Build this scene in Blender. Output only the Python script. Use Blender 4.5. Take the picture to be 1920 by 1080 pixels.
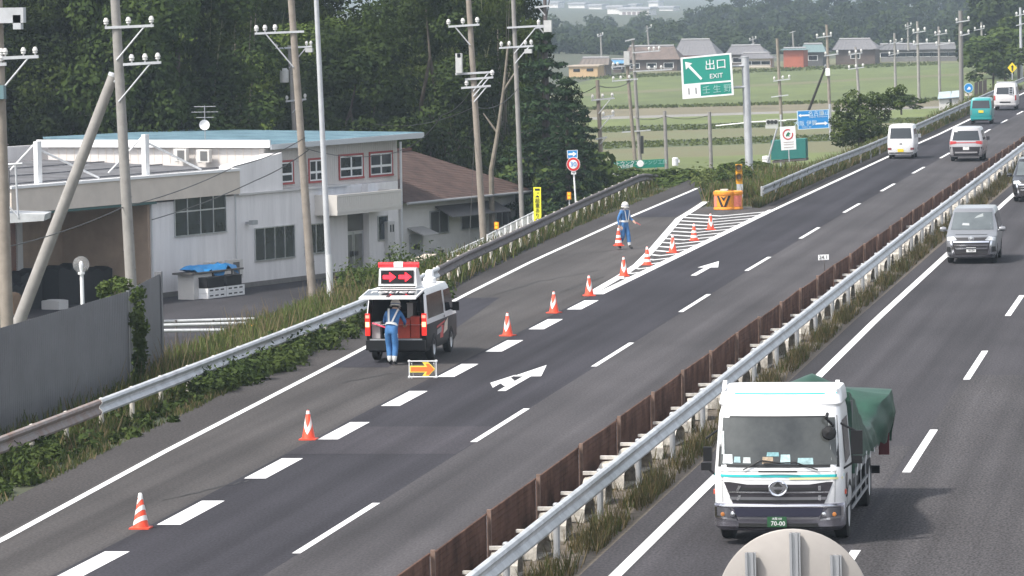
import bpy, math, random
import numpy as np
from mathutils import Vector, Matrix, Euler
R = math.radians
random.seed(7)
rng = np.random.default_rng(11)
scene = bpy.context.scene
for o in list(bpy.data.objects):
    bpy.data.objects.remove(o)
col = scene.collection

# ------------------------------------------------------------------ camera
FPX, CH = 8885.23, 9.870           # focal length in 1920-wide pixels, camera height above the road
YAW, PITCH, ROLL = 0.150849, 0.063806, -0.016
_f = Vector((-math.sin(YAW) * math.cos(PITCH), math.cos(YAW) * math.cos(PITCH), -math.sin(PITCH)))
_r0 = Vector((math.cos(YAW), math.sin(YAW), 0))
_u0 = _r0.cross(_f)
_r = math.cos(ROLL) * _r0 + math.sin(ROLL) * _u0
_u = -math.sin(ROLL) * _r0 + math.cos(ROLL) * _u0
CAMP = Vector((0, 0, CH))
cam_data = bpy.data.cameras.new('camera')
cam_data.sensor_width = 36.0
cam_data.lens = FPX / 1920 * 36
cam_data.clip_start, cam_data.clip_end = 0.5, 20000
cam = bpy.data.objects.new('camera', cam_data)
mw = Matrix((( _r.x, _u.x, -_f.x, 0), (_r.y, _u.y, -_f.y, 0), (_r.z, _u.z, -_f.z, CH), (0, 0, 0, 1)))
cam.matrix_world = mw
col.objects.link(cam)
scene.camera = cam

# ------------------------------------------------------------------ light
SUN_EL, SUN_AZ = R(54), math.atan2(-0.76, -0.65)     # azimuth measured from +Y towards +X
sdir = Vector((math.sin(SUN_AZ) * math.cos(SUN_EL), math.cos(SUN_AZ) * math.cos(SUN_EL), math.sin(SUN_EL)))
sun_data = bpy.data.lights.new('sun', 'SUN')
sun_data.energy = 2.5
sun_data.angle = R(4)
sun_data.color = (1.0, 0.955, 0.88)
sun = bpy.data.objects.new('sun', sun_data)
sun.rotation_euler = (-sdir).to_track_quat('-Z', 'Y').to_euler()
sun.location = (-60, 40, 80)
col.objects.link(sun)
world = bpy.data.worlds.new('World')
scene.world = world
world.use_nodes = True
wn = world.node_tree
sky = wn.nodes.new('ShaderNodeTexSky')
sky.sky_type = 'NISHITA'
sky.sun_disc = False
sky.sun_elevation = SUN_EL
sky.sun_rotation = SUN_AZ
sky.dust_density = 2.5
hazed = wn.nodes.new('ShaderNodeHueSaturation')      # a milky summer sky, less blue than clear air
hazed.inputs['Saturation'].default_value = 0.35
wn.links.new(sky.outputs[0], hazed.inputs['Color'])
wn.links.new(hazed.outputs[0], wn.nodes['Background'].inputs[0])
wn.nodes['Background'].inputs[1].default_value = 0.15
scene.view_settings.view_transform = 'Standard'
scene.view_settings.look = 'None'
scene.view_settings.exposure = 0.98
scene.view_settings.gamma = 1.0
scene.cycles.max_bounces = 6
scene.cycles.diffuse_bounces = 3
scene.cycles.glossy_bounces = 2
scene.cycles.transmission_bounces = 4
scene.cycles.transparent_max_bounces = 6
scene.cycles.volume_bounces = 0
scene.cycles.use_denoising = True

# ------------------------------------------------------------------ sight-line helpers (survey of the photo)
def ray(px, py):
    return _f + _r * ((px - 960) / FPX) + _u * ((540 - py) / FPX)
def G(px, py, z=0.0):
    d = ray(px, py); return CAMP + d * ((z - CH) / d.z)
def AY(px, py, Y):
    d = ray(px, py); return CAMP + d * (Y / d.y)
def AX(px, py, X):
    d = ray(px, py); return CAMP + d * (X / d.x)
def interp(x, tab):
    if x <= tab[0][0]: return tab[0][1]
    for (a, va), (b, vb) in zip(tab, tab[1:]):
        if x <= b: return va + (vb - va) * (x - a) / (b - a)
    return tab[-1][1]
def bend(Y):                       # the motorway bends gently right in the distance
    return 0.0 if Y < 170 else 3.4e-5 * (Y - 170) ** 2

# ------------------------------------------------------------------ materials
MATS = {}
def M(name, c, rough=0.6, metal=0.0, var=0.0, scale=3.0, c2=None, bump=0.0, stretch=None, spec=None, emit=None, rnd=0.0, alpha=None, coat=0.0):
    if name in MATS: return MATS[name]
    m = bpy.data.materials.new(name); m.use_nodes = True
    nt = m.node_tree; b = nt.nodes['Principled BSDF']
    b.inputs['Base Color'].default_value = (*c, 1)
    b.inputs['Roughness'].default_value = rough
    b.inputs['Metallic'].default_value = metal
    if coat: b.inputs['Coat Weight'].default_value = coat
    if spec is not None: b.inputs['Specular IOR Level'].default_value = spec
    if emit:
        b.inputs['Emission Color'].default_value = (*emit[:3], 1); b.inputs['Emission Strength'].default_value = emit[3]
    if alpha is not None: b.inputs['Alpha'].default_value = alpha
    if var or c2 or bump or rnd:
        tc = nt.nodes.new('ShaderNodeNewGeometry')
        mp = nt.nodes.new('ShaderNodeMapping')
        nt.links.new(tc.outputs['Position'], mp.inputs[0])
        if stretch: mp.inputs['Scale'].default_value = stretch
        nz = nt.nodes.new('ShaderNodeTexNoise')
        nz.inputs['Scale'].default_value = scale; nz.inputs['Detail'].default_value = 6; nz.inputs['Roughness'].default_value = 0.65
        nt.links.new(mp.outputs[0], nz.inputs[0])
        rp = nt.nodes.new('ShaderNodeValToRGB')
        ca = tuple(max(0, x * (1 - var)) for x in c)
        cb = c2 if c2 else tuple(min(1, x * (1 + var)) for x in c)
        rp.color_ramp.elements[0].position, rp.color_ramp.elements[1].position = 0.32, 0.68
        rp.color_ramp.elements[0].color = (*ca, 1); rp.color_ramp.elements[1].color = (*cb, 1)
        nt.links.new(nz.outputs[0], rp.inputs[0])
        out = rp.outputs[0]
        if rnd:
            oi = nt.nodes.new('ShaderNodeObjectInfo')
            hs = nt.nodes.new('ShaderNodeHueSaturation')
            mr = nt.nodes.new('ShaderNodeMapRange')
            mr.inputs[3].default_value = 1 - rnd; mr.inputs[4].default_value = 1 + rnd
            nt.links.new(oi.outputs['Random'], mr.inputs[0]); nt.links.new(mr.outputs[0], hs.inputs['Value'])
            nt.links.new(out, hs.inputs['Color']); out = hs.outputs[0]
        nt.links.new(out, b.inputs['Base Color'])
        if bump:
            bp = nt.nodes.new('ShaderNodeBump'); bp.inputs['Strength'].default_value = bump; bp.inputs['Distance'].default_value = 0.02
            nt.links.new(nz.outputs[0], bp.inputs['Height']); nt.links.new(bp.outputs[0], b.inputs['Normal'])
    MATS[name] = m
    return m
def leaf_mat(name, c, c2, rnd=0.25, trans=0.22, scale=0.6):
    m = M(name, c, 0.8, 0, 0.0, scale, c2, rnd=rnd, spec=0.12)
    nt = m.node_tree; b = nt.nodes['Principled BSDF']
    src = b.inputs['Base Color'].links[0].from_socket
    t = nt.nodes.new('ShaderNodeBsdfTranslucent'); mx = nt.nodes.new('ShaderNodeMixShader')
    mx.inputs[0].default_value = trans
    nt.links.new(src, t.inputs[0]); nt.links.new(b.outputs[0], mx.inputs[1]); nt.links.new(t.outputs[0], mx.inputs[2])
    nt.links.new(mx.outputs[0], nt.nodes['Material Output'].inputs[0])
    return m
def road_mat(name, c, grain=0.35, streak=0.30, patch=0.20):
    """asphalt: fine aggregate grain, long wheel-track streaks, broad patches"""
    m = bpy.data.materials.new(name); m.use_nodes = True
    nt = m.node_tree; b = nt.nodes['Principled BSDF']; b.inputs['Roughness'].default_value = 0.95
    b.inputs['Specular IOR Level'].default_value = 0.12
    g = nt.nodes.new('ShaderNodeNewGeometry')
    def noise(scale, st, det):
        mp = nt.nodes.new('ShaderNodeMapping'); mp.inputs['Scale'].default_value = st
        nt.links.new(g.outputs['Position'], mp.inputs[0])
        n = nt.nodes.new('ShaderNodeTexNoise'); n.inputs['Scale'].default_value = scale; n.inputs['Detail'].default_value = det
        nt.links.new(mp.outputs[0], n.inputs[0]); return n.outputs[0]
    terms = [(noise(22, (1, .35, 1), 3), grain), (noise(1.0, (1.5, .02, 1), 3), streak), (noise(.22, (1, .5, 1), 4), patch)]
    acc = None
    for s, a in terms:
        mr = nt.nodes.new('ShaderNodeMapRange'); mr.inputs[1].default_value = .25; mr.inputs[2].default_value = .75
        mr.inputs[3].default_value = 1 - a; mr.inputs[4].default_value = 1 + a
        nt.links.new(s, mr.inputs[0])
        if acc is None: acc = mr.outputs[0]
        else:
            mu = nt.nodes.new('ShaderNodeMath'); mu.operation = 'MULTIPLY'
            nt.links.new(acc, mu.inputs[0]); nt.links.new(mr.outputs[0], mu.inputs[1]); acc = mu.outputs[0]
    mx = nt.nodes.new('ShaderNodeVectorMath'); mx.operation = 'SCALE'; mx.inputs[0].default_value = c
    nt.links.new(acc, mx.inputs['Scale']); nt.links.new(mx.outputs[0], b.inputs['Base Color'])
    MATS[name] = m
    return m
A_DARK = road_mat('asphalt_dark', (.034, .0325, .038))
A_MID = road_mat('asphalt_mid', (.060, .0565, .0595))
A_BROWN = road_mat('asphalt_brownish', (.063, .0585, .0575))
A_RIGHT = road_mat('asphalt_right', (.047, .0445, .0485), .5)
A_PATCH = road_mat('asphalt_patch', (.046, .043, .049))
A_NEW = road_mat('asphalt_new', (.038, .037, .044), .25)
A_COARSE = road_mat('asphalt_coarse', (.054, .051, .053), .75)
A_SHOULDER = road_mat('asphalt_shoulder', (.050, .046, .0455), .5, .2, .25)
A_YARD = road_mat('asphalt_yard', (.040, .038, .042), .4, .1, .3)
PAINT = M('road_paint', (.74, .74, .73), .7, 0, .22, 7.0, (.82, .82, .82), spec=.2)
WHITE = M('white_paint', (.80, .80, .80), .35, 0, .04, 1.5, coat=.3)
WHITEW = M('white_wall', (.76, .735, .73), .8, 0, .10, 1.4, stretch=(1.6, 1.6, .16))
CREAM = M('cream_wall', (.62, .55, .475), .8, 0, .08, 1.0)
GREYW = M('grey_wall', (.56, .545, .53), .8, 0, .08, .8)
BLACK = M('black_plastic', (.013, .013, .014), .6, spec=.2)
RUBBER = M('tyre_rubber', (.018, .018, .018), .85)
GLASS = M('dark_glass', (.018, .022, .026), .07, 0, spec=.8)
GLASSG = M('windscreen_glass', (.10, .115, .12), .12, 0, .25, 1.2, spec=.8)
WGLASS = M('window_glass', (.035, .042, .048), .1, 0, .5, .8, spec=.6)
CHROME = M('chrome', (.75, .76, .80), .18, 1.0)
ALU = M('aluminium', (.55, .56, .58), .38, .8, .12, 2.0)
GALV = M('galvanised_steel', (.50, .515, .53), .5, .25, .22, 1.6)
GALVP = M('galvanised_pole', (.50, .51, .53), .55, .3, .1, 2.0)
CONC = M('concrete_pole', (.25, .215, .18), .85, 0, .16, 3.0)
CONCG = M('concrete_pole_grey', (.27, .255, .24), .85, 0, .14, 3.0)
CONCW = M('concrete_white', (.60, .56, .50), .85, 0, .3, 4.0)
RUST = M('rusty_mesh', (.095, .050, .037), .95, 0, .45, 1.3, (.185, .104, .078), spec=.1)
RUSTP = M('rusty_post', (.20, .13, .10), .8, .1, .4, 4.0)
DARKST = M('weathered_steel', (.115, .10, .098), .7, .2, .35, 2.0)
PORC = M('white_porcelain', (.58, .57, .55), .3)
STEELG = M('grey_steel', (.36, .37, .38), .55, .3, .12)
RED = M('signal_red', (.62, .05, .03), .5)
REDL = M('red_lamp_lens', (.42, .03, .03), .25)
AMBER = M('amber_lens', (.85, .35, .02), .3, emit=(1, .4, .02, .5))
ORANGE = M('cone_orange', (.78, .075, .03), .5, 0, .12, 5.0)
CONEW = M('cone_white', (.78, .77, .74), .5, 0, .1, 6.0)
YELLOW = M('yellow_plate', (.85, .62, .02), .5)
YELLOWB = M('bright_yellow_sign', (.86, .80, .04), .5)
SIGNG = M('sign_green', (.010, .25, .19), .45, 0, .06, .8)
SIGNB = M('sign_blue', (.01, .22, .55), .45)
SIGNW = M('sign_white', (.80, .80, .80), .5)
SIGNR = M('sign_red', (.55, .02, .02), .5)
SIGNK = M('sign_black', (.02, .02, .02), .5)
PALEG = M('sign_pale_green', (.28, .52, .47), .5)
PALEB = M('sign_pale_blue', (.55, .72, .85), .5)

# ------------------------------------------------------------------ mesh builder
ORG = {}                            # world origin of each root, so parts can be given in world coordinates
class MB:
    def __init__(s): s.v = []; s.f = []; s.mi = []; s.m = 0; s.sm = []
    def add(s, vs, fs, smooth=False):
        n = len(s.v); s.v += [tuple(p) for p in vs]
        for f in fs: s.f.append([i + n for i in f]); s.mi.append(s.m); s.sm.append(smooth)
        return s
    def quad(s, *p): return s.add(p, [list(range(len(p)))])
    def box(s, x0, x1, y0, y1, z0, z1):
        return s.obox((0, 0, 0), (1, 0, 0), (0, 1, 0), (0, 0, 1), (x0, x1), (y0, y1), (z0, z1))
    def obox(s, o, ux, uy, uz, a, b, c):
        o, ux, uy, uz = map(Vector, (o, ux, uy, uz))
        vs = [o + ux * i + uy * j + uz * k for k in c for j in b for i in a]
        return s.add(vs, [[0, 2, 3, 1], [4, 5, 7, 6], [0, 1, 5, 4], [2, 6, 7, 3], [0, 4, 6, 2], [1, 3, 7, 5]])
    def tube(s, p, q, r0, r1=None, n=10, cap=True):
        p, q = Vector(p), Vector(q); r1 = r0 if r1 is None else r1
        d = (q - p).normalized(); a = d.orthogonal().normalized(); b = d.cross(a)
        vs = []
        for c, r in ((p, r0), (q, r1)):
            for i in range(n):
                t = 2 * math.pi * i / n; vs.append(c + a * (r * math.cos(t)) + b * (r * math.sin(t)))
        s.add(vs, [[i, (i + 1) % n, n + (i + 1) % n, n + i] for i in range(n)], True)
        if cap: s.add(vs, [list(range(n))[::-1], list(range(n, 2 * n))])
        return s
    def path(s, pts, r, n=6):
        for p, q in zip(pts, pts[1:]): s.tube(p, q, r, r, n)
        return s
    def lathe(s, prof, o=(0, 0, 0), ax=(0, 0, 1), n=16):
        o, ax = Vector(o), Vector(ax).normalized(); a = ax.orthogonal().normalized(); b = ax.cross(a)
        vs = []
        for r, h in prof:
            for i in range(n):
                t = 2 * math.pi * i / n; vs.append(o + ax * h + a * (r * math.cos(t)) + b * (r * math.sin(t)))
        fs = [[k * n + i, k * n + (i + 1) % n, (k + 1) * n + (i + 1) % n, (k + 1) * n + i] for k in range(len(prof) - 1) for i in range(n)]
        return s.add(vs, fs, True)
    def prism(s, poly, d):          # polygon (3-D points) pushed along vector d
        n = len(poly); d = Vector(d); vs = [Vector(p) for p in poly] + [Vector(p) + d for p in poly]
        return s.add(vs, [list(range(n))[::-1], list(range(n, 2 * n))] + [[i, (i + 1) % n, n + (i + 1) % n, n + i] for i in range(n)])
    def grid(s, rows, smooth=True):
        m = len(rows[0]); vs = [p for r in rows for p in r]
        return s.add(vs, [[i * m + j, i * m + j + 1, (i + 1) * m + j + 1, (i + 1) * m + j] for i in range(len(rows) - 1) for j in range(m - 1)], smooth)
    def mesh(s, name, mats, org=(0, 0, 0), angle=35):
        me = bpy.data.meshes.new(name); o = Vector(org)
        me.from_pydata([(p[0] - o.x, p[1] - o.y, p[2] - o.z) for p in s.v], [], s.f)
        for m in (mats if isinstance(mats, (list, tuple)) else [mats]): me.materials.append(m)
        me.polygons.foreach_set('material_index', s.mi)
        me.polygons.foreach_set('use_smooth', s.sm)
        me.update()
        if any(s.sm): me.set_sharp_from_angle(angle=R(angle))
        return me
    def build(s, name, mats, parent=None, angle=35):
        if parent is not None: org = ORG[parent.name]
        else:
            a = np.array(s.v); org = ((a[:, 0].min() + a[:, 0].max()) / 2, (a[:, 1].min() + a[:, 1].max()) / 2, a[:, 2].min())
        o = bpy.data.objects.new(name, s.mesh(name, mats, org, angle)); col.objects.link(o)
        if parent is not None: o.parent = parent
        else: o.location = org
        ORG[o.name] = org
        return o
def tag(o, label=None, cat=None, group=None, kind=None):
    if label: o['label'] = label
    if cat: o['category'] = cat
    if group: o['group'] = group
    if kind: o['kind'] = kind
    return o
def thing(name, label, cat, loc=(0, 0, 0), group=None, rz=None):
    o = bpy.data.objects.new(name, None); col.objects.link(o); o.empty_display_size = .3
    o.location = loc
    ORG[o.name] = tuple(loc)
    if rz is not None: ORG[o.name] = (0, 0, 0); o.rotation_euler = (0, 0, rz)      # built around its own origin
    return tag(o, label, cat, group)
def rawmesh(name, V, F, mat, parent=None, org=(0, 0, 0), mi=None, smooth=False):
    """numpy vertices (N,3) and equal-sized faces (K,n) -> one mesh object"""
    me = bpy.data.meshes.new(name)
    V = np.asarray(V, np.float32) - np.asarray(org, np.float32); F = np.asarray(F, np.int32)
    me.vertices.add(len(V)); me.vertices.foreach_set('co', V.ravel())
    k = F.shape[1]
    me.loops.add(F.size); me.loops.foreach_set('vertex_index', F.ravel())
    me.polygons.add(len(F)); me.polygons.foreach_set('loop_start', np.arange(0, F.size, k, dtype=np.int32))
    for m in (mat if isinstance(mat, (list, tuple)) else [mat]): me.materials.append(m)
    if mi is not None: me.polygons.foreach_set('material_index', np.asarray(mi, np.int32))
    me.update(calc_edges=True); me.validate()
    o = bpy.data.objects.new(name, me); col.objects.link(o)
    if parent is not None: o.parent = parent
    else: o.location = org
    ORG[o.name] = tuple(org)
    return o
def kids(o): return [c for c in bpy.data.objects if c.parent == o]
def dup(root, loc, rz=0, label=None, group=None, sc=None, tree=None):
    """copy a thing, its parts and their sub-parts"""
    tree = tree or CH_CACHE.setdefault(root.name, {o.name: kids(o) for o in [root] + kids(root)})
    r = root.copy(); col.objects.link(r); r.location = loc; r.rotation_euler = (0, 0, rz)
    if sc: r.scale = (sc[0], sc[0], sc[1])
    if label: r['label'] = label
    if group: r['group'] = group
    for ch in tree[root.name]:
        c = ch.copy(); col.objects.link(c); c.parent = r
        for g in tree.get(ch.name, []):
            d = g.copy(); col.objects.link(d); d.parent = c
    return r
CH_CACHE = {}
def text(name, body, o, ux, uz, size, mat, parent, off=(0, 0, 0), align='CENTER', depth=.004):
    """lettering as a mesh part lying in the plane o + x*ux + y*uz"""
    c = bpy.data.curves.new(name, 'FONT'); c.body = body; c.size = size; c.align_x = align; c.align_y = 'CENTER'; c.extrude = depth; c.resolution_u = 2
    t = bpy.data.objects.new(name, c); col.objects.link(t)
    dg = bpy.context.evaluated_depsgraph_get()
    me = bpy.data.meshes.new_from_object(t.evaluated_get(dg))
    bpy.data.objects.remove(t); bpy.data.curves.remove(c)
    ux, uz = Vector(ux).normalized(), Vector(uz).normalized(); n = ux.cross(uz)
    org = Vector(ORG[parent.name]); o = Vector(o) + Vector(off) - org
    for v in me.vertices:
        x, y, z = v.co; v.co = o + ux * x + uz * y + n * z
    me.materials.clear(); me.materials.append(mat)
    me.name = name
    ob = bpy.data.objects.new(name, me); col.objects.link(ob); ob.parent = parent; ORG[ob.name] = tuple(org)
    return ob
# ================================================================== SETTING: terrain and roads
EL = [(-60, -21.9), (70, -21.9), (83, -22.1), (99, -22.72), (120, -23.35), (149, -24.3), (168, -24.8), (197, -25.2), (224, -25.35), (240, -25.6)]
GL = [(149.5, -20.05), (165, -20.76), (175, -21.4), (197, -23.0), (205, -23.25), (218, -23.75), (240, -24.6)]
ML = [(149, -19.95), (204, -19.6), (262, -18.95), (300, -18.35), (350, -17.9), (400, -17.5), (500, -16.5), (640, -14.5)]
TL = [(-60, -19.65), (85, -19.69), (110, -19.86), (142, -19.97), (150, -19.97)]
DL = [(-60, -16.25), (80, -16.28), (160, -16.44), (200, -16.32), (238, -16.05), (265, -15.78), (312, -15.5), (336, -15.3), (400, -14.6), (500, -13.4), (640, -11.5)]
FX = [(-60, -12.6), (105, -12.5), (150, -12.3), (210, -11.95), (257, -11.55), (340, -10.8), (450, -9.6), (640, -7.0)]
GX = [(-60, -11.55), (170, -11.35), (257, -10.95), (340, -10.2), (450, -9.0), (640, -6.4)]
RE = [(-60, -10.3), (138, -10.3), (173, -10.13), (193, -10.0), (225, -9.8), (300, -9.2), (450, -8.0), (640, -5.4)]
RD = [(-60, -6.55), (140, -6.53), (225, -6.2), (450, -4.2), (640, -1.5)]
LG = [(-60, -25.05), (128, -25.1), (147, -25.3), (160, -25.92), (173, -26.3), (188, -26.8), (200, -27.2), (225, -27.9), (240, -28.5)]   # left guardrail
FG = [(205, -20.35), (235, -20.1), (259, -19.6), (301, -19.2), (367, -18.8), (450, -18.2), (640, -15.6)]
def sh(tab, d): return [(a, b + d) for a, b in tab]
def strip(mb, tl, tr, y0, y1, z=0.0, step=4.0, nx=1):
    n = max(1, int(round((y1 - y0) / step))); rows = []
    for i in range(n + 1):
        Y = y0 + (y1 - y0) * i / n; a, b = interp(Y, tl), interp(Y, tr)
        zz = z(Y) if callable(z) else z
        rows.append([(a + (b - a) * j / nx, Y, zz) for j in range(nx + 1)])
    return mb.grid(rows, False)
def LB(Y):
    if Y <= 228: return interp(Y, LG)
    if Y <= 240: return interp(228, LG) + (interp(240, FG) - interp(228, LG)) * (Y - 228) / 12
    return interp(Y, FG)
def gz(X, Y):
    base = -3.6 if Y < 240 else -3.6 - .5 * min(1, (Y - 240) / 60)
    b = LB(Y) - .25
    if X >= b: return -.05
    d = b - X; sh_w = 3.2 if Y < 160 else max(.6, 3.2 - (Y - 160) * .1)
    z = -.05 - .10 * min(d, sh_w) - .62 * max(0, d - sh_w)
    z = max(z, base)
    if z == base and Y > 232 and X < -42 - .1 * (Y - 232):                # the wooded hill rises behind the buildings
        t = min(1, (-42 - .1 * (Y - 232) - X) / 60); z += 2.5 * t * t * min(1, (Y - 232) / 25)
    return z
xs = sorted(set(list(np.linspace(-34, -17, 52)) + list(np.linspace(-70, -34, 19)) + list(np.linspace(-16, 30, 16)) + [-2600, -1500, -900, -600, -400, -280, -200, -150, -110, -90, -80, 60, 120, 250, 500, 1000]))
ys = sorted(set(list(np.linspace(60, 330, 91)) + list(np.linspace(330, 640, 26)) + [-60, -20, 20, 40] + [700, 800, 950, 1200, 1600, 2200, 3000, 4500, 6500]))
t_ = MB()
t_.grid([[(x, y, gz(x, y) - (0.0 if x < -17 or True else 0)) for x in xs] for y in ys], False)
SOIL = M('soil_and_turf', (.060, .058, .034), .9, 0, 0, .5, (.040, .055, .024))
tag(t_.build('ground', SOIL), 'rough grassy ground below the embankment, reaching to the far plain', 'ground', kind='structure')

def struct(name, mb, mat, label, cat='road'):
    return tag(mb.build(name, mat), label, cat, kind='structure')
m = MB(); strip(m, sh(EL, -1.25), sh(EL, -.1), -60, 236, .0); struct('road_shoulder', m, A_SHOULDER, 'narrow dark asphalt shoulder between the left edge line and the weeds')
m = MB(); strip(m, sh(EL, -.1), sh(TL, -.12), -60, 149.5, .0); strip(m, sh(EL, -.1), GL, 149.5, 226, .0)
strip(m, sh(EL, -.1), GL, 226, 250, lambda Y: -.0065 * (Y - 226) ** 2, 2)
struct('exit_lane', m, A_BROWN, 'brownish grey deceleration lane leading to the exit ramp')
m = MB(); strip(m, GL, sh(ML, -.05), 149.5, 207, .0); struct('gore_area', m, A_BROWN, 'wedge of asphalt between motorway and exit ramp')
m = MB(); strip(m, sh(TL, -.12), sh(DL, .12), -60, 149.5); strip(m, sh(ML, -.05), sh(DL, .12), 149.5, 640); struct('driving_lane', m, A_DARK, 'dark newer asphalt of the left through lane')
m = MB(); strip(m, sh(DL, .12), sh(FX, -.1), -60, 640); struct('passing_lane', m, A_MID, 'lighter grey asphalt of the passing lane beside the rusty fence')
m = MB(); strip(m, sh(ML, -.75), sh(ML, -.05), 207, 640); struct('far_shoulder', m, A_SHOULDER, 'narrow asphalt shoulder left of the motorway beyond the exit')
m = MB(); strip(m, sh(RE, -.5), sh(RE, 3.75), -60, 640); strip(m, sh(RE, 3.75), sh(RE, 12), -60, 640); struct('opposite_carriageway', m, A_RIGHT, 'dark grey asphalt of the carriageway coming towards the camera')
m = MB(); strip(m, sh(FX, -.1), sh(RE, -.5), -60, 640, -.004); 
struct('median_strip', m, M('median_soil', (.10, .085, .062), .95, 0, .5, 6.0, (.16, .13, .10)), 'dusty unpaved median strip under the guardrail', 'median')
# resurfaced patches, 4 mm proud
m = MB(); strip(m, sh(TL, -.10), sh(DL, .10), 98.4, 104.6, .004); struct('patched_asphalt', m, A_PATCH, 'paler resurfaced rectangle across the left through lane', 'road patch')
m = MB(); strip(m, sh(EL, .15), [(121, -21.7), (134, -22.1), (148, -22.9)], 121, 148, .004); struct('patched_asphalt', m, A_NEW, 'dark resurfaced wedge under the police van', 'road patch')
m = MB(); strip(m, sh(EL, .15), sh(GL, -.1), 198.5, 226, .004); struct('patched_asphalt', m, A_NEW, 'bluish dark newer asphalt at the top of the exit ramp', 'road patch')
m = MB(); strip(m, sh(RE, 2.4), sh(RE, 3.6), 60, 100, .004); strip(m, sh(RE, 3.75), sh(RE, 11), 60, 118, .004); struct('patched_asphalt', m, A_COARSE, 'coarse worn asphalt in the near right corner', 'road patch')

# sealed cracks in the old exit lane
m = MB()
for (pa, pb) in (((905, 560), (1010, 528)), ((1010, 528), (1120, 508)), ((860, 520), (1010, 505)), ((1000, 482), (1150, 470)), ((640, 718), (735, 700)), ((1060, 545), (1130, 520)), ((300, 940), (470, 900))):
    a, b = G(*pa), G(*pb); n = 14; P_ = [a.lerp(b, k / n) + Vector((random.uniform(-.05, .05), random.uniform(-.25, .25), 0)) for k in range(n + 1)]
    for k in range(n):
        d = (P_[k + 1] - P_[k]).normalized(); w = Vector((-d.y, d.x, 0)) * .022 * random.uniform(.4, 1.6)
        m.quad(*[(q.x, q.y, .006) for q in (P_[k] - w, P_[k + 1] - w, P_[k + 1] + w, P_[k] + w)])
struct('road_crack', m, M('crack_sealer', (.014, .013, .014), .8), 'thin dark cracks wandering across the exit lane', 'road crack')
# ------------------------------------------------------------------ painted markings (8 mm above the road)
Z = .008
def marking(name, mb, label): return struct(name, mb, PAINT, label, 'road marking')
m = MB(); strip(m, EL, sh(EL, .17), -60, 226, Z); strip(m, EL, sh(EL, .17), 226, 240, lambda Y: Z - .0065 * (Y - 226) ** 2, 2); marking('edge_line', m, 'solid white line along the left edge of the exit lane and ramp')
m = MB(); strip(m, ML, sh(ML, .20), 204, 640, Z); marking('edge_line', m, 'solid white line left of the motorway beyond the exit')
m = MB(); strip(m, RE, sh(RE, .22), -60, 640, Z); marking('edge_line', m, 'solid white line of the oncoming carriageway beside the median')
m = MB(); strip(m, sh(FX, -.75), sh(FX, -.73), -60, -50, Z)
for i in range(-3, 27):
    y0 = 80.98 + 20 * i
    if i > 8: y0 = 261 + (i - 9) * 20.5
    strip(m, DL, sh(DL, .15), y0, y0 + 8, Z, 8)
marking('lane_line', m, 'thin white dashes between the two through lanes')
m = MB()
for i in range(-10, 8): y0 = 85.3 + 8.15 * i; strip(m, TL, sh(TL, .45), y0, y0 + 4.05, Z, 4.1)
marking('exit_lane_line', m, 'wide white dashes dividing the exit lane from the through lane')
m = MB()
for i in range(-4, 20): y0 = 94.6 + 22.0 * i; strip(m, RD, sh(RD, .17), y0, y0 + 9, Z, 9)
marking('lane_line', m, 'white dashes between the oncoming lanes')
m = MB()
gl2, ml2 = GL, ML
GB = [(149.3, -20.35), (154, -20.45), (158, -20.52), (165, -20.75), (175, -21.40), (197, -22.98), (205, -23.24), (218, -23.73)]
gbr = [(y_, min(interp(y_, GB) + .30, interp(y_, ML) - .121)) for y_ in range(149, 219)]
strip(m, GB, gbr, 149.3, 216, Z, 1)
strip(m, sh(ML, -.12), sh(ML, .2), 149.3, 204, Z, 2)
k = 0
y = 157.0
while y < 199:                              # chevron hatching, apex towards the traffic
    a, b = interp(y, GL), interp(y, ML); mid = a + (b - a) * .52
    t = .55
    ly = y + (mid - a) * .9; la = interp(ly, gbr) + .003
    ry = y + (b - mid) * 1.9; rb = interp(ry, ML) - .124
    if ry < 204.2:
        m.quad((mid, y, Z), (mid, y + t, Z), (la, ly + t, Z), (la, ly, Z))
        m.quad((mid, y, Z), (rb, ry, Z), (rb, ry + t, Z), (mid, y + t, Z))
    y += 2.6
marking('gore_hatching', m, 'white chevron hatching in the wedge between motorway and ramp')
def arrow(x, y0, straight=True, exitarm=False, s=1.0):
    mb = MB(); L = 6.2 * s
    P = [(-.10, 0), (.10, 0), (.10, L * .55), (.36, L * .55), (0, L), (-.36, L * .55), (-.10, L * .55)]
    mb.quad(*[(x + a, y0 + b, Z) for a, b in P])
    if exitarm:
        Q = [(-.10, L * .17), (-.10, L * .38), (-.34, L * .50), (-.34, L * .62), (-.62, L * .30), (-.34, L * .12), (-.34, L * .28)]
        mb.quad(*[(x + a - .02, y0 + b, Z) for a, b in Q])
    return mb
g = G(918, 727)
marking('turn_arrow', arrow(g.x + .45, g.y - 1.0, exitarm=True, s=1.25), 'white arrow with an exit branch painted on the through lane')
g = G(1292, 517)
marking('turn_arrow', arrow(g.x + .15, g.y, s=1.3), 'plain straight white arrow painted on the through lane beside the gore')

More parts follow.
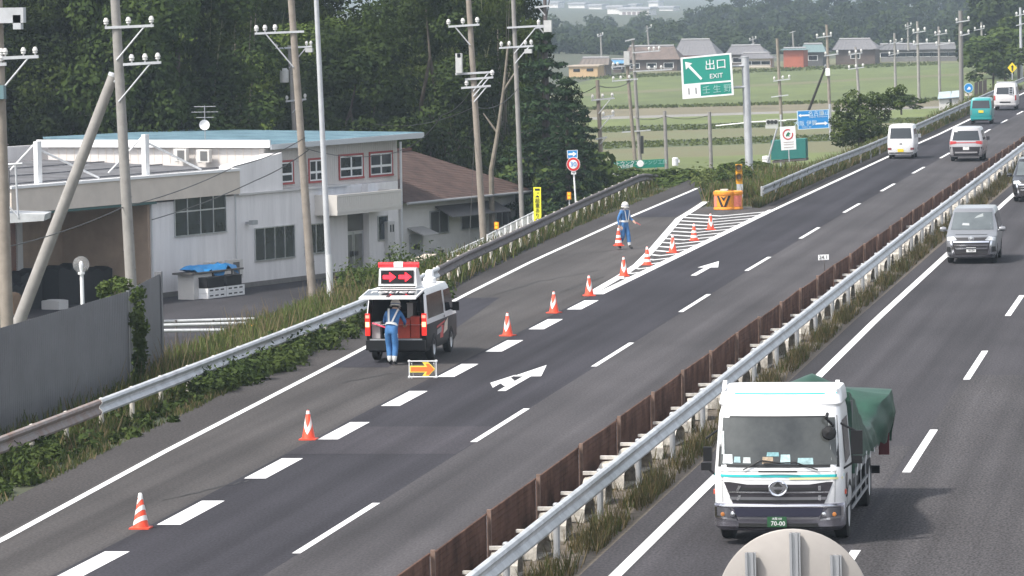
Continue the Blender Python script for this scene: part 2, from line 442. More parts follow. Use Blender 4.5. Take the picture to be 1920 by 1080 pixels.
# ------------------------------------------------------------------ guardrails
WP = [(0, .76), (.05, .74), (.075, .69), (.05, .64), (.005, .60), (.005, .55), (.05, .51), (.075, .46), (.05, .41), (0, .39)]
def rail(mb, tab, y0, y1, side, step=4.0, dz=0.0, prof=WP, ztab=None):
    """corrugated beam; side=+1 faces +X"""
    n = int((y1 - y0) / step) + 1; rows = []
    full = [(a, b) for a, b in prof] + [(a - .022, b) for a, b in prof[::-1]]
    for i in range(n + 1):
        Y = y0 + (y1 - y0) * i / n; X = interp(Y, tab); zt = interp(Y, ztab) if ztab else 0
        rows.append([(X + side * a, Y, b + dz + zt) for a, b in full] + [(X + side * full[0][0], Y, full[0][1] + dz + zt)])
    mb.grid(rows)
    mb.quad(*rows[0][:-1]); mb.quad(*rows[-1][:-1][::-1])
def guardrail(label, tab, y0, y1, side, mat, postmat, sp, pr=.057, dz=0.0, ztab=None, zb=-.6, zlim=(0, 999)):
    t = thing('guardrail', label, 'guardrail', (interp(y0, tab), y0, 0))
    b = MB(); rail(b, tab, y0, y1, side, dz=dz, ztab=ztab); b.build('rail', mat, t)
    y = y0 + .5
    while y < y1:
        X = interp(y, tab) - side * .085; zt = interp(y, ztab) if ztab else 0
        if zlim[0] <= y <= zlim[1]:
            p = MB(); p.tube((X, y, zb + zt), (X, y, .72 + dz + zt), pr, pr, 10); p.lathe([(pr, 0), (pr * .7, .02), (0.001, .03)], (X, y, .72 + dz + zt), n=10)
            q = p.build('post', postmat, t)
            c = MB(); c.box(X, X + side * .085, y - .05, y + .05, .46 + dz + zt, .70 + dz + zt); c.build('bracket', STEELG, q)
        y += sp
    return t
guardrail('dented bare metal guardrail end with peeling rust in the near left corner', LG, 70, 103.2, 1, M('worn_rail', (.42, .40, .39), .7, .1, .3, 2.0, (.22, .14, .11)), CONCW, 3.0)
guardrail('bright galvanised guardrail between the grey panel fence and the police van', LG, 103.3, 152, 1, GALV, CONCW, 3.0)
guardrail('long weathered brown guardrail beside the exit ramp', LG, 152.2, 236, 1, DARKST, CONCW, 3.0, ztab=[(152, 0), (226, 0), (236, -.5)])
guardrail('grey guardrail climbing from the crash cushion along the far motorway edge', FG, 207.5, 600, 1, M('dull_galvanised', (.27, .285, .29), .6, .2, .3, 1.2), STEELG, 6.0, dz=.1, zlim=(0, 420))
guardrail('bright silver median guardrail facing the oncoming lanes', GX, 40, 600, 1, GALV, STEELG, 5.7, dz=.22, zb=0, zlim=(70, 420))
# lower pipe rail and end rust along ramp
# ------------------------------------------------------------------ rusty mesh fence on the median
t = thing('mesh_fence', 'low rust brown mesh fence along the median', 'fence', (interp(74, FX), 74, 0))
yf = [73.3 + 5.74 * i for i in range(-2, 62)]
mesh_m = RUST
for a, b in zip(yf, yf[1:]):
    xa, xb = interp(a, FX), interp(b, FX)
    va, vb = Vector((xa, a + .06, 0)), Vector((xb, b - .06, 0)); d = vb - va
    jz = random.uniform(-.03, .03); jz2 = random.uniform(-.03, .03)
    p = MB()
    # frame and a dense expanded-metal infill of real strands
    p.tube(va + Vector((0, 0, .92 + jz)), vb + Vector((0, 0, .92 + jz2)), .022, n=5); p.tube(va + Vector((0, 0, .1)), vb + Vector((0, 0, .1)), .02, n=5)
    if b < 160:
        p.obox(va, d, (1, 0, 0), (0, 0, 1), (0, 1), (-.004, .004), (.1, .92))
        for k in range(7):
            zz = .18 + k * .105
            p.obox(va + Vector((.008, 0, zz)), d, (1, 0, 0), (0, 0, 1), (0, 1), (-.003, .006), (-.005, .005))
    else:
        p.obox(va, d, (1, 0, 0), (0, 0, 1), (0, 1), (-.006, .006), (.1, .92))
    p.build('mesh_panel', mesh_m, t)
for a in yf:
    if a < 420:
        xa = interp(a, FX); p = MB(); lean = random.uniform(-.02, .02)
        p.obox((xa + .01, a, 0), (1, 0, 0), (0, 1, 0), (lean, 0, 1), (0, .07), (-.035, .035), (0, 1.0)); p.build('post', RUSTP, t)
# white concrete blocks and cross bars between fence and guardrail
blk = MB(); rr = []
for k in range(9):
    a = math.pi * k / 8; rr.append([(x, .66 * math.cos(a) * (1 - .25 * abs(x) * 2), .02 + .44 * math.sin(a) ** .6 * (1 - .3 * abs(x))) for x in (-.26, -.16, 0, .16, .26)])
blk.grid(rr); blk.box(-.25, .25, -.6, .6, -.1, .03)
b0 = thing('concrete_block', 'whitewashed concrete block with a steel cross bar, between rusty fence and silver guardrail', 'concrete block', (0, 0, 0), 'concrete blocks along the median')
blk.build('block', M('whitewashed_concrete', (.46, .42, .36), .9, 0, .45, 7.0, (.66, .62, .55)), b0)
cb = MB(); cb.box(-.30, .40, -.05, .05, .47, .53); cb.build('cross_bar', M('cross_bar_paint', (.55, .52, .48), .7, 0, .3, 6), b0)
y = 72.0; first = True
while y < 330:
    X = (interp(y, FX) + interp(y, GX)) / 2 - .02
    if first: b0.location = (X, y, 0); first = False
    else: dup(b0, (X, y, 0), random.uniform(-.12, .12), sc=(random.uniform(.85, 1.05), random.uniform(.8, 1.15)))
    y += 2.87
# ================================================================== fields
FGREEN = M('paddy_green', (.085, .108, .026), .9, 0, .28, .12, None, .4, (1, .35, 1))
FLIGHT = M('fresh_paddy_green', (.105, .130, .034), .9, 0, .2, .15, None, 0, (1, .4, 1))
FDRY = M('dry_grass_field', (.160, .142, .066), .9, 0, .25, .2, (.115, .125, .055), 0, (1, .4, 1))
FSOIL = M('bare_soil_field', (.135, .118, .070), .95, 0, .2, .2, None, 0, (1, .4, 1))
FDARK = M('shaded_bank_green', (.062, .078, .030), .9, 0, .35, .4)  # darker green of the grassy field banks
FROAD = M('farm_lane', (.20, .19, .17), .9, 0, .15, .5)
bands = [(136, 106, 150, 124, FDRY, 'dry grass strip in front of the farmhouses'), (150, 124, 178, 146, FGREEN, 'wide green paddy nearest the farmhouses'),
         (178, 146, 183, 150, FDRY, 'thin dry ridge between two green paddies'), (183, 150, 206, 190, FGREEN, 'green paddy behind the brown soil field'),
         (206, 190, 222, 203, FSOIL, 'bare pinkish brown soil field'), (222, 203, 227, 207, FROAD, 'pale farm lane along the brown field'), (227, 207, 240, 222, FLIGHT, 'light green young rice strip'),
         (240, 222, 252, 232, FDARK, 'dark grassy bank below the light green strip'), (252, 232, 270, 248, FDRY, 'tan dry field between two banks'),
         (270, 248, 284, 262, FDARK, 'second dark grassy bank'), (284, 262, 304, 282, FDRY, 'tan mown field close to the exit'), (304, 282, 345, 325, FLIGHT, 'bright green field behind the roadside bushes')]
for i, (a, b, c, d, mt, lab) in enumerate(bands):
    mb = MB(); zz = -4.05
    def yy(px, l, r): return l + (r - l) * (px - 1040) / 600
    pxs = list(range(700, 1951, 125))
    rows = []
    for px in pxs: rows.append([G(px, yy(px, c, d), zz), G(px, yy(px, a, b), zz)])
    mb.grid(rows, False)
    tag(mb.build('field', mt), lab, 'field', kind='structure')

# ================================================================== vegetation helpers
def blades(pos, h, w, lean=.35):
    """tapered grass blades standing on pos (N,3)"""
    n = len(pos); a = rng.uniform(0, 2 * np.pi, n); dx = np.stack([np.cos(a), np.sin(a), 0 * a], 1) * (w / 2)[:, None]
    b = rng.uniform(0, 2 * np.pi, n); tip = pos + np.stack([np.cos(b) * lean * h, np.sin(b) * lean * h, h], 1)
    V = np.empty((n, 4, 3)); V[:, 0] = pos - dx; V[:, 1] = pos + dx; V[:, 2] = tip + dx * .25; V[:, 3] = tip - dx * .25
    return V.reshape(-1, 3), np.arange(n * 4).reshape(n, 4)
def leaves(cen, nrm, size, asp=.6):
    n = len(cen); nrm = nrm / (np.linalg.norm(nrm, axis=1)[:, None] + 1e-9)
    t = rng.normal(size=(n, 3)); u = np.cross(nrm, t); u /= (np.linalg.norm(u, axis=1)[:, None] + 1e-9); v = np.cross(nrm, u)
    s = size[:, None]; V = np.empty((n, 4, 3))
    V[:, 0] = cen - u * s; V[:, 1] = cen - v * s * asp; V[:, 2] = cen + u * s; V[:, 3] = cen + v * s * asp
    return V.reshape(-1, 3), np.arange(n * 4).reshape(n, 4)
def blob(n, c, r, flat=1.0, up=.5, shell=.55):
    """n leaf centres and normals in a leafy ellipsoid clump"""
    d = rng.normal(size=(n, 3)); d /= np.linalg.norm(d, axis=1)[:, None]
    rad = rng.uniform(shell, 1.0, n) ** .7
    p = np.asarray(c) + d * rad[:, None] * np.asarray([r, r, r * flat])
    nr = d * .7 + rng.normal(size=(n, 3)) * .5 + np.array([0, 0, up])
    return p, nr
L_DARK = leaf_mat('leaf_dark_green', (.017, .032, .008), (.050, .074, .017), .5)
L_MID = leaf_mat('leaf_mid_green', (.040, .068, .014), (.098, .132, .028), .5)
L_BAM = leaf_mat('leaf_bamboo', (.048, .074, .018), (.095, .128, .032), .4)
L_CED = leaf_mat('leaf_cedar', (.020, .042, .018), (.040, .070, .028), .25)
L_BUSH = leaf_mat('leaf_bush', (.040, .068, .018), (.085, .115, .030), .2)
L_FAR = leaf_mat('leaf_far_wood', (.018, .030, .010), (.046, .066, .019), 0, .15, .06)
BARK = M('bark', (.095, .080, .062), .9, 0, .3, 3.0)
BARKP = M('pale_bark', (.20, .175, .14), .9, 0, .25, 3.0)
CULM = M('bamboo_culm', (.16, .17, .08), .6, 0, .25, 2.0)
GR_FRESH = leaf_mat('grass_fresh', (.075, .100, .026), (.125, .150, .045), 0, .25, .5)
GR_MID = leaf_mat('grass_mid', (.050, .068, .022), (.085, .100, .034), 0, .25, .5)
GR_DRY = leaf_mat('grass_dry', (.15, .115, .060), (.22, .175, .10), 0, .25, .5)
GR_OLIVE = leaf_mat('grass_olive', (.075, .066, .026), (.105, .090, .040), 0, .2, .5)

def tree(name, label, cat, h, trunk_r, clumps, leaf, lm, per, bark=BARK, limbs=6, flat=.75, group=None):
    t = thing(name, label, cat, (0, 0, 0), group)
    b = MB(); pts = [Vector((0, 0, -.5))]
    top = h * .8
    for k in range(1, 6): pts.append(Vector((random.uniform(-.02, .02) * h, random.uniform(-.02, .02) * h, top * k / 5)))
    for k in range(5): b.tube(pts[k], pts[k + 1], trunk_r * (1 - .17 * k), trunk_r * (1 - .17 * (k + 1)), 8)
    for k in range(min(limbs, len(clumps))):
        c = Vector(clumps[k * len(clumps) // max(1, limbs)][:3]); s = pts[min(4, 1 + k % 4)]
        mid = (s + c) / 2 + Vector((0, 0, -.05 * h)); b.tube(s, mid, trunk_r * .4, trunk_r * .25, 6); b.tube(mid, c, trunk_r * .25, trunk_r * .08, 6)
    b.build('trunk', bark, t)
    P, N = [], []
    for (x, y, z, r) in clumps:
        p, n = blob(int(per * (r ** 1.6)), (x, y, z), r, flat); P.append(p); N.append(n)
    P = np.concatenate(P); N = np.concatenate(N)
    V, F = leaves(P, N, rng.uniform(.6, 1.25, len(P)) * leaf)
    rawmesh('crown', V, F, lm, t)
    return t
def broad_clumps(h, w, z0, n):
    out = []
    for k in range(n):
        f = rng.uniform(0, 1); z = z0 + (h - z0) * f
        prof = math.sin(math.pi * min(1, .18 + .82 * f) ** .9) ** .6 * w
        a = rng.uniform(0, 2 * math.pi); rr = prof * math.sqrt(rng.uniform(.15, 1))
        out.append((rr * math.cos(a), rr * math.sin(a), z, rng.uniform(.7, 1.35) * w * .30))
    return out
protos = {}
protos['bA'] = tree('broadleaf_tree', 'tall dark broadleaf tree in the dense wood behind the white building', 'tree', 15, .22, broad_clumps(15, 4.2, 1.0, 60), .125, L_DARK, 330, group='trees of the wood behind the building')
protos['bB'] = tree('broadleaf_tree', 'mid green leafy tree in the dense wood behind the white building', 'tree', 13, .18, broad_clumps(13, 3.6, 1.0, 50), .115, L_MID, 340, BARKP, group='trees of the wood behind the building')
protos['bC'] = tree('broadleaf_tree', 'dark round-crowned tree in the dense wood behind the white building', 'tree', 11, .2, broad_clumps(11, 3.8, .6, 52), .13, L_DARK, 320, group='trees of the wood behind the building')
def bamboo():
    t = thing('bamboo_clump', 'feathery pale bamboo clump with bare stems showing in the wood', 'bamboo', (0, 0, 0), 'bamboo clumps in the wood')
    b = MB(); P, N = [], []
    for k in range(9):
        x, y = rng.normal(0, .9, 2); h = rng.uniform(12, 16); a = rng.uniform(0, 6.28); q = [Vector((x, y, -.4))]
        for j in range(1, 7):
            f = j / 6; q.append(Vector((x + math.cos(a) * 2.2 * f ** 3, y + math.sin(a) * 2.2 * f ** 3, h * (f - .06 * f ** 3))))
        for j in range(6): b.tube(q[j], q[j + 1], .055 * (1 - .13 * j), .055 * (1 - .13 * (j + 1)), 6)
        for j in range(16):
            f = rng.uniform(.38, 1); i = min(5, int(f * 6)); c = q[i].lerp(q[i + 1], f * 6 - i)
            p, n = blob(80, (c.x + rng.normal(0, .45), c.y + rng.normal(0, .45), c.z), rng.uniform(.4, .85), .7, .2, .2); P.append(p); N.append(n)
    b.build('stems', CULM, t); P = np.concatenate(P); N = np.concatenate(N)
    V, F = leaves(P, N, rng.uniform(.7, 1.3, len(P)) * .14, .35); rawmesh('foliage', V, F, L_BAM, t)
    return t
protos['bam'] = bamboo()
def cedar(h, w, label, group=None):
    t = thing('cedar_tree', label, 'tree', (0, 0, 0), group)
    b = MB(); b.tube((0, 0, -.5), (0, 0, h * .98), .2, .03, 8); P, N = [], []
    z = h * .08
    while z < h:
        f = 1 - z / h; L = w * (f ** .8) + .15; k0 = rng.uniform(0, 6.28)
        for k in range(7):
            a = k0 + k * 6.28 / 7 + rng.normal(0, .2); l = L * rng.uniform(.7, 1.15)
            e = Vector((math.cos(a) * l, math.sin(a) * l, z - .16 * l)); b.tube((0, 0, z), e, .03, .01, 5)
            for s in np.linspace(.25, 1, max(2, int(l * 2.6))):
                c = Vector((0, 0, z)).lerp(e, s); p, n = blob(26, c, .34 * (1.25 - .45 * s), .45, .7, .1); P.append(p); N.append(n)
        z += rng.uniform(.42, .62)
    b.build('trunk', BARK, t); P = np.concatenate(P); N = np.concatenate(N)
    V, F = leaves(P, N, rng.uniform(.6, 1.2, len(P)) * .15, .4); rawmesh('crown', V, F, L_CED, t)
    return t
protos['ced'] = cedar(9.0, 2.3, 'small conical cedar at the right end of the wood, right above the blue arrow sign')
protos['ced'].location = (*AY(1064, 300, 229).xy, -3.7)
for px_, Y_, s_, l_ in ((1022, 236, 1.25, 'taller conical cedar left of the small cedar, at the right end of the wood'), (1096, 240, .8, 'lowest conical cedar right of the small cedar by the wood edge')):
    c_ = dup(protos['ced'], (*AY(px_, 300, Y_).xy, -3.7), 1.0, l_, None, (s_, s_))
# the wood: four rows, lower in the middle where the far plain shows through
kinds = ['bA', 'bB', 'bC', 'bam', 'bA', 'bam', 'bB', 'bC']
LABS = {'bA': 'dark tall broadleaf tree deep in the wood behind the white building', 'bB': 'leafy mid green tree in the wood behind the white building', 'bC': 'dark bushy round tree in the wood behind the white building', 'bam': 'feathery bamboo clump with thin bare stems in the wood'}
used = set(); cnt = 0
def toph(px):                                   # picture height the tree tops may reach
    if 560 < px < 790: return 40 + 18 * math.cos((px - 650) / 45.0)
    if px > 955: return 165
    return -120
for Y0, step, jit in ((243, 62, 6), (258, 56, 8), (278, 52, 10), (304, 46, 12), (340, 44, 16)):
    px = -380 + random.uniform(0, 30)
    while px < (1085 if Y0 < 270 else 1015):
        Y = Y0 + random.uniform(-jit, jit)
        if Y0 < 250 and px < 420: Y -= 12
        k = kinds[cnt % 8] if random.random() < .6 else random.choice(kinds); cnt += 1
        if px > 1000 and k == 'bam': k = 'bC'
        p = AY(px, 300, Y); z = gz(p.x, p.y) - .1
        s = random.uniform(.9, 1.2); H = {'bA': 15, 'bB': 13, 'bC': 11, 'bam': 15}[k]
        lim = AY(px, toph(px), Y).z - z
        sv = min(s, lim / H) if toph(px) > 0 else max(s, 15.5 / H)
        sh_ = s if toph(px) < 0 else max(.55, min(s, sv * 1.25))
        if px > 870: sh_ = min(sh_, .62)
        if px > 985: sh_ = min(sh_, .45); k = 'bC' if k != 'bB' else 'bB'
        lab = LABS[k]
        if k not in used:
            o = protos[k]; used.add(k); o.location = (p.x, p.y, z); o.scale = (sh_, sh_, sv); o['label'] = lab; o['group'] = 'wood trees, ' + k.replace('bA', 'tall').replace('bB', 'leafy').replace('bC', 'round').replace('bam', 'bamboo')
        else: dup(protos[k], (p.x, p.y, z), random.uniform(0, 6.28), lab, protos[k]['group'], (sh_, sv))
        px += step * random.uniform(.75, 1.25)
# undergrowth at the foot of the wood
bush0 = tree('roadside_bush', 'leafy roadside bush', 'bush', 2.2, .05, broad_clumps(2.1, 1.25, .35, 22), .11, L_BUSH, 420, limbs=5)
bush0['group'] = 'bushes beyond the exit ramp'; bush0['label'] = 'bright leafy bush in the row beyond the top of the exit ramp'
firstb = True
def put_bush(x, y, z, s, sz, lab, grp):
    global firstb
    if firstb: bush0.location = (x, y, z); bush0.scale = (s, s, sz); bush0['label'] = lab; bush0['group'] = grp; firstb = False; return bush0
    return dup(bush0, (x, y, z), random.uniform(0, 6), lab, grp, (s, sz))
for px, py, Y, s, sz in [(1195, 372, 232, 1.3, 1.5), (1228, 372, 236, 1.35, 1.55), (1262, 370, 240, 1.4, 1.6), (1296, 366, 238, 1.3, 1.45), (1325, 362, 242, 1.3, 1.35), (1352, 360, 238, 1.2, 1.35), (1375, 352, 236, 1.1, 1.4), (1400, 350, 240, 1.1, 1.5), (1430, 345, 244, 1.1, 1.3), (1245, 372, 230, 1.0, 1.0), (1310, 362, 234, .9, .9), (1168, 380, 230, .9, 1.0), (1185, 360, 244, 1.2, 1.4)]:
    p = AY(px, py, Y); put_bush(p.x, p.y, p.z - .35, s * 1.05, sz * .52, 'bright leafy bush in the row beyond the top of the exit ramp', 'bushes beyond the exit ramp')
for px in range(-20, 1110, 38):
    Y = 238 + random.uniform(-3, 8) - (14 if px < 380 else 0)
    p = AY(px, 300, Y); s = random.uniform(1.3, 2.2)
    put_bush(p.x, p.y, gz(p.x, p.y) - .2, s, s * random.uniform(.9, 1.4), 'dark leafy shrub at the foot of the wood behind the buildings', 'shrubs at the foot of the wood')
for px, Y, s in [(1098, 236, 1.3), (1040, 238, 1.4), (1015, 240, 1.8), (1112, 242, 1.5), (1060, 244, 2.0)]:
    p = AY(px, 300, Y); put_bush(p.x, p.y, gz(p.x, p.y) - .3, s, s * 1.4, 'dense shrub beside the conical cedar at the right end of the wood', 'shrubs beside the cedar')
# spreading tree right of the blue direction sign, and the dark hedge bank under the yellow diamond
pine = tree('spreading_tree', 'low spreading dark tree in the verge right of the blue direction sign', 'tree', 3.6, .14, [(x, y, z, r * 1.18) for x, y, z, r in [(-1.0, 0, .5, .75), (-.2, .5, .4, .75), (.7, .2, .5, .7), (1.4, 0, .6, .55), (-1.1, .2, 1.3, .6), (-.9, -.3, 2.1, .62), (-.3, .3, 2.6, .6), (.2, -.3, 1.6, .75), (.3, .4, 2.2, .6), (.8, 0, 2.6, .5), (1.3, .3, 1.7, .55), (1.5, -.2, 2.5, .45), (2.0, 0, 2.9, .42), (2.5, .2, 3.1, .34), (2.3, -.3, 2.2, .3), (-.5, -.6, .9, .7), (.5, -.7, 1.0, .7)]], .10, L_MID, 700, flat=.85)
p = AY(1612, 300, 282); pine.location = (p.x, p.y, AY(1625, 268, 282).z); pine.rotation_euler = (0, 0, .15)
for (px, py, Y, s, sz, lab) in [(1690, 195, 340, 1.5, .55, 'flat low bush on the verge left of the blue tarpaulin roofs'), (1862, 150, 470, 2.6, 2.0, 'dark rounded bush left of the yellow diamond sign'), (1885, 128, 500, 3.2, 2.2, 'large dark bush behind the yellow diamond sign'), (1910, 120, 520, 3.4, 2.6, 'dark bush at the right picture edge behind the white pole')]:
    p = AY(px, py, Y); o = put_bush(p.x, p.y, p.z - .5, s, sz, lab, None)
    if 'group' in o: del o['group']
for px, py, Y, s, sz in ((1357, 352, 217, .55, .55), (1342, 356, 216, .45, .4), (1400, 345, 222, .6, .5)):
    p = AY(px, py, Y); put_bush(p.x, p.y, -.1, s, sz, 'small leafy bush on the gore nose behind the crash cushion', 'bushes on the gore nose')
# ------------------------------------------------------------------ grass and weeds (nobody could count them)
def scatter(n, y0, y1, xl, xr, fz, pw=1.0):
    Y = y0 + (y1 - y0) * rng.uniform(0, 1, n) ** pw; f = rng.uniform(0, 1, n)
    X = np.array([xl(y) + (xr(y) - xl(y)) * a for y, a in zip(Y, f)]); Zv = np.array([fz(x, y) for x, y in zip(X, Y)])
    return np.stack([X, Y, Zv], 1)
def grass(name, label, sets, mats):
    Vs, Fs, Ms, off = [], [], [], 0
    for pos, h0, h1, w, mi in sets:
        n = len(pos); V, F = blades(pos, rng.uniform(h0, h1, n), rng.uniform(.6, 1.3, n) * w); Vs.append(V); Fs.append(F + off); off += len(V)
        Ms.append(rng.choice(mi, n))
    return tag(rawmesh(name, np.concatenate(Vs), np.concatenate(Fs), mats, mi=np.concatenate(Ms)), label, 'grass', kind='stuff')
e = lambda d: (lambda y: interp(y, EL) + d)
gl_ = lambda d: (lambda y: interp(y, LG) + d)
GM = [GR_FRESH, GR_MID, GR_DRY]
def patchy(pos, sc, thr):                       # thin a scatter into tufts
    q = np.sin(pos[:, 0] * 1.9 + pos[:, 1] * sc) + np.sin(pos[:, 1] * sc * 2.3 + 1.7) + rng.normal(0, .7, len(pos))
    return pos[q > thr]
grass('verge_grass', 'weedy grass and dry stalks around the left guardrail', [
    (patchy(scatter(26000, 74, 228, gl_(.1), e(-1.15), gz, 1.3), .55, -.1), .06, .22, .035, [1, 1, 1, 2]),
    (patchy(scatter(15000, 74, 152, gl_(-.3), e(-1.8), gz, 1.2), .35, .9), .20, .48, .04, [1, 1, 0, 2]),
    (scatter(17000, 74, 150, gl_(-6.0), gl_(-.2), gz, 1.1), .25, .65, .05, [0, 0, 0, 1, 1, 2]),
    (scatter(12000, 112, 152, gl_(-5.0), gl_(-.2), gz), .25, .65, .05, [0, 0, 1]),
    (scatter(9000, 150, 232, gl_(-4.5), gl_(.5), gz), .25, .6, .05, [0, 1, 1, 2]),
    (patchy(scatter(1500, 108, 152, gl_(-4.5), gl_(-.5), gz), .5, .2), .7, 1.15, .035, [2])], GM)
# bushy weeds hiding the guardrail
P, N = [], []
for k in range(150):
    Y = rng.uniform(78, 150); x0 = interp(Y, LG) + rng.uniform(-.9, .75); 
    if math.sin(Y * .21) + math.sin(Y * .09 + 2) < -.2 and x0 > interp(Y, LG): continue
    r = rng.uniform(.22, .5); p, n = blob(130, (x0, Y, gz(x0, Y) + r * .6), r, .9, .4, .2); P.append(p); N.append(n)
for k in range(75):
    Y = rng.uniform(78, 114); x0 = interp(Y, LG) + rng.uniform(-.3, 1.15)
    r = rng.uniform(.12, .30); p, n = blob(90, (x0, Y, gz(x0, Y) + r * .5), r, .8, .4, .2); P.append(p); N.append(n)
for k in range(60):
    Y = rng.uniform(112, 128); x0 = interp(Y, LG) + rng.uniform(-.2, .9)
    r = rng.uniform(.3, .5); p, n = blob(130, (x0, Y, gz(x0, Y) + r * .6), r, 1.0, .4, .2); P.append(p); N.append(n)
for k in range(40):
    Y = rng.uniform(150, 168); x0 = interp(Y, LG) - rng.uniform(2.0, 4.5)
    r = rng.uniform(.4, .8); p, n = blob(160, (x0, Y, gz(x0, Y) + r * .7), r, 1.1, .4, .2); P.append(p); N.append(n)
P = np.concatenate(P); N = np.concatenate(N); V, F = leaves(P, N, rng.uniform(.6, 1.3, len(P)) * .075, .5)
tag(rawmesh('verge_weeds', V, F, L_BUSH), 'leafy weeds growing through the left guardrail', 'weeds', kind='stuff')
g2 = lambda t, d: (lambda y: interp(y, t) + d)
fl = lambda x, y: -.01
grass('median_grass', 'dry olive weeds along the median guardrail', [
    (patchy(scatter(30000, 62, 330, g2(GX, -.05), g2(RE, -.6), fl, 1.6), .8, -.2), .10, .40, .024, [0, 0, 1, 2]),
    (patchy(scatter(7000, 62, 330, g2(FX, .05), g2(GX, -.2), fl, 1.6), .9, .5), .10, .35, .022, [1, 2, 0])], [GR_OLIVE, GR_MID, GR_DRY])
grass('bank_grass', 'tall green grass on the bank left of the far motorway', [
    (scatter(14000, 206, 420, g2(FG, -.3), g2(ML, -.75), fl, 1.5), .15, .5, .05, [1, 1, 2]),
    (scatter(15000, 212, 420, g2(FG, -3.2), g2(FG, -.1), gz, 1.5), .4, 1.0, .06, [0, 0, 1, 2]),
    (scatter(6000, 207.5, 240, g2(GL, .5), g2(ML, -1.2), fl), .06, .28, .05, [1, 1, 2, 2]),
    (scatter(9000, 240, 420, g2(FG, -7), g2(FG, -2.5), gz), .4, 1.0, .08, [0, 1, 1])], GM)
P, N = [], []
for k in range(170):
    Y = 225 + 215 * rng.uniform(0, 1) ** 1.3; x0 = interp(Y, FG) - rng.uniform(.8, 5.5)
    r = rng.uniform(.3, .75); p, n = blob(90, (x0, Y, gz(x0, Y) + r * .7), r, 1.0, .4, .2); P.append(p); N.append(n)
P = np.concatenate(P); N = np.concatenate(N); V, F = leaves(P, N, rng.uniform(.6, 1.3, len(P)) * .10, .5)
tag(rawmesh('bank_weeds', V, F, leaf_mat('leaf_bank_weed', (.070, .095, .026), (.13, .150, .048), 0)), 'light green weeds and creepers on the far motorway bank', 'weeds', kind='stuff')
# rough grass on the terrace banks between the fields
def bankrow(ya, yb, n, h):
    px = rng.uniform(1040, 1760, n); f = rng.uniform(0, 1, n)
    return np.array([G(a, (ya[0] + (ya[1] - ya[0]) * (a - 1040) / 600) * (1 - b) + (yb[0] + (yb[1] - yb[0]) * (a - 1040) / 600) * b, -4.05) for a, b in zip(px, f)])
grass('terrace_grass', 'rough dark grass on the banks between the terraced fields', [
    (bankrow((242, 224), (252, 232), 2200, 1), .06, .18, .35, [0, 0, 1]), (bankrow((271, 249), (283, 261), 2200, 1), .06, .18, .35, [0, 0, 1]), (bankrow((146, 121), (152, 127), 2500, 1), .1, .3, .4, [1, 0]), (bankrow((204, 188), (208, 192), 2000, 1), .1, .3, .3, [1, 0])], GM)
# the far wood beyond the farmhouses reads as one mass
P, N = [], []
prof = [(1020, 52), (1100, 36), (1180, 40), (1250, 34), (1310, 20), (1360, 4), (1420, -18), (1520, -40), (1950, -60)]
for Y in (905, 935, 970, 1010, 1060, 1120, 1190, 1280):
    px = 1010.0
    while px < 1960:
        yt = interp(px, prof); f = min(1, (Y - 890) / 330.0)
        zt = AY(px, 78 * (1 - f) + yt * f + random.uniform(-10, 10), Y).z
        c = AY(px, 60, Y); rr = random.uniform(2.6, 4.6); H = max(3.0, (zt + 4.1) * .5)
        nn = int(150 * rr)
        for q in range(5):
            a = rng.normal(size=3) * np.array([rr * .55, rr * .5, H * .42])
            p, n = blob(nn // 4, (c.x + a[0], c.y + a[1], zt - H * .85 + a[2]), rr * rng.uniform(.4, .62), .8, .5, .4); P.append(p); N.append(n)
        px += rr * 8885 / Y * random.uniform(.8, 1.35)
for k in range(46):                             # nearer corner of the wood behind the poles at the right edge
    px = rng.uniform(1815, 1940); Y = rng.uniform(640, 720); c = AY(px, 60, Y); zt = rng.uniform(-2, 9)
    if zt > 3 and px < 1835: continue
    p, n = blob(700, (c.x, c.y, zt), rng.uniform(1.6, 3.0), .9, .5, .3); P.append(p); N.append(n)
P = np.concatenate(P); N = np.concatenate(N); V, F = leaves(P, N, rng.uniform(.6, 1.3, len(P)) * .42, .7)
tag(rawmesh('far_wood', V, F, L_FAR), 'hazy dark green wood behind the farmhouses', 'wood', kind='stuff')
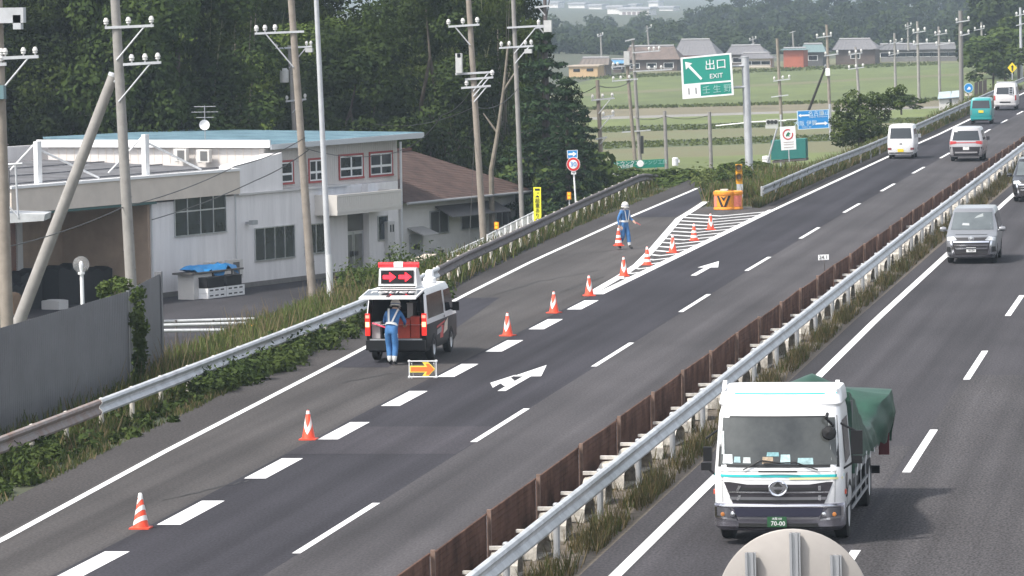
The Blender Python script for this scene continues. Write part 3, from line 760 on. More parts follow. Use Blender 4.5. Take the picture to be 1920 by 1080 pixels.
# ================================================================== the white two-storey building
FA = Vector((-46.63, 202.0, 0)); FD = Vector((.33372, .94267, 0)); FN = Vector((.94267, -.33372, 0))   # facade origin, direction, outward normal
UZ = Vector((0, 0, 1)); YZ = -3.6
def FU(px, py, v=0.0):
    """facade coordinate u and height z of a sight line, on the plane v metres behind the front wall"""
    d = ray(px, py); o = FA - FN * v
    t = (o - CAMP).dot(FN) / d.dot(FN); q = CAMP + d * t
    return (q - o).dot(FD), q.z
def fb(mb, u0, u1, v0, v1, z0, z1):             # box in facade axes (v = depth behind the facade)
    return mb.obox(FA, FD, -FN, UZ, (u0, u1), (v0, v1), (z0, z1))
def FP(u, v, z): return FA + FD * u - FN * v + UZ * z
def window(parent, u0, u1, z0, z1, v, n=4, split=None, frame=ALU, fw=.05, glass=None):
    """frame proud of the wall with panes set in it, bars between"""
    f = MB()
    fb(f, u0, u1, v - .06, v - .003, z1 - fw, z1); fb(f, u0, u1, v - .09, v - .003, z0, z0 + fw)
    fb(f, u0, u0 + fw, v - .06, v - .003, z0 + fw, z1 - fw); fb(f, u1 - fw, u1, v - .06, v - .003, z0 + fw, z1 - fw)
    for k in range(1, n):
        uu = u0 + (u1 - u0) * k / n; fb(f, uu - .03, uu + .03, v - .05, v - .003, z0 + fw, z1 - fw)
    if split: zz = z0 + (z1 - z0) * split; fb(f, u0 + fw, u1 - fw, v - .055, v - .003, zz - .03, zz + .03)
    w = f.build('window', frame, parent)
    g_ = MB(); fb(g_, u0 + fw, u1 - fw, v - .02, v - .001, z0 + fw, z1 - fw); g_.build('pane', glass or WGLASS, w)
    return w
TH = 'office_building'
bt = thing(TH, 'white two-storey office building with red-framed upper windows and a blue metal roof', 'building', FP(11, 0, YZ))
# lower storey
mb = MB()
fb(mb, 0, 17.15, 0, 8, YZ + .25, .62); fb(mb, 19.15, 22.0, 0, 8, YZ + .25, .62); fb(mb, 17.15, 19.15, .35, 8, YZ + .25, .62)
mb.prism([FP(7.0, -.003, .62), FP(11.3, -.003, .62), FP(11.3, -.003, 2.40), FP(7.0, -.003, 1.95)], -FN * .75)
mb.build('lower_wall', WHITEW, bt)
mb = MB(); fb(mb, -.02, 17.1, -.03, .2, YZ, YZ + .25); fb(mb, 19.2, 22.02, -.03, .2, YZ, YZ + .25); mb.build('plinth', M('dark_plinth', (.17, .16, .15), .9, 0, .2, 2), bt)
mb = MB(); fb(mb, 7.2, 17.2, -.16, .8, .62, .70); mb.build('ledge', GREYW, bt)
mb = MB(); fb(mb, 11.0, 23.4, .8, 12.6, -1.0, 2.62)
for k in range(60): fb(mb, 11.05 + k * .205, 11.075 + k * .205, .787, .8, .72, 2.60)   # ribbed siding
mb.build('upper_wall', M('ribbed_siding', (.60, .565, .54), .75, 0, .06, 1.0), bt)
mb = MB()
for k in range(26): fb(mb, 10.985, 11.0, 1.0 + k * .44, 1.03 + k * .44, 1.9, 2.6)
mb.build('side_siding', M('cream_siding', (.66, .59, .52), .75, 0, .05, 1.0), bt)
mb = MB()
ra, rb, rc, rd = FP(10.9, .35, 2.70), FP(23.9, -.35, 2.80), FP(23.9, 12.8, 2.93), FP(10.9, 12.8, 3.02)
mb.prism([ra, rb, rc, rd], (0, 0, .06))
n = 44
for k in range(n + 1):
    a = ra.lerp(rb, k / n); d_ = rd.lerp(rc, k / n); mb.obox(a + Vector((0, 0, .06)), (d_ - a), FD, UZ, (0, 1), (-.02, .02), (0, .045))
mb.build('roof', M('blue_metal_roof', (.11, .20, .25), .6, .1, .25, .7, (.17, .27, .32)), bt)
mb = MB(); mb.prism([FP(10.85, .30, 2.55), FP(23.95, -.40, 2.62), FP(23.95, -.40, 2.88), FP(10.85, .30, 2.78)], -FN * .045); mb.build('fascia', M('pale_fascia', (.52, .54, .56), .5), bt)
mb = MB(); fb(mb, 10.78, 10.89, .35, 13.1, 2.64, 2.99); mb.build('white_fascia', WHITE, bt)
mb = MB(); fb(mb, -16, 3, 12.7, 16, -1, 2.30); fb(mb, -16.2, 3.2, 12.4, 16.2, 2.30, 2.42); mb.build('rear_block', MATS['blue_metal_roof'], bt)
# low grey roof between the parapet and the upper storey
mb = MB(); A_, B_, C_, D_ = FP(-15, 0.1, 1.5), FP(11.0, .1, 1.5), FP(11.0, 12.6, 1.96), FP(-15, 12.6, 1.96)
mb.prism([A_, B_, C_, D_], (0, 0, .06))
for k in range(66):
    a = A_.lerp(B_, k / 66); d_ = D_.lerp(C_, k / 66); mb.obox(a + Vector((0, 0, .06)), d_ - a, FD, UZ, (0, 1), (-.02, .02), (0, .05))
for k in range(3): fb(mb, -14 + k * .01, 10.9, 3.0 + k * 3.2, 3.12 + k * 3.2, 1.62 + k * .118, 1.76 + k * .118)
mb.build('low_roof', M('grey_metal_roof', (.17, .17, .18), .6, .3, .25, .8), bt)
mb = MB(); fb(mb, -11.2, 7.0, -.34, .1, .72, 1.75); mb.build('parapet', CREAM, bt)
mb = MB(); fb(mb, -11.3, 7.05, -.42, .12, 1.75, 1.86); mb.build('parapet_cap', WHITE, bt)
mb = MB(); fb(mb, -11.0, .05, -.32, .3, .60, .715); mb.build('bay_beam', M('green_beam', (.03, .09, .08), .6), bt)
# loading bay on the left
mb = MB(); fb(mb, -.18, 0.0, .02, 5.9, YZ, 1.3); mb.build('bay_side_wall', M('tan_board', (.42, .31, .23), .85, 0, .15, .8), bt)
mb = MB(); fb(mb, -4.9, -.18, 4.5, 4.7, YZ, 1.4); mb.build('bay_back_wall', MATS['tan_board'], bt)
mb = MB(); fb(mb, -15.0, -5.3, 3.5, 3.9, YZ, 1.4)
for k in range(44): fb(mb, -15.0, -5.3, 3.47, 3.5, YZ + .05 + k * .11, YZ + .10 + k * .11)
mb.build('roller_shutter', M('brown_shutter', (.26, .14, .10), .7, .1, .2, 1.5), bt)
mb = MB(); fb(mb, -5.3, -4.9, 3.4, 4.8, YZ, 1.4); mb.build('bay_column', GREYW, bt)
mb = MB(); fb(mb, -15.3, -15.0, 2.5, 14, YZ, 1.4); fb(mb, -15.3, 0, 13.8, 14, YZ, 2.3); fb(mb, 0, 23, 13.9, 14.1, YZ, 2.7); mb.build('rear_wall', WHITEW, bt)
# ground-floor windows
u0, z1 = FU(325, 370); u1 = FU(422, 365)[0]; z0 = FU(326, 445)[1]
window(bt, u0, u1, z0, z1, 0, 4, .62)
for (xl, yt, xr, yb, n) in ((476, 428, 551, 491, 4), (569, 421, 613, 478, 2)):
    u0, z1 = FU(xl, yt); z0 = FU(xl, yb)[1]; u1 = FU(xr, yt)[0]; window(bt, u0, u1, z0, z1, 0, n)
u0, z1 = FU(707, 405); z0 = FU(707, 452)[1]; window(bt, u0, u0 + .95, z0, z1, 0, 1)
REDF = M('red_window_frame', (.36, .05, .045), .5)
CURT = M('curtained_glass', (.16, .15, .14), .25, 0, .6, 2.5, (.045, .045, .05), stretch=(6, 6, .6))
for (xl, yt, xr, yb) in ((500, 303, 549, 349), (577, 297, 606, 344), (634, 290, 680, 338), (691, 285, 735, 333)):
    u0, z1 = FU(xl, yt, .8); z0 = FU(xl, yb, .8)[1]; u1 = FU(xr, yt, .8)[0]
    w = window(bt, u0, u1, z0, z1, .8, 1, None, REDF, .09)
    i = MB(); d = .1
    for a, b in ((u0 + d, (u0 + u1) / 2), ((u0 + u1) / 2, u1 - d)):
        fb(i, a, a + .05, .75, .79, z0 + d, z1 - d); fb(i, b - .05, b, .75, .79, z0 + d, z1 - d); fb(i, a + .05, b - .05, .75, .79, z0 + d, z0 + d + .06); fb(i, a + .05, b - .05, .75, .79, z1 - d - .06, z1 - d)
        fb(i, a + .05, b - .05, .77, .788, z0 + (z1 - z0) * .38, z0 + (z1 - z0) * .47)
    i.build('sash', SIGNW, w)
# entrance
mb = MB(); fb(mb, 17.2, 19.1, .28, .345, -1.55, -.75); mb.build('transom', M('transom_glass', (.12, .115, .11), .3), bt)
dr = MB(); 
for a, b in ((17.2, 18.13), (18.17, 19.1)):
    fb(dr, a, a + .09, .28, .34, YZ + .12, -1.6); fb(dr, b - .09, b, .28, .34, YZ + .12, -1.6); fb(dr, a + .09, b - .09, .28, .34, YZ + .12, YZ + .3); fb(dr, a + .09, b - .09, .28, .34, -1.72, -1.6)
d_ = dr.build('entrance_door', ALU, bt)
mb = MB()
for a, b in ((17.29, 18.04), (18.26, 19.01)): fb(mb, a, b, .31, .33, YZ + .3, -1.72)
mb.build('pane', M('door_glass', (.16, .16, .15), .2, 0, .3, .8, spec=.6), d_)
mb = MB(); fb(mb, 17.85, 18.05, .22, .28, -2.75, -2.5); fb(mb, 18.25, 18.5, .22, .28, -2.72, -2.52); mb.build('handle', SIGNK, d_)
mb = MB(); fb(mb, 17.15, 19.15, -.5, .3, YZ, YZ + .12); mb.build('doorstep', M('doorstep', (.15, .09, .08), .8), bt)
# balcony
u0 = FU(632, 385, -1.2)[0]; u1 = FU(741, 380, -1.2)[0] + .6
mb = MB(); fb(mb, u0, u1, -1.2, -1.12, -.62, .33); fb(mb, u0, u0 + .08, -1.12, 0, -.62, .33); fb(mb, u1 - .08, u1, -1.12, 0, -.62, .33); fb(mb, u0 + .08, u1 - .08, -1.12, 0, -.62, -.5)
for k in range(34): fb(mb, u0 + .1 + k * (u1 - u0 - .2) / 34, u0 + .13 + k * (u1 - u0 - .2) / 34, -1.212, -1.2, -.5, .22)
for zz in (.22, -.5): fb(mb, u0 - .02, u1 + .02, -1.225, -1.212, zz, zz + .1)
bl = mb.build('balcony', M('balcony_panel', (.60, .57, .53), .7), bt)
mb = MB(); fb(mb, u0 + .08, u1 - .08, -1.12, -.01, .1, .13); mb.build('blue_sheet_cover', M('blue_sheet', (.06, .13, .24), .5), bl)
mb = MB(); fb(mb, 20.6, 21.3, -.2, -.002, -2.75, -1.25); mb.build('meter_box', GREYW, bt)
mb = MB(); 
for du in (.22, .46): fb(mb, 20.6 + du, 20.6 + du + .13, -.205, -.2, -1.75, -1.4)
mb.build('meter_dial', SIGNK, bt)
mb = MB(); mb.path([FP(20.75, -.12, -2.75), FP(20.8, -.25, -3.2), FP(21.0, -.3, -3.38), FP(21.2, -.25, -3.15), FP(21.22, -.12, -2.75)], .05, 7); mb.build('conduit', SIGNK, bt)
mb = MB(); mb.tube(FP(22.1, -.12, YZ), FP(22.1, -.12, 2.5), .06); mb.build('drainpipe', M('drainpipe', (.55, .56, .57), .5), bt)
mb = MB(); mb.tube(FP(-.02, -.08, YZ), FP(-.02, -.08, .7), .045); mb.build('drainpipe', MATS['drainpipe'], bt)
mb = MB(); mb.tube(FP(7.05, -.06, -2.7), FP(7.05, -.06, .7), .03); mb.build('drainpipe', MATS['drainpipe'], bt)
u_, z_ = FU(460, 418); mb = MB(); fb(mb, u_, u_ + .12, -.3, 0, z_ - .05, z_ + .05); fb(mb, u_ - .1, u_ + .35, -.45, -.25, z_ - .08, z_ + .12); mb.build('camera_bracket', STEELG, bt)
# white sign brackets on the parapet
for px, pt, pbm, px2, py2 in ((70, 265, 345, 180, 338), (272, 252, 330, 372, 322)):
    u, zt = FU(px, pt, .2); zb = 1.84; ue, ze = FU(px2, py2, .2)
    t = thing('sign_bracket', 'white steel upright with diagonal stay on the parapet, ' + ('at its left end' if px < 100 else 'just right of the tall grey pole'), 'bracket', FP(u, .2, zb))
    mb = MB(); fb(mb, u - .16, u + .16, .1, .3, zb, zt); mb.build('upright', WHITE, t)
    mb = MB(); mb.tube(FP(u + .1, .2, zt - .35), FP(ue + .2, .2, zb + .06), .05); mb.build('stay', WHITE, t)
    mb = MB(); mb.tube(FP(u + .1, .4, zt - .1), FP(u + 0.1, 2.2, zb + .1), .04); mb.build('back_stay', WHITE, t)
# air conditioners: proto + copies
def ac(label, pos, s=1.0, ax=None, out=None):
    ax, out = ax or FD, out or FN
    t = thing('air_conditioner', label, 'air conditioner', pos)
    def L(mb, a, b, c): return mb.obox(pos, ax, -out, UZ, a, b, c)
    mb = MB(); L(mb, (-.42 * s, .42 * s), (0, .32 * s), (.03, .75 * s)); mb.build('casing', M('ac_casing', (.58, .56, .53), .5), t)
    mb = MB(); L(mb, (-.30 * s, .16 * s), (-.012, 0), (.12 * s, .66 * s)); mb.build('fan_grille', M('ac_grille', (.11, .11, .11), .6), t)
    mb = MB(); L(mb, (-.35 * s, -.28 * s), (.02, .3), (0, .03)); L(mb, (.28 * s, .35 * s), (.02, .3), (0, .03)); mb.build('feet', STEELG, t)
    return t
for v_, lab in ((4.98, 'left of the two cream air conditioners below the white fascia on the roof'), (3.74, 'right of the two cream air conditioners below the white fascia on the roof')):
    ac(lab, FP(10.45, v_, 1.98 - (4.98 - v_) * .03), .82, -FN, -FD)
u, z = FU(520, 358, .4); ac('small air conditioner on the ledge under the leftmost red window', FP(u, .3, .70), .75)
u, z = FU(405, 522, -.8); ac('left of the two outdoor air conditioners standing by the blue sheet', FP(u + .2, -.7, YZ + .55), 1.15)
u, z = FU(438, 520, -.8); ac('right of the two outdoor air conditioners standing by the blue sheet', FP(u + .5, -.7, YZ + .55), 1.15)
ac('grey air conditioner at the foot of the brown-roofed house wall', FP(26.2, 0.0, YZ), 1.05)
u, z = FU(405, 540, -.8); t = thing('equipment_stand', 'white steel stand under the two outdoor air conditioners', 'stand', FP(u, -.7, YZ))
for du in (-.3, .6, 1.5, 2.0):
    mb = MB(); fb(mb, u + du, u + du + .05, -.75, -.35, YZ, YZ + .5); mb.build('leg', SIGNW, t)
mb = MB(); fb(mb, u - .35, u + 2.1, -.78, -.3, YZ + .5, YZ + .545); mb.build('top', SIGNW, t)
# bench with blue sheet, crates
u, z = FU(345, 556, -1.6); u1 = FU(425, 545, -1.6)[0]; ve = -1.7
t = thing('steel_table', 'dark steel table with a closed side panel at the foot of the white wall', 'table', FP((u + u1) / 2, ve, YZ))
mb = MB(); fb(mb, u - .3, u1 + .5, ve - .5, ve + .5, YZ + 1.12, YZ + 1.2); mb.build('table_top', M('dark_steel', (.10, .095, .09), .6, .3), t)
mb = MB(); fb(mb, u, u + 1.5, ve - .42, ve - .38, YZ, YZ + 1.1); fb(mb, u, u + .05, ve - .38, ve + .4, YZ, YZ + 1.1); mb.build('side_panel', GREYW, t)
for du in (1.6, 3.2): mb = MB(); fb(mb, u + du, u + du + .06, ve - .42, ve - .36, YZ, YZ + 1.12); mb.build('leg', MATS['dark_steel'], t)
rows = []
for i in range(9):
    f = i / 8; rows.append([FP(u + .1 + f * (u1 - u + .1), ve - .42 + .8 * j / 6, YZ + 1.22 + .16 * math.sin(f * 9 + j) * (1 if 0 < i < 8 else .1) ** 2 + .10 - (.35 if j == 0 and i % 3 else 0)) for j in range(7)])
mb = MB(); mb.grid(rows); mb.grid([[p - Vector((0, 0, .03)) for p in r][::-1] for r in rows])
tag(mb.build('tarpaulin_sheet', M('blue_tarpaulin', (.015, .22, .52), .45, 0, .2, 3)), 'crumpled bright blue plastic sheet lying on the dark steel table', 'tarpaulin')
def crate(lab, uu, zz, m1, grp=None):
    t = thing('plastic_crate', lab, 'crate', FP(uu, ve - .55, zz), grp); mb = MB()
    fb(mb, uu, uu + 1.5, ve - .9, ve - .2, zz, zz + .04)
    for a, b, c, d in ((0, 1.5, -.9, -.86), (0, 1.5, -.24, -.2), (0, .04, -.86, -.24), (1.46, 1.5, -.86, -.24)): fb(mb, uu + a, uu + b, ve + c, ve + d, zz + .04, zz + .22)
    mb.build('shell', m1, t)
    mb = MB()
    for k in range(3): fb(mb, uu + .15 + k * .45, uu + .42 + k * .45, ve - .906, ve - .9, zz + .09, zz + .15)
    mb.build('grip_slot', SIGNK, t)
u, z = FU(383, 556, -2.4)
crate('lower white plastic crate of the pair under the dark table, left stack', u, YZ + .05, SIGNW); crate('upper white plastic crate of the pair under the dark table, left stack', u, YZ + .28, SIGNW)
crate('lower white plastic crate of the right stack beside the dark table', u + 1.56, YZ + .05, SIGNW); crate('upper white plastic crate of the right stack beside the dark table', u + 1.56, YZ + .28, SIGNW)
def blackbox(lab, uu, w, zz, h):
    t = thing('black_crate', lab, 'crate', FP(uu + w / 2, ve - .5, zz)); mb = MB(); fb(mb, uu, uu + w, ve - .85, ve - .25, zz, zz + h); mb.build('shell', BLACK, t)
    mb = MB(); fb(mb, uu - .02, uu + w + .02, ve - .87, ve - .23, zz + h, zz + h + .05); mb.build('rim', BLACK, t)
blackbox('large black crate on the left stack of white crates under the table', u + .02, 1.4, YZ + .5, .42); blackbox('small black crate on the right stack of white crates', u + 1.6, 1.3, YZ + .5, .40)
# covered stock in the loading bay
for k, (uu, w, h, lab, mt) in enumerate([(-9.3, 1.3, 1.3, 'black covered stack at the left of the loading bay', BLACK), (-7.6, 1.6, 1.75, 'tall black covered stack in the middle of the loading bay', BLACK), (-5.5, 2.2, 1.85, 'wide black covered stack beside the grey column of the bay', BLACK), (-2.9, 2.4, 1.55, 'low black covered stack in front of the tan bay wall', BLACK), (-10.4, .55, 1.0, 'narrow brown carton at the left of the loading bay', M('carton', (.23, .15, .09), .85, 0, .15, 2)), (-7.0, .7, .45, 'small grey carton lying before the black covered stacks', GREYW)]):
    t = thing('covered_stack' if mt is BLACK else 'carton', lab, 'stack' if mt is BLACK else 'carton', FP(uu + w / 2, 2.2, YZ)); mb = MB()
    vv = 1.2 + (k % 2) * .5 if mt is BLACK else .2
    rows = []
    for i in range(9):
        a = i / 8; rows.append([FP(uu + w * a, vv + .9 * j / 4, YZ + h * (1 - .10 * abs(math.sin(a * 7 + k)) - (.06 if j in (0, 4) else 0))) for j in range(5)])
    mb.grid(rows); lo = [[Vector((p.x, p.y, YZ)) for p in r] for r in rows]
    mb.grid([[a_[0], b_[0]] for a_, b_ in zip(lo, rows)]); mb.grid([[b_[-1], a_[-1]] for a_, b_ in zip(lo, rows)]); mb.grid([rows[0], lo[0]]); mb.grid([lo[-1], rows[-1]])
    mb.build('cover' if mt is BLACK else 'box', mt, t)
u, z = FU(715, 545, -2.6)
t = thing('letter_stand', 'small white letter-shaped stand on the yard in front of the entrance', 'stand', FP(18.9, -1.6, YZ)); mb = MB()
a = FP(18.9, -1.6, YZ)
for k in range(12):
    t0, t1 = 2 * math.pi * k / 12, 2 * math.pi * (k + 1) / 12
    mb.tube(a + Vector((.22 * math.cos(t0), 0, .55 + .32 * math.sin(t0))), a + Vector((.22 * math.cos(t1), 0, .55 + .32 * math.sin(t1))), .06, n=6)
mb.build('ring', SIGNW, t); mb = MB(); mb.obox(a, (1, 0, 0), (0, 1, 0), UZ, (-.05, .32), (-.12, .12), (0, .2)); mb.build('base', SIGNW, t)
# yard surface
m_ = MB(); m_.grid([[G(px, py, YZ + .03) for px in (-700, -150, 250, 480, 700, 900)] for py in (700, 560, 500)], False)
tag(m_.build('yard', A_YARD), 'dark asphalt yard in front of the white building', 'yard', kind='structure')

# ------------------------------------------------------------------ brown-roofed house
ht = thing('brown_roof_house', 'single-storey white house with a brown hipped roof at the right of the office building', 'house', FP(29, 4, YZ))
HV = .5; HU0, HU1 = 22.6, FU(967, 440, HV)[0]
mb = MB(); fb(mb, HU0, HU1, HV, HV + 8, YZ + .35, -.45); mb.build('wall', M('house_wall', (.66, .64, .63), .8, 0, .06, 1), ht)
mb = MB(); fb(mb, HU0 - .0, HU1 + .02, HV - .02, HV + .2, YZ, YZ + .35); mb.build('plinth', MATS['dark_plinth'], ht)
e = [FP(HU0 - .3, HV - .8, -.45), FP(HU1 + .9, HV - .8, -.45), FP(HU1 + .9, HV + 8.8, -.45), FP(HU0 - .3, HV + 8.8, -.45)]
r0_, r1_ = FP(HU0 - .3, HV + 4, 1.75), FP(HU0 + 8.6, HV + 4, 1.75)
mb = MB(); mb.add([*e, r0_, r1_], [[0, 1, 5, 4], [1, 2, 5], [2, 3, 4, 5], [3, 0, 4], [3, 2, 1, 0]])
for k in range(30):
    f = (k + .5) / 30; a = e[0].lerp(r0_, f); b = e[1].lerp(r1_, f); mb.obox(a, b - a, -FN, UZ, (0, 1), (-.012, .012), (-.01, .012))
rf = mb.build('roof', M('brown_roof', (.082, .050, .042), .85, 0, .3, 1.2, (.115, .072, .060)), ht)
mb = MB(); mb.obox(r0_, r1_ - r0_, -FN, UZ, (0, 1), (-.12, .12), (-.02, .10)); mb.build('ridge_cap', M('ridge_brown', (.16, .07, .055), .7), rf)
mb = MB(); mb.tube(e[0] + Vector((0, 0, -.02)) + FN * .06, e[1] + Vector((0, 0, -.02)) + FN * .06, .07); mb.build('gutter', M('gutter', (.33, .33, .34), .5), ht)
mb = MB(); dU = FU(992, 0, 0)
u0, z1 = FU(767, 440, HV); mb = MB(); fb(mb, u0, u0 + 1.25, HV - .05, HV - .003, YZ + .35, z1); d_ = mb.build('door', M('house_door', (.36, .36, .37), .6), ht)
mb = MB(); fb(mb, u0 + .3, u0 + .95, HV - .058, HV - .05, z1 - .75, z1 - .5); mb.build('door_window', SIGNK, d_)
mb = MB(); mb.prism([FP(u0 - .15, HV - .9, z1 - .05), FP(u0 + 1.4, HV - .9, z1 - .05), FP(u0 + 1.4, HV, z1 + .3), FP(u0 - .15, HV, z1 + .3)], (0, 0, .05)); mb.build('door_canopy', M('canopy_grey', (.40, .39, .38), .6), ht)
for xl, yt, xr, yb in ((805, 396, 840, 440), (863, 392, 898, 432), (928, 385, 952, 425)):
    u0, z1 = FU(xl, yt, HV); z0 = FU(xl, yb, HV)[1]; u1 = FU(xr, yt, HV)[0]; window(ht, u0, u1, z0, z1, HV, 2, None, ALU, .06, M('shaded_glass', (.075, .075, .078), .3))  # even dark grey glass for the house windows
mb = MB(); u0 = FU(845, 385, -.4)[0]; u1 = FU(956, 385, -.4)[0]
mb.prism([FP(u0, -.5, -1.35), FP(u1, -.5, -1.35), FP(u1, HV - .01, -.85), FP(u0, HV - .01, -.85)], (0, 0, .05)); mb.build('awning', M('awning_grey', (.13, .125, .125), .6), ht)
for uu in (u0 + (u1 - u0) * .55, u1 - .1): mb = MB(); mb.tube(FP(uu, -.45, YZ), FP(uu, -.45, -1.35), .05); mb.build('awning_post', SIGNK, ht)
a = AX(865, 482, -31.5); t = thing('bicycle', 'dark bicycle leaning by the house wall behind the white railing', 'bicycle', FP(30.2, -.3, YZ))
for du in (0, 1.05):
    mb = MB(); c = FP(29.7 + du, -.3, YZ + .33)
    for k in range(14):
        t0, t1 = 6.2832 * k / 14, 6.2832 * (k + 1) / 14; mb.tube(c + FD * (.33 * math.cos(t0)) + UZ * (.33 * math.sin(t0)), c + FD * (.33 * math.cos(t1)) + UZ * (.33 * math.sin(t1)), .025, n=5)
    mb.build('wheel', RUBBER, t)
q = lambda du, z: FP(29.7 + du, -.3, YZ + z)
mb = MB()
for a_, b_ in ((q(0, .33), q(.35, .3)), (q(.35, .3), q(.25, .85)), (q(.25, .75), q(.85, .8)), (q(.35, .3), q(.85, .75)), (q(.85, .95), q(1.05, .33)), (q(0, .33), q(.27, .75))): mb.tube(a_, b_, .022, n=6)
mb.build('frame', SIGNK, t); mb = MB(); mb.tube(q(.15, .9), q(.38, .9), .06); mb.build('saddle', SIGNK, t); mb = MB(); mb.tube(q(.8, 1.0), q(.95, 1.02), .03); mb.obox(q(.85, 1.0), FN, FD, UZ, (-.25, .25), (-.02, .02), (-.02, .02)); mb.build('handlebar', SIGNK, t)
# roof antenna with dish
t = thing('roof_antenna', 'television antenna with a white dish on the rear roof', 'antenna', FP(11.6, 4.3, 2.9))
b = FP(11.6, 4.3, 2.9); mb = MB(); mb.tube(b, b + Vector((0, 0, 1.65)), .02); mb.build('mast', STEELG, t)
mb = MB(); mb.lathe([(0.001, 0), (.16, .02), (.24, .08)], b + Vector((.0, -.12, .75)), (.25, -1, .2), 16); mb.lathe([(.24, .08), (.16, .03), (0.001, .01)], b + Vector((.0, -.115, .75)), (.25, -1, .2), 16); mb.build('dish', WHITE, t)
mb = MB()
for zz, w in ((1.6, .5), (1.35, .62), (1.1, .4)): mb.tube(b + Vector((-w, 0, zz)), b + Vector((w, .1, zz)), .015, n=5)
for k in range(6): mb.tube(b + Vector((-.5 + .2 * k, -.2, 1.36)), b + Vector((-.5 + .2 * k, .2, 1.36)), .01, n=4)
mb.build('aerial', STEELG, t)

# ------------------------------------------------------------------ grey panel fence, white railing, globe lamp, things in the yard
t = thing('panel_fence', 'tall grey corrugated metal fence behind the left guardrail', 'fence', (-27.2, 108, -.9))
PF = M('grey_panel', (.165, .167, .175), .55, .3, .1, .8)
def panelrun(p, q, ztop, zb, n, gap=.02):
    p, q = Vector(p), Vector(q); d = (q - p); L = d.length; d /= L; nn = Vector((d.y, -d.x, 0))
    for k in range(n):
        a, b = L * k / n + gap, L * (k + 1) / n - gap; mb = MB(); rows = []
        m_ = max(6, int((b - a) / .045))
        pts = [(a + (b - a) * i / m_, (.014 if (i % 4) in (1, 2) else -.014)) for i in range(m_ + 1)]
        mb.grid([[p + d * s + nn * o + UZ * z for s, o in pts] for z in (zb, ztop)], False)
        mb.grid([[p + d * s + nn * (o - .006) + UZ * z for s, o in pts][::-1] for z in (zb, ztop)], False)
        mb.build('panel', PF, t)
        mb = MB(); mb.obox(p + d * (a - gap), d, nn, UZ, (-.03, .03), (-.09, -.02), (zb, ztop - .02)); mb.build('post', STEELG, t)
panelrun((-27.22, 86, 0), (-27.22, 115.3, 0), 2.4, -.95, 15)
panelrun((-27.3, 115.8, 0), (-28.0, 122.2, 0), 2.4, -1.4, 3)
mb = MB(); mb.obox((-28.03, 122.25, 0), (1, 0, 0), (0, 1, 0), UZ, (-.09, .09), (-.09, .09), (-1.5, 2.46)); mb.build('end_post', PF, t)
t = thing('railing', 'white railing between the yard of the brown-roofed house and the ramp', 'railing', (-29.6, 185, -.9))
for (pa, pb, n) in (((797, 497), (906, 447), 11), ((914, 441), (1010, 393), 9)):
    a = AX(*pa, -29.7); b = AX(*pb, -29.7); a.z -= .0; d = b - a
    mb = MB()
    for dz in (0, -.62): mb.tube(a + UZ * dz, b + UZ * dz, .028, n=6)
    for k in range(n * 6): p = a + d * (k / (n * 6)); mb.tube(p, p - UZ * .62, .011, n=4)
    mb.build('rail_panel', SIGNW, t)
    for k in range(n + 1): p = a + d * (k / n); mb = MB(); mb.tube(p + UZ * .03, p - UZ * 1.5, .035, n=8); mb.build('post', SIGNW, t)
a = AX(760, 512, -29.7)
t = thing('concrete_kerb_block', 'pale tan concrete parapet block at the near end of the white railing', 'concrete block', (a.x, a.y, a.z - .5)); mb = MB(); mb.obox(a, (0, 1, .01), (1, 0, 0), UZ, (-2, 5.5), (-.2, .2), (-1.2, .25)); mb.build('body', M('tan_concrete', (.44, .37, .29), .9, 0, .2, 3), t); mb = MB(); mb.obox(a, (0, 1, .01), (1, 0, 0), UZ, (-2.05, 5.55), (-.24, .24), (.25, .32)); mb.build('cap', M('tan_concrete_cap', (.50, .43, .35), .9, 0, .2, 3), t)
b = AY(153, 590, 122); t = thing('globe_lamp', 'glass globe lamp on a white post behind the grey fence', 'lamp', (b.x, b.y, -3.6))
top = AY(152, 496, 122); mb = MB(); mb.tube((top.x + .06, top.y, -3.6), (top.x + .01, top.y, top.z - .2), .055, .05); mb.build('post', WHITE, t)
mb = MB(); mb.lathe([(.09, -.26), (.09, -.2), (.05, -.2)], top, n=12); mb.build('collar', WHITE, t)
GLOBE = M('clear_globe', (.75, .75, .75), .05, 0, spec=.6, alpha=.14)
mb = MB(); mb.lathe([(max(.001, .225 * math.sin(math.pi * k / 12)), -.225 * math.cos(math.pi * k / 12)) for k in range(13)], top, n=20); mb.build('globe', GLOBE, t)
mb = MB(); mb.lathe([(.03, -.2), (.05, -.08), (.055, .02), (.03, .08), (.001, .1)], top, n=10); mb.build('bulb', SIGNW, t)
# steel canopy frame at the left edge
t = thing('canopy_frame', 'weathered steel frame with a small canopy at the left picture edge', 'frame', AY(20, 405, 150))
fr = lambda x, y: AY(x, y, 150)
mb = MB(); mb.prism([fr(-40, 325), fr(17, 318), fr(17, 395), fr(-40, 402)], (0, .1, 0)); mb.build('panel', M('dark_panel', (.13, .125, .13), .6), t)
mb = MB(); mb.prism([fr(-60, 398), fr(84, 402), fr(82, 414), fr(-60, 424)], (0, .9, .05)); mb.build('canopy', M('canopy_sheet', (.42, .43, .44), .6, 0, .2, 2), t)
mb = MB(); mb.tube(fr(-40, 312), fr(42, 307), .04); mb.tube(fr(29, 309), fr(34, 408), .035); mb.tube(fr(17, 388), fr(36, 408), .03); mb.build('tubes', GALVP, t)
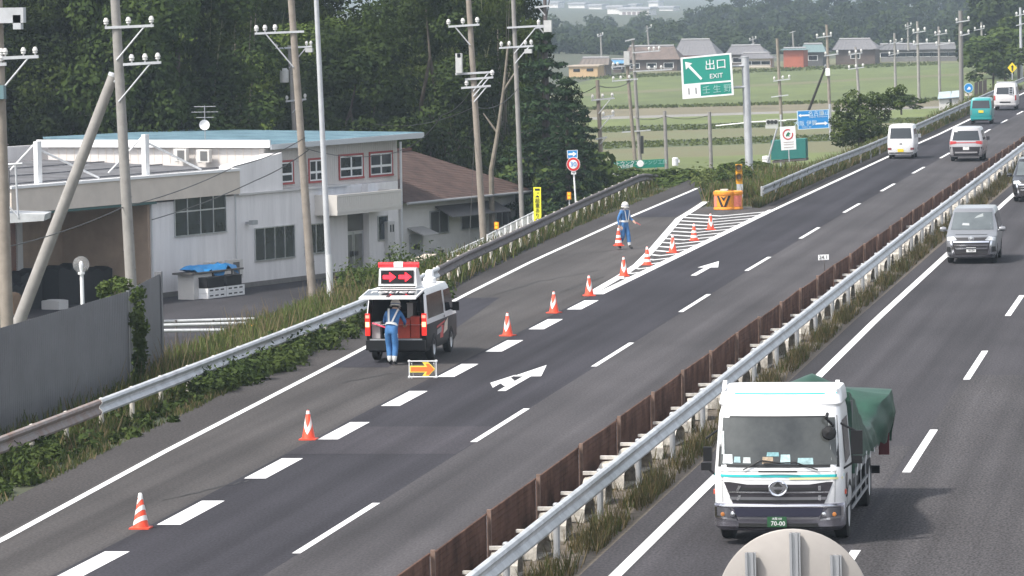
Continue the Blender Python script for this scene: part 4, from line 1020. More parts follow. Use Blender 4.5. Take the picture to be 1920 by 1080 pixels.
# stacked steel bars on the yard edge
t = thing('steel_bar_rack', 'rack of long grey steel bars on the yard edge behind the grass', 'rack', G(400, 615, -3.3))
for k, (pa, pb) in enumerate((((308, 603), (480, 598)), ((306, 610), (470, 606)), ((308, 620), (420, 619)))):
    a, b = AY(*pa, 158 - k * 2), AY(*pb, 158 - k * 2); mb = MB(); mb.tube(a, b, .06); mb.build('bar', STEELG, t)
mb = MB()
for px in (330, 400): a = AY(px, 600, 157); mb.tube(a, (a.x, a.y, -3.0), .04)
mb.build('legs', DARKST, t)

P, N = [], []
for k in range(70):
    z = rng.uniform(-.8, 2.4); p, n = blob(60, (-27.02 + rng.normal(0, .06), 115.5 + rng.normal(0, .12), z), rng.uniform(.10, .20), 1.2, .2, .2); P.append(p); N.append(n)
P = np.concatenate(P); N = np.concatenate(N); V, F = leaves(P, N, rng.uniform(.6, 1.3, len(P)) * .06, .6)
o = AY(250, 700, 115.4); tag(rawmesh('ivy', V - np.array([0, 0, 0]), F, L_MID, org=(-27.0, 115.5, -.9)), 'ivy climbing the seam of the grey corrugated fence', 'climber')
b = AY(222, 545, 119); o = put_bush(b.x, b.y, b.z - .75, .52, .5, 'leafy shrub poking above the grey corrugated fence by the tall grey pole', None); o.pop('group', None)
# ================================================================== poles, wires
def insulator(p, s=1.0):
    mb = MB(); mb.lathe([(.03 * s, 0), (.03 * s, .06 * s), (.085 * s, .08 * s), (.075 * s, .13 * s), (.10 * s, .16 * s), (.08 * s, .22 * s), (.05 * s, .28 * s), (.001, .29 * s)], p, n=8); return mb
def pole(label, pb, pt, Y, r0, r1, arms=(), mat=CONC, ins=1.0, extra=None, name='utility_pole', down=0.0):
    """pb, pt: sight lines to foot and head; arms: (height px, left px, right px, insulator px list)"""
    a, b = AY(*pb, Y), AY(*pt, Y); d = (b - a)
    a = a - d * (down / max(.1, d.length))
    t = thing(name, label, 'utility pole' if name == 'utility_pole' else 'pole', tuple(a))
    mb = MB(); mb.tube(a, b, r0, r1, 14)
    mb.build('shaft', mat, t)
    if d.length > 6 and Y < 320:
        mb = MB()
        for k in range(int(d.length * 1.6)):
            p = b - d.normalized() * (.4 + k * .62); mb.tube(p, p + Vector((.22 * (1 if k % 2 else -1), -.06, 0)), .012, n=4)
        mb.build('climbing_step', DARKST, t)
    for (py, xl, xr, il) in arms:
        yl = py + (0 if len(il) == 0 else 0); p, q = AY(xl, py + 2, Y - .16), AY(xr, py - 2, Y - .16)
        mb = MB(); mb.obox(p, q - p, (0, 1, 0), UZ, (0, 1), (-.045, .045), (-.045, .045)); ar = mb.build('crossarm', GALVP, t)
        if Y < 330:
            c = AY((xl + xr) / 2 + (xr - xl) * .12, py, Y - .17); s_ = AY(pt[0] + (pb[0] - pt[0]) * .05, py + (xr - xl) * .5, Y - .17); mb = MB()
            fx = pt[0] + (pb[0] - pt[0]) * (py - pt[1]) / (pb[1] - pt[1]); far = xl if abs(xl - fx) > abs(xr - fx) else xr
            mb.tube(AY(fx + (far - fx) * .75, py, Y - .17), AY(fx, py + abs(far - fx) * .9, Y - .17), .03, n=5); mb.build('brace', GALVP, t)
        for x in il:
            f = (x - xl) / max(1, xr - xl); insulator(p.lerp(q, f) + UZ * .04, ins * .85).build('insulator', PORC, ar)
    if extra: extra(t, Y)
    return t
def boxes(items):
    def f(t, Y):
        for (x0, y0, x1, y1, nm, mt) in items:
            p, q = AY(x0, y1, Y - .3), AY(x1, y0, Y - .3); mb = MB(); cx, r = (p.x + q.x) / 2, abs(q.x - p.x) / 2
            if nm == 'transformer': mb.lathe([(r * .9, 0), (r, .03), (r, (q.z - p.z) * .85), (r * .6, q.z - p.z), (.001, q.z - p.z)], (cx, p.y, p.z), n=14)
            else: mb.box(p.x, q.x, p.y - .1, p.y + .2, p.z, q.z)
            mb.build(nm, mt, t)
    return f
TRF = M('transformer_grey', (.50, .50, .49), .5, 0, .1)
pole('round concrete pole at the far left edge carrying a grey transformer and one crossarm', (14, 640), (-6, -40), 132, .19, .14, [(108, -20, 72, (3, 10, 44, 66)), (122, -40, 12, (2,))], CONC, 1.0, boxes([(-20, 160, 8, 186, 'switch_box', M('teal_box', (.12, .20, .22), .6)), (-40, 14, 45, 44, 'cable_terminal', GALVP), (26, 28, 40, 55, 'lightning_arrester', GALVP)]))
pole('tall grey concrete pole propped by a slanted brace left of the white building', (252, 640), (214, -30), 157, .20, .155, [(50, 197, 288, (199, 241, 284)), (119, 231, 302, (247, 272, 296))], CONCG, 1.2, down=1.0)
a, b = AY(36, 602, 157), AY(213, 141, 157.2); t = thing('brace_pole', 'slanted concrete brace pole leaning against the tall grey pole', 'pole', tuple(a)); dd = (b - a).normalized()
mb = MB(); mb.tube(a - dd * 3, b, .235, .175, 14); mb.build('shaft', CONCG, t); mb = MB(); mb.tube(b - dd * .05, b + dd * .06, .185, n=14); mb.tube(b - dd * .3, AY(222, 150, 157), .05); mb.build('collar', GALVP, t)
pole('tan concrete pole standing before the white building left of the slim grey lamp post', (587, 572), (543, -40), 200, .195, .14, [(61, 478, 570, (481, 497, 516))], CONC, 1.3, down=1.2)
pole('slim concrete pole with transformer behind the building, mostly hidden by the tan pole', (553, 262), (542, 85), 233, .11, .09, [(89, 515, 585, (519, 575, 583)), (188, 536, 574, (538, 572))], CONCG, 1.0, boxes([(525, 128, 541, 155, 'transformer', TRF), (573, 90, 586, 98, 'fuse_box', TRF)]), down=4)
pole('concrete pole with many crossarms right of the office roof, beside the brown roof', (908, 470), (876, -40), 206, .16, .115, [(48, 841, 899, (841, 868, 895)), (137, 854, 925, ()), (147, 872, 925, (923,)), (163, 865, 920, (875,))], CONC, 1.2, boxes([(855, 100, 866, 137, 'switch_box', TRF), (858, 100, 864, 108, 'surge_arrester', PORC)]), down=1.5)
pole('concrete pole with one wide crossarm in the wood right of the many-armed pole', (976, 340), (961, -30), 228, .125, .10, [(50, 951, 1020, (1010,)), (88, 936, 1000, (940, 955, 985, 996))], CONCG, 1.1, boxes([(984, 92, 997, 100, 'fuse_box', TRF)]), down=3)
a = AY(921, 320, 231); t = thing('leaning_tree_trunk', 'bare leaning pale trunk between the two poles in the wood', 'tree trunk', (a.x, a.y, a.z - 3)); mb = MB(); qs = [a - UZ * 3, a, AY(933, 250, 231), AY(944, 170, 231), AY(953, 80, 231)]
for k in range(4): mb.tube(qs[k], qs[k + 1], .15 - .025 * k, .125 - .025 * k, 9)
mb.build('trunk', BARKP, t)
mb = MB(); mb.tube(qs[3], qs[3] + Vector((.8, 0, 1.2)), .06, .03); mb.tube(qs[2], qs[2] + Vector((-.7, 0, 1.0)), .06, .03); mb.build('branch', BARKP, t)
pole('dark equipment pole with hanging cables at the right end of the wood', (1030, 330), (1021, -20), 236, .105, .09, [(50, 1005, 1034, (1010, 1030)), (12, 1003, 1036, ())], DARKST, 1.0, boxes([(1020, 38, 1034, 60, 'cable_terminal', TRF)]), down=5)
pole('slim concrete pole with three small crossarms beside the 30 speed sign', (1131, 372), (1120, 150), 262, .14, .11, [(186, 1109, 1152, (1111, 1130, 1148)), (218, 1128, 1152, (1131, 1149)), (259, 1117, 1138, ())], CONC, 1.1, down=3)
pole('left post of the twin crowded poles left of the exit sign', (1193, 330), (1176, 125), 335, .15, .12, [(124, 1146, 1190, (1150, 1158, 1172)), (150, 1148, 1196, (1150, 1164, 1180))], CONC, 1.2, boxes([(1170, 96, 1180, 122, 'cable_terminal', TRF)]), down=2)
pole('taller right post of the twin crowded poles left of the exit sign', (1202, 330), (1186, 72), 337, .15, .11, [(75, 1172, 1190, ()), (97, 1186, 1238, (1217, 1226, 1236)), (132, 1187, 1260, (1217, 1228, 1240)), (246, 1166, 1220, ())], CONCG, 1.2, boxes([(1202, 255, 1206, 288, 'hanging_weight', SIGNK)]), down=2)
pole('plain short grey pole left of the gore, between the twin poles and the crash cushion', (1250, 315), (1246, 208), 300, .13, .11, [], CONCG, down=2)
pole('plain short grey pole just left of the crash cushion top', (1334, 328), (1330, 210), 290, .13, .11, [], CONCG, down=2)
pole('concrete pole with a cross arm behind the traffic lights', (1466, 245), (1457, 72), 360, .14, .11, [(150, 1450, 1482, (1452, 1468, 1480)), (180, 1446, 1478, ())], CONC, 1.2, down=3)
pole('concrete pole with two arms left of the spreading tree, propped by a dark strut', (1557, 248), (1550, 46), 420, .16, .12, [(69, 1530, 1560, (1532, 1545, 1558)), (103, 1545, 1572, (1548, 1570))], CONC, 1.3, boxes([(1548, 128, 1556, 142, 'meter_box', SIGNW)]), down=2)
a, b = AY(1519, 200, 424), AY(1549, 122, 421); t = thing('strut_pole', 'dark slanted wooden strut left of the two-armed pole', 'pole', tuple(a)); mb = MB(); mb.tube(a - (b - a) * .1, b, .13, .1); mb.build('shaft', M('dark_wood', (.06, .052, .045), .9), t); mb = MB(); mb.tube(b - (b - a) * .05, b, .14); mb.build('band', STEELG, t)
far = [((1610, 175), (1604, 88), 520, [(101, 1591, 1617, (1593, 1605, 1615)), (128, 1590, 1620, (1592, 1605, 1618))], 'short pole with two arms in front of the grey-roofed farmhouse'),
 ((1679, 160), (1677, 62), 560, [(80, 1668, 1692, (1670, 1680, 1691)), (102, 1666, 1686, (1668, 1684))], 'pole in the paddies left of the long grey shed roof end'),
 ((1723, 178), (1720, 40), 500, [(60, 1711, 1736, (1713, 1722, 1734)), (82, 1712, 1740, (1714, 1738))], 'tall pole in the paddies at the middle of the long grey shed'),
 ((1762, 178), (1760, 50), 540, [(64, 1752, 1776, (1754, 1762, 1774)), (83, 1754, 1782, (1756, 1780))], 'pole in the paddies right of the middle of the long shed'),
 ((1842, 102), (1840, 42), 640, [(55, 1826, 1846, (1828, 1840, 1845)), (72, 1834, 1848, (1847,))], 'leftmost of the three slim poles before the wood at upper right'),
 ((1865, 96), (1862, 28), 660, [(43, 1850, 1870, (1852, 1862, 1869)), (60, 1850, 1868, (1852, 1866))], 'middle one of the three slim poles before the wood at upper right'),
 ((1884, 96), (1882, 30), 680, [(38, 1876, 1896, (1878, 1894)), (57, 1877, 1896, (1879, 1894))], 'rightmost of the three slim poles before the wood at upper right'),
 ((1703, 88), (1702, 42), 760, [(49, 1697, 1709, (1698, 1708)), (53, 1697, 1708, ())], 'small far pole behind the long grey shed'),
 ((1129, 125), (1126, 62), 740, [(67, 1120, 1131, (1121, 1130))], 'small far pole behind the tan two-storey house'),
 ((1217, 92), (1213, 48), 800, [(52, 1213, 1222, (1221,)), (58, 1210, 1214, ())], 'small far pole left of the biggest farmhouse roof'),
 ((1488, 90), (1486, 58), 820, [(60, 1480, 1492, ())], 'thin bare far pole above the red-walled house'),
 ((1413, 90), (1411, 68), 830, [(74, 1405, 1418, (1406, 1417)), (82, 1406, 1416, ())], 'thin far antenna mast on the second farmhouse')]
for pb, pt, Y, arms, lab in far: pole(lab, pb, pt, Y, .17, .13, arms, CONCG, 1.6, down=.6)
pole('thick concrete pole rising right of the blue tarpaulin roofs', (1803, 212), (1801, 20), 372, .19, .17, [(40, 1792, 1818, (1794, 1816)), (65, 1800, 1818, (1802, 1816))], M('dark_concrete', (.20, .19, .18), .85), 1.2, down=2)
pole('white painted pole at the right picture edge beside the yellow diamond sign', (1915, 138), (1913, 14), 470, .15, .12, [(28, 1904, 1922, (1906, 1920)), (46, 1905, 1920, ())], GALVP, 1.4, down=.5)
# slim lamp post
a, b = AY(622, 590, 150), AY(592, -20, 150); t = thing('lamp_post', 'slim galvanised lamp post in front of the white building beside the tan pole', 'lamp post', tuple(a)); mb = MB(); mb.tube(a - UZ * 1.0, b, .105, .075, 14); mb.build('shaft', GALVP, t); mb = MB(); mb.tube(a - UZ * .6, AY(616, 478, 150), .113, .109, 14); mb.build('sleeve', M('pale_sleeve', (.55, .55, .55), .5), t)
# wires
def wire(label, pts, r=.014, sag=.4):
    mb = MB(); P_ = [Vector(p) for p in pts]
    for p, q in zip(P_, P_[1:]):
        N_ = 10; L_ = [p.lerp(q, k / N_) - UZ * (sag * 4 * (k / N_) * (1 - k / N_)) for k in range(N_ + 1)]; mb.path(L_, r, 4)
    tag(mb.build('power_cable', SIGNK), label, 'cable')
wire('dark cable crossing in front of the loading bay to the tall grey pole', [AY(-20, 470, 140), AY(232, 388, 157), AY(440, 312, 190), AY(572, 258, 200)], .02, .15)
wire('dark cable across the ground-floor windows to the tan pole', [AY(285, 412, 175), AY(480, 338, 196), AY(580, 280, 200)], .022, .1)
wire('dark cable from the tan pole to the corner of the blue roof', [AY(572, 278, 200), AY(745, 285, 222)], .02, .3)
wire('dark cable from the blue roof corner up to the many-armed pole', [AY(750, 282, 222), AY(830, 215, 214), AY(896, 150, 206)], .02, .3)
wire('long faint cable above the blue roof', [AY(700, 232, 236), AY(890, 200, 206), AY(972, 165, 228)], .02, .4)
a, b = AY(886, 345, 237), AY(880, 480, 228)
wire('thin guy wire with a white marker beside the many-armed pole', [AY(890, 250, 206), AY(879, 480, 204)], .012, .0)
wire('thin cable over the brown soil field left of the exit sign', [AY(1050, 172, 262), AY(1120, 160, 262), AY(1186, 150, 335)], .03, .3)
wire('thin cable over the paddies from the twin poles to the plain pole', [AY(1190, 220, 335), AY(1247, 218, 300), AY(1331, 216, 290)], .02, .2)
wire('upper faint cable on the far right poles', [AY(1605, 95, 520), AY(1678, 75, 560), AY(1721, 55, 500), AY(1761, 60, 540)], .03, .4)
wire('bundle of dark cables rising from the right end of the wood', [AY(1008, 110, 236), AY(1022, 10, 236), AY(1026, -20, 236)], .04, .0)
wire('second steep dark cable at the right end of the wood', [AY(1012, 120, 236), AY(1030, 0, 236)], .035, .0)

# ================================================================== signs
def board(t, corners, Y, th, mat, name='panel', frame=None, fw=.06, backm=None):
    """flat sign panel with its four corners (tl, tr, br, bl) on sight lines at distance Y"""
    P_ = [AY(*c, Y) for c in corners]; mb = MB(); mb.prism(P_[::-1], (0, th, 0)); b = mb.build(name, mat, t)
    if frame:
        c = sum(P_, Vector()) / 4; mb = MB()
        for k in range(4):
            p, q = P_[k], P_[(k + 1) % 4]; pi, qi = p + (c - p).normalized() * fw * 1.4, q + (c - q).normalized() * fw * 1.4
            mb.prism([x + Vector((0, -.006, 0)) for x in (p, q, qi, pi)][::-1], (0, .005, 0))
        mb.build('border', frame, b)
    return b, P_
def at(P_, u, v): # point on a board: u right, v up (0..1)
    tl, tr, br, bl = P_; return bl.lerp(br, u).lerp(tl.lerp(tr, u), v)
def flat(b, P_, poly, mat, name='mark', off=.012):
    mb = MB(); pts = [at(P_, u, v) + Vector((0, -off, 0)) for u, v in poly]; mb.prism(pts, (0, .004, 0)); return mb.build(name, mat, b)
def lab(b, P_, u, v, h, s, mat, name='lettering', off=.014, w=None):
    ux = (P_[1] - P_[0]).normalized(); uz = (P_[0] - P_[3]).normalized(); return text(name, s, at(P_, u, v), ux, uz, h, mat, b, (0, -off, 0))
YS = 236
t = thing('exit_sign', 'large green exit sign on a thick grey pole beyond the gore', 'road sign', AY(1407, 335, YS + .6))
a, b_ = AY(1408, 345, YS + .6), AY(1397, 108, YS + .6)
mb = MB(); mb.tube(a - UZ * 2, b_, .20, .19, 18); mb.lathe([(.19, 0), (.21, .01), (.21, .05), (.001, .06)], b_, n=18); mb.build('pole', GALVP, t)
for py in (125, 165): mb = MB(); mb.tube(AY(1365, py, YS + .25), AY(1400, py - 2, YS + .5), .06); mb.build('bracket', GALVP, t)
b, P_ = board(t, [(1276, 108), (1371, 99), (1376, 178), (1280, 186)], YS, .06, SIGNG, 'panel', SIGNW, .09)
flat(b, P_, [(.03, .355), (.97, .355), (.97, .315), (.03, .315)], SIGNW)
flat(b, P_, [(.03, .315), (.36, .315), (.36, .03), (.03, .03)], SIGNW, 'number_panel', .011)
flat(b, P_, [(.375, .42), (.405, .46), (.175, .80), (.225, .835), (.085, .89), (.095, .70), (.14, .755)][::1], SIGNW, 'arrow')
lab(b, P_, .68, .745, .56, '出口', SIGNW, 'kanji'); lab(b, P_, .68, .485, .33, 'EXIT', SIGNW); lab(b, P_, .20, .165, .46, '1 1', SIGNK, 'number'); lab(b, P_, .68, .165, .42, '壬 生 野', PALEG, 'kanji')
# the yellow upright sign
t = thing('banner_sign', 'tall narrow yellow sign with black lettering beside the ramp guardrail', 'road sign', AY(1007, 420, 196))
b, P_ = board(t, [(1000, 351), (1014, 351), (1015, 414), (1001, 416)], 196, .04, YELLOWB)
mb = MB(); mb.tube(AY(1008, 412, 196.1), AY(1009, 440, 196.1), .03); mb.build('post', GALVP, t)
flat(b, P_, [(.2, .90), (.85, .90), (.85, .96), (.2, .96)], SIGNK); flat(b, P_, [(.45, .82), (.75, .82), (.75, .84), (.45, .84)], SIGNK)
flat(b, P_, [(.2, .71), (.75, .70), (.75, .73), (.5, .77), (.35, .73)], SIGNK, 'vehicle_symbol')
for k, ch in enumerate('超重あり'): lab(b, P_, .5, .60 - k * .145, .20, ch, SIGNK, 'kanji')
flat(b, P_, [(.2, .06), (.7, .06), (.7, .08), (.2, .08)], SIGNK)
# blue one-way arrow and 30 limit on a white post
t = thing('speed_limit_sign', 'round 30 speed limit under a blue arrow plate on a white post', 'road sign', AY(1080, 388, 206))
mb = MB(); mb.tube(AY(1081, 400, 206.1), AY(1073, 282, 206.1), .038); mb.build('post', SIGNW, t)
b, P_ = board(t, [(1063, 282), (1083, 281), (1083, 296), (1064, 297)], 206, .02, SIGNB, 'arrow_plate', SIGNW, .02)
flat(b, P_, [(.12, .38), (.55, .38), (.55, .18), (.9, .5), (.55, .82), (.55, .62), (.12, .62)], SIGNW, 'arrow')
def disc(t, c, r, Y, mats, name='disc'):
    p = AY(*c, Y - .03); par = t
    for k, (f, mt) in enumerate(mats):
        mb = MB(); n = 28; mb.prism([p + Vector((r * f * math.cos(6.28318 * i / n), -.006 * k, r * f * math.sin(6.28318 * i / n) * 1.04)) for i in range(n)], (0, .012, 0)); par = mb.build(name if k == 0 else 'ring' if k < len(mats) - 1 else 'face', mt, t if k == 0 else par if k == 1 else par.parent)
    return p
p = disc(t, (1075, 308), .30, 206, [(1, SIGNW), (.95, SIGNR), (.62, SIGNW)]); text('number', '30', p, (1, 0, 0), UZ, .30, SIGNB, t, (0, -.03, 0))
b, P_ = board(t, [(1071, 321), (1080, 321), (1080, 327), (1071, 327)], 206, .02, SIGNW, 'distance_plate'); flat(b, P_, [(.2, .4), (.8, .4), (.8, .6), (.2, .6)], SIGNK)
# kilometre post 24.1
t = thing('kilometre_post', 'small white 24.1 kilometre plate above the rusty fence', 'sign', AX(1546, 505, -12.35)); Yk = AX(1546, 505, -12.35).y
b, P_ = board(t, [(1534, 478), (1554, 477), (1554, 487), (1534, 488)], Yk, .015, SIGNW); lab(b, P_, .5, .5, .16, '24.1', SIGNK, 'number')
mb = MB(); mb.tube(AY(1545, 488, Yk + .02), AY(1547, 520, Yk + .02), .015); mb.build('post', DARKST, t)
# round sign seen from behind, close to the camera
Yn = 34.0; c = AY(1487, 1136, Yn); pxm = FPX / Yn; rr_ = 146 / pxm
t = thing('round_sign', 'round road sign seen from behind at the bottom of the view', 'road sign', (c.x, c.y + .1, 0))
mb = MB(); mb.lathe([(.001, 0), (rr_ - .01, 0), (rr_, .006), (rr_, .02), (.001, .02)], c, (0.03, 1, -.02), 64); mb.build('disc', M('sign_back', (.33, .305, .285), .55, .25, .1, 2), t)
for (x, y0, w) in ((1407, 1036, 20), (1490, 999, 20), (1567, 1041, 21)):
    a, b_ = AY(x, y0, Yn - .03), AY(x + 4, y0 + 200, Yn - .03); mb = MB(); w_ = w / pxm
    for o, ww in ((-w_ / 2, w_ * .22), (w_ * .05, w_ * .25), (w_ * .4, w_ * .12)):
        mb.obox(a + Vector((o, 0, 0)), (1, 0, 0), (0, 1, 0), (b_ - a), (0, ww), (-.02, .02), (0, 1))
    mb.obox(a + Vector((-w_ / 2, .005, .0)), (1, 0, 0), (0, 1, 0), (b_ - a), (0, w_), (0, .02), (0, 1))
    mb.build('rail', ALU, t)
mb = MB(); mb.tube((c.x, c.y + .12, 0), (c.x, c.y + .12, c.z + .3), .045); mb.build('post', GALVP, t)
# delineators with twin amber reflectors
def delin(label, px, pyt, pyb, Y, w=.13):
    p = AY(px, (pyt + pyb) / 2, Y); h = (pyb - pyt) * Y / FPX
    t = thing('delineator', label, 'reflector post', (p.x, p.y, p.z - 1.0)); mb = MB(); mb.tube((p.x, p.y + .05, p.z - 1.4), (p.x, p.y + .05, p.z), .025); mb.build('post', GALVP, t)
    mb = MB(); mb.box(p.x - w, p.x + w, p.y - .02, p.y + .03, p.z - h / 2, p.z + h / 2); q = mb.build('housing', M('orange_plate', (.72, .28, .015), .5), t)
    for s in (1, -1):
        mb = MB(); mb.lathe([(.001, .012), (w * .55, .01), (w * .62, 0)], (p.x, p.y - .02, p.z + s * h * .24), (0, -1, 0), 12); mb.build('reflector', AMBER, q)
delin('orange twin reflector at the left picture edge behind the worn guardrail', 7, 799, 827, 106, .11)
delin('orange twin reflector in the grass behind the bright guardrail', 473, 607, 626, 138, .11)
delin('orange twin reflector in front of the brown-roofed house', 931, 416, 430, 184, .09)
delin('orange twin reflector just left of the 30 speed limit post', 1067, 360, 374, 205, .09)
# twin flasher unit on the gore nose
t = thing('gore_flasher', 'tall amber panel with two dark round lamps behind the crash cushion', 'warning light', G(1386, 352)); Yf = 212
b, P_ = board(t, [(1379, 308), (1391, 308), (1392, 345), (1380, 345)], Yf, .12, M('amber_panel', (.80, .36, .015), .5), 'housing')
for v in (.82, .36):
    p = at(P_, .5, v); mb = MB(); mb.lathe([(.001, .03), (.10, .03), (.115, .0)], p, (0, -1, 0), 14); mb.build('lamp', M('dark_lamp', (.10, .075, .05), .3), b)
    mb = MB(); mb.lathe([(.15, .0), (.15, .10), (.16, .10), (.16, 0)], p, (0, -1, 0), 14); mb.build('hood', SIGNK, b)
mb = MB(); p = AY(1387, 345, Yf); mb.box(p.x - .14, p.x + .14, Yf, Yf + .12, 0, p.z); mb.build('base', GALVP, t)
# crash cushion
g = G(1357, 394); t = thing('crash_cushion', 'orange yellow crash cushion with a black V mark and red sheeting on the gore nose', 'crash cushion', tuple(g)); cx, cy = g.x, g.y + .45
YC = M('cushion_yellow', (.80, .29, .025), .55, 0, .2, 4.0)
mb = MB(); mb.lathe([(.001, .0), (.47, 0), (.49, .03), (.48, .09), (.46, .11), (.46, .64), (.49, .67), (.49, .78), (.44, .81), (.001, .81)], (cx, cy, 0), n=32); mb.build('drum', YC, t)
mb = MB(); mb.lathe([(.001, .0), (.40, 0), (.42, .03), (.41, .09), (.39, .11), (.39, .64), (.42, .67), (.42, .78), (.38, .81), (.001, .81)], (cx + .36, cy + .18, 0), n=28); mb.build('drum', YC, t)
mb = MB(); mb.lathe([(.001, .0), (.36, 0), (.36, .8), (.001, .81)], (cx - .16, cy + .8, 0), n=24); mb.build('drum', YC, t)
mb = MB(); mb.box(cx - .2, cx + .12, cy + .1, cy + .4, .81, .88); mb.build('lid_weight', CONCW, t)
def onc(a, z, r=.466, ox=0, oy=0): return Vector((cx + ox + r * math.sin(a), cy + oy - r * math.cos(a), z))
CR = M('cushion_red', (.85, .22, .15), .4, 0, .25, 8)
for a0, a1, r, ox, oy in ((-1.35, -.72, .466, 0, 0), (.15, 1.2, .397, .36, .18)):
    mb = MB(); mb.grid([[onc(a0 + (a1 - a0) * i / 8, z, r, ox, oy) for i in range(9)] for z in (.14, .61)]); mb.build('red_sheeting', CR, t)
def cpoly(poly, mt, nm, r):
    mb = MB(); rows = []; n = 8                    # two-edge strip: (a,z) left pair to right pair, wrapped round the drum
    (a0, z0), (a1, z1), (a2, z2), (a3, z3) = poly
    for i in range(n + 1):
        f = i / n; rows.append([onc(a0 + (a3 - a0) * f, z0 + (z3 - z0) * f, r), onc(a1 + (a2 - a1) * f, z1 + (z2 - z1) * f, r)])
    mb.grid(rows); mb.build(nm, mt, t)
cpoly([(-.70, .62), (-.44, .62), (.0, .14), (-.24, .14)], SIGNK, 'chevron', .470); cpoly([(.44, .62), (.70, .62), (.24, .14), (.0, .14)], SIGNK, 'chevron', .471); cpoly([(-.30, .60), (.30, .60), (.03, .40), (-.03, .40)], SIGNK, 'triangle', .469)
# blue direction sign, traffic light, notice board, green sheds
t = thing('direction_sign', 'blue direction sign with white arrows on an arm from its pole', 'road sign', AY(1556, 290, 330)); Yb = 330
b, P_ = board(t, [(1494, 208), (1554, 205), (1555, 240), (1496, 243)], Yb, .05, SIGNB, 'panel', PALEB, .05)
mb = MB(); mb.tube(AY(1557, 262, Yb + .1), AY(1556, 195, Yb + .1), .09); mb.tube(AY(1474, 225, Yb + .1), AY(1556, 222, Yb + .1), .05); mb.build('pole', GALVP, t)
flat(b, P_, [(.04, .74), (.12, .84), (.12, .78), (.38, .78), (.38, .70), (.12, .70), (.12, .64)], SIGNW, 'arrow'); flat(b, P_, [(.96, .26), (.86, .38), (.86, .31), (.58, .31), (.58, .22), (.86, .22), (.86, .15)], SIGNW, 'arrow')
lab(b, P_, .60, .80, .38, '名古屋', PALEB, 'kanji'); lab(b, P_, .87, .80, .34, '亀山', PALEB, 'kanji'); lab(b, P_, .66, .64, .16, 'Nagoya  Kameyama', PALEB); lab(b, P_, .25, .30, .38, '大阪 伊賀', PALEB, 'kanji'); lab(b, P_, .28, .12, .16, 'Osaka  Iga', PALEB)
t = thing('traffic_light', 'pale horizontal traffic light with three dark lenses beyond the exit', 'traffic light', AY(1456, 290, 352)); Yt = 352
for k, (y0, y1) in enumerate(((224, 234), (235, 241))):
    b, P_ = board(t, [(1436 - k, y0), (1459, y0 - 1), (1459, y1), (1436 - k, y1)], Yt - k * .05, .25, M('signal_grey', (.50, .50, .49), .5), 'signal_head' if k == 0 else 'lower_plate')
    if k == 0:
        for u in (.2, .5, .8): p = at(P_, u, .5); mb = MB(); mb.lathe([(.001, .05), (.13, .05), (.15, 0)], p, (0, -1, 0), 12); mb.build('lens', SIGNK, b)
mb = MB(); mb.tube(AY(1412, 229, Yt + .15), AY(1475, 226, Yt + .15), .06); mb.tube(AY(1342, 236, Yt + .2), AY(1412, 229, Yt + .15), .05); mb.build('arm', SIGNW, t)
mb = MB(); mb.tube(AY(1464, 320, Yt + .15), AY(1464, 215, Yt + .15), .07); mb.build('post', GALVP, t)
t = thing('notice_board', 'white notice board with a red ring and green figure on the verge', 'sign', AY(1478, 300, 258)); Yw = 258
b, P_ = board(t, [(1462, 238), (1491, 236), (1493, 280), (1465, 282)], Yw, .03, SIGNW)
mb = MB(); mb.tube(AY(1479, 281, Yw + .03), AY(1480, 305, Yw + .03), .03); mb.build('post', GALVP, t)
p = at(P_, .5, .66); mb = MB(); n = 24; rO, rI = .29, .23
for k in range(n - 3):
    a0, a1 = 1.1 + 6.2832 * k / n, 1.1 + 6.2832 * (k + 1) / n
    mb.add([p + Vector((r_ * math.cos(a), -.012, r_ * math.sin(a))) for a, r_ in ((a0, rI), (a0, rO), (a1, rO), (a1, rI))], [[0, 1, 2, 3]])
mb.build('ring', SIGNR, b)
flat(b, P_, [(.36, .62), (.45, .72), (.55, .76), (.68, .68), (.56, .64), (.60, .56), (.48, .60), (.40, .56)], M('figure_green', (.02, .18, .09), .5), 'figure')
for v in (.32, .22, .10): flat(b, P_, [(.18, v), (.85, v), (.85, v + .025), (.18, v + .025)], M('notice_print', (.45, .38, .36), .6), 'print')
t = thing('green_container', 'green container half hidden behind the white notice board', 'container', AY(1478, 300, 275)); b, P_ = board(t, [(1445, 264), (1510, 260), (1511, 296), (1446, 300)], 275, 1.5, M('container_green', (.02, .17, .15), .6, 0, .15, 1), 'body'); mb = MB(); mb.prism([AY(1448, 302, 274.9), AY(1512, 297, 274.9), AY(1512, 301, 274.9), AY(1448, 306, 274.9)][::-1], (0, 1.5, 0)); mb.build('skid', DARKST, t)
a = AY(1437, 300, 256); t = thing('stay_pole', 'slanted grey stay left of the white notice board', 'pole', tuple(a)); mb = MB(); mb.tube(a - UZ * .3, AY(1457, 240, 256), .05); mb.build('tube', GALVP, t); mb = MB(); mb.lathe([(.12, 0), (.10, .2), (.001, .22)], a - UZ * .5, n=10); mb.build('foot', GALVP, t)
t = thing('white_drum', 'white drum on the verge left of the green container', 'drum', AY(1437, 305, 262)); a = AY(1437, 306, 262); mb = MB(); mb.lathe([(.001, 0), (.24, 0), (.24, .25), (.22, .4), (.001, .42)], a, n=14); mb.build('body', SIGNW, t); mb = MB(); mb.lathe([(.25, .2), (.25, .24)], a, n=14); mb.build('band', GREYW, t)
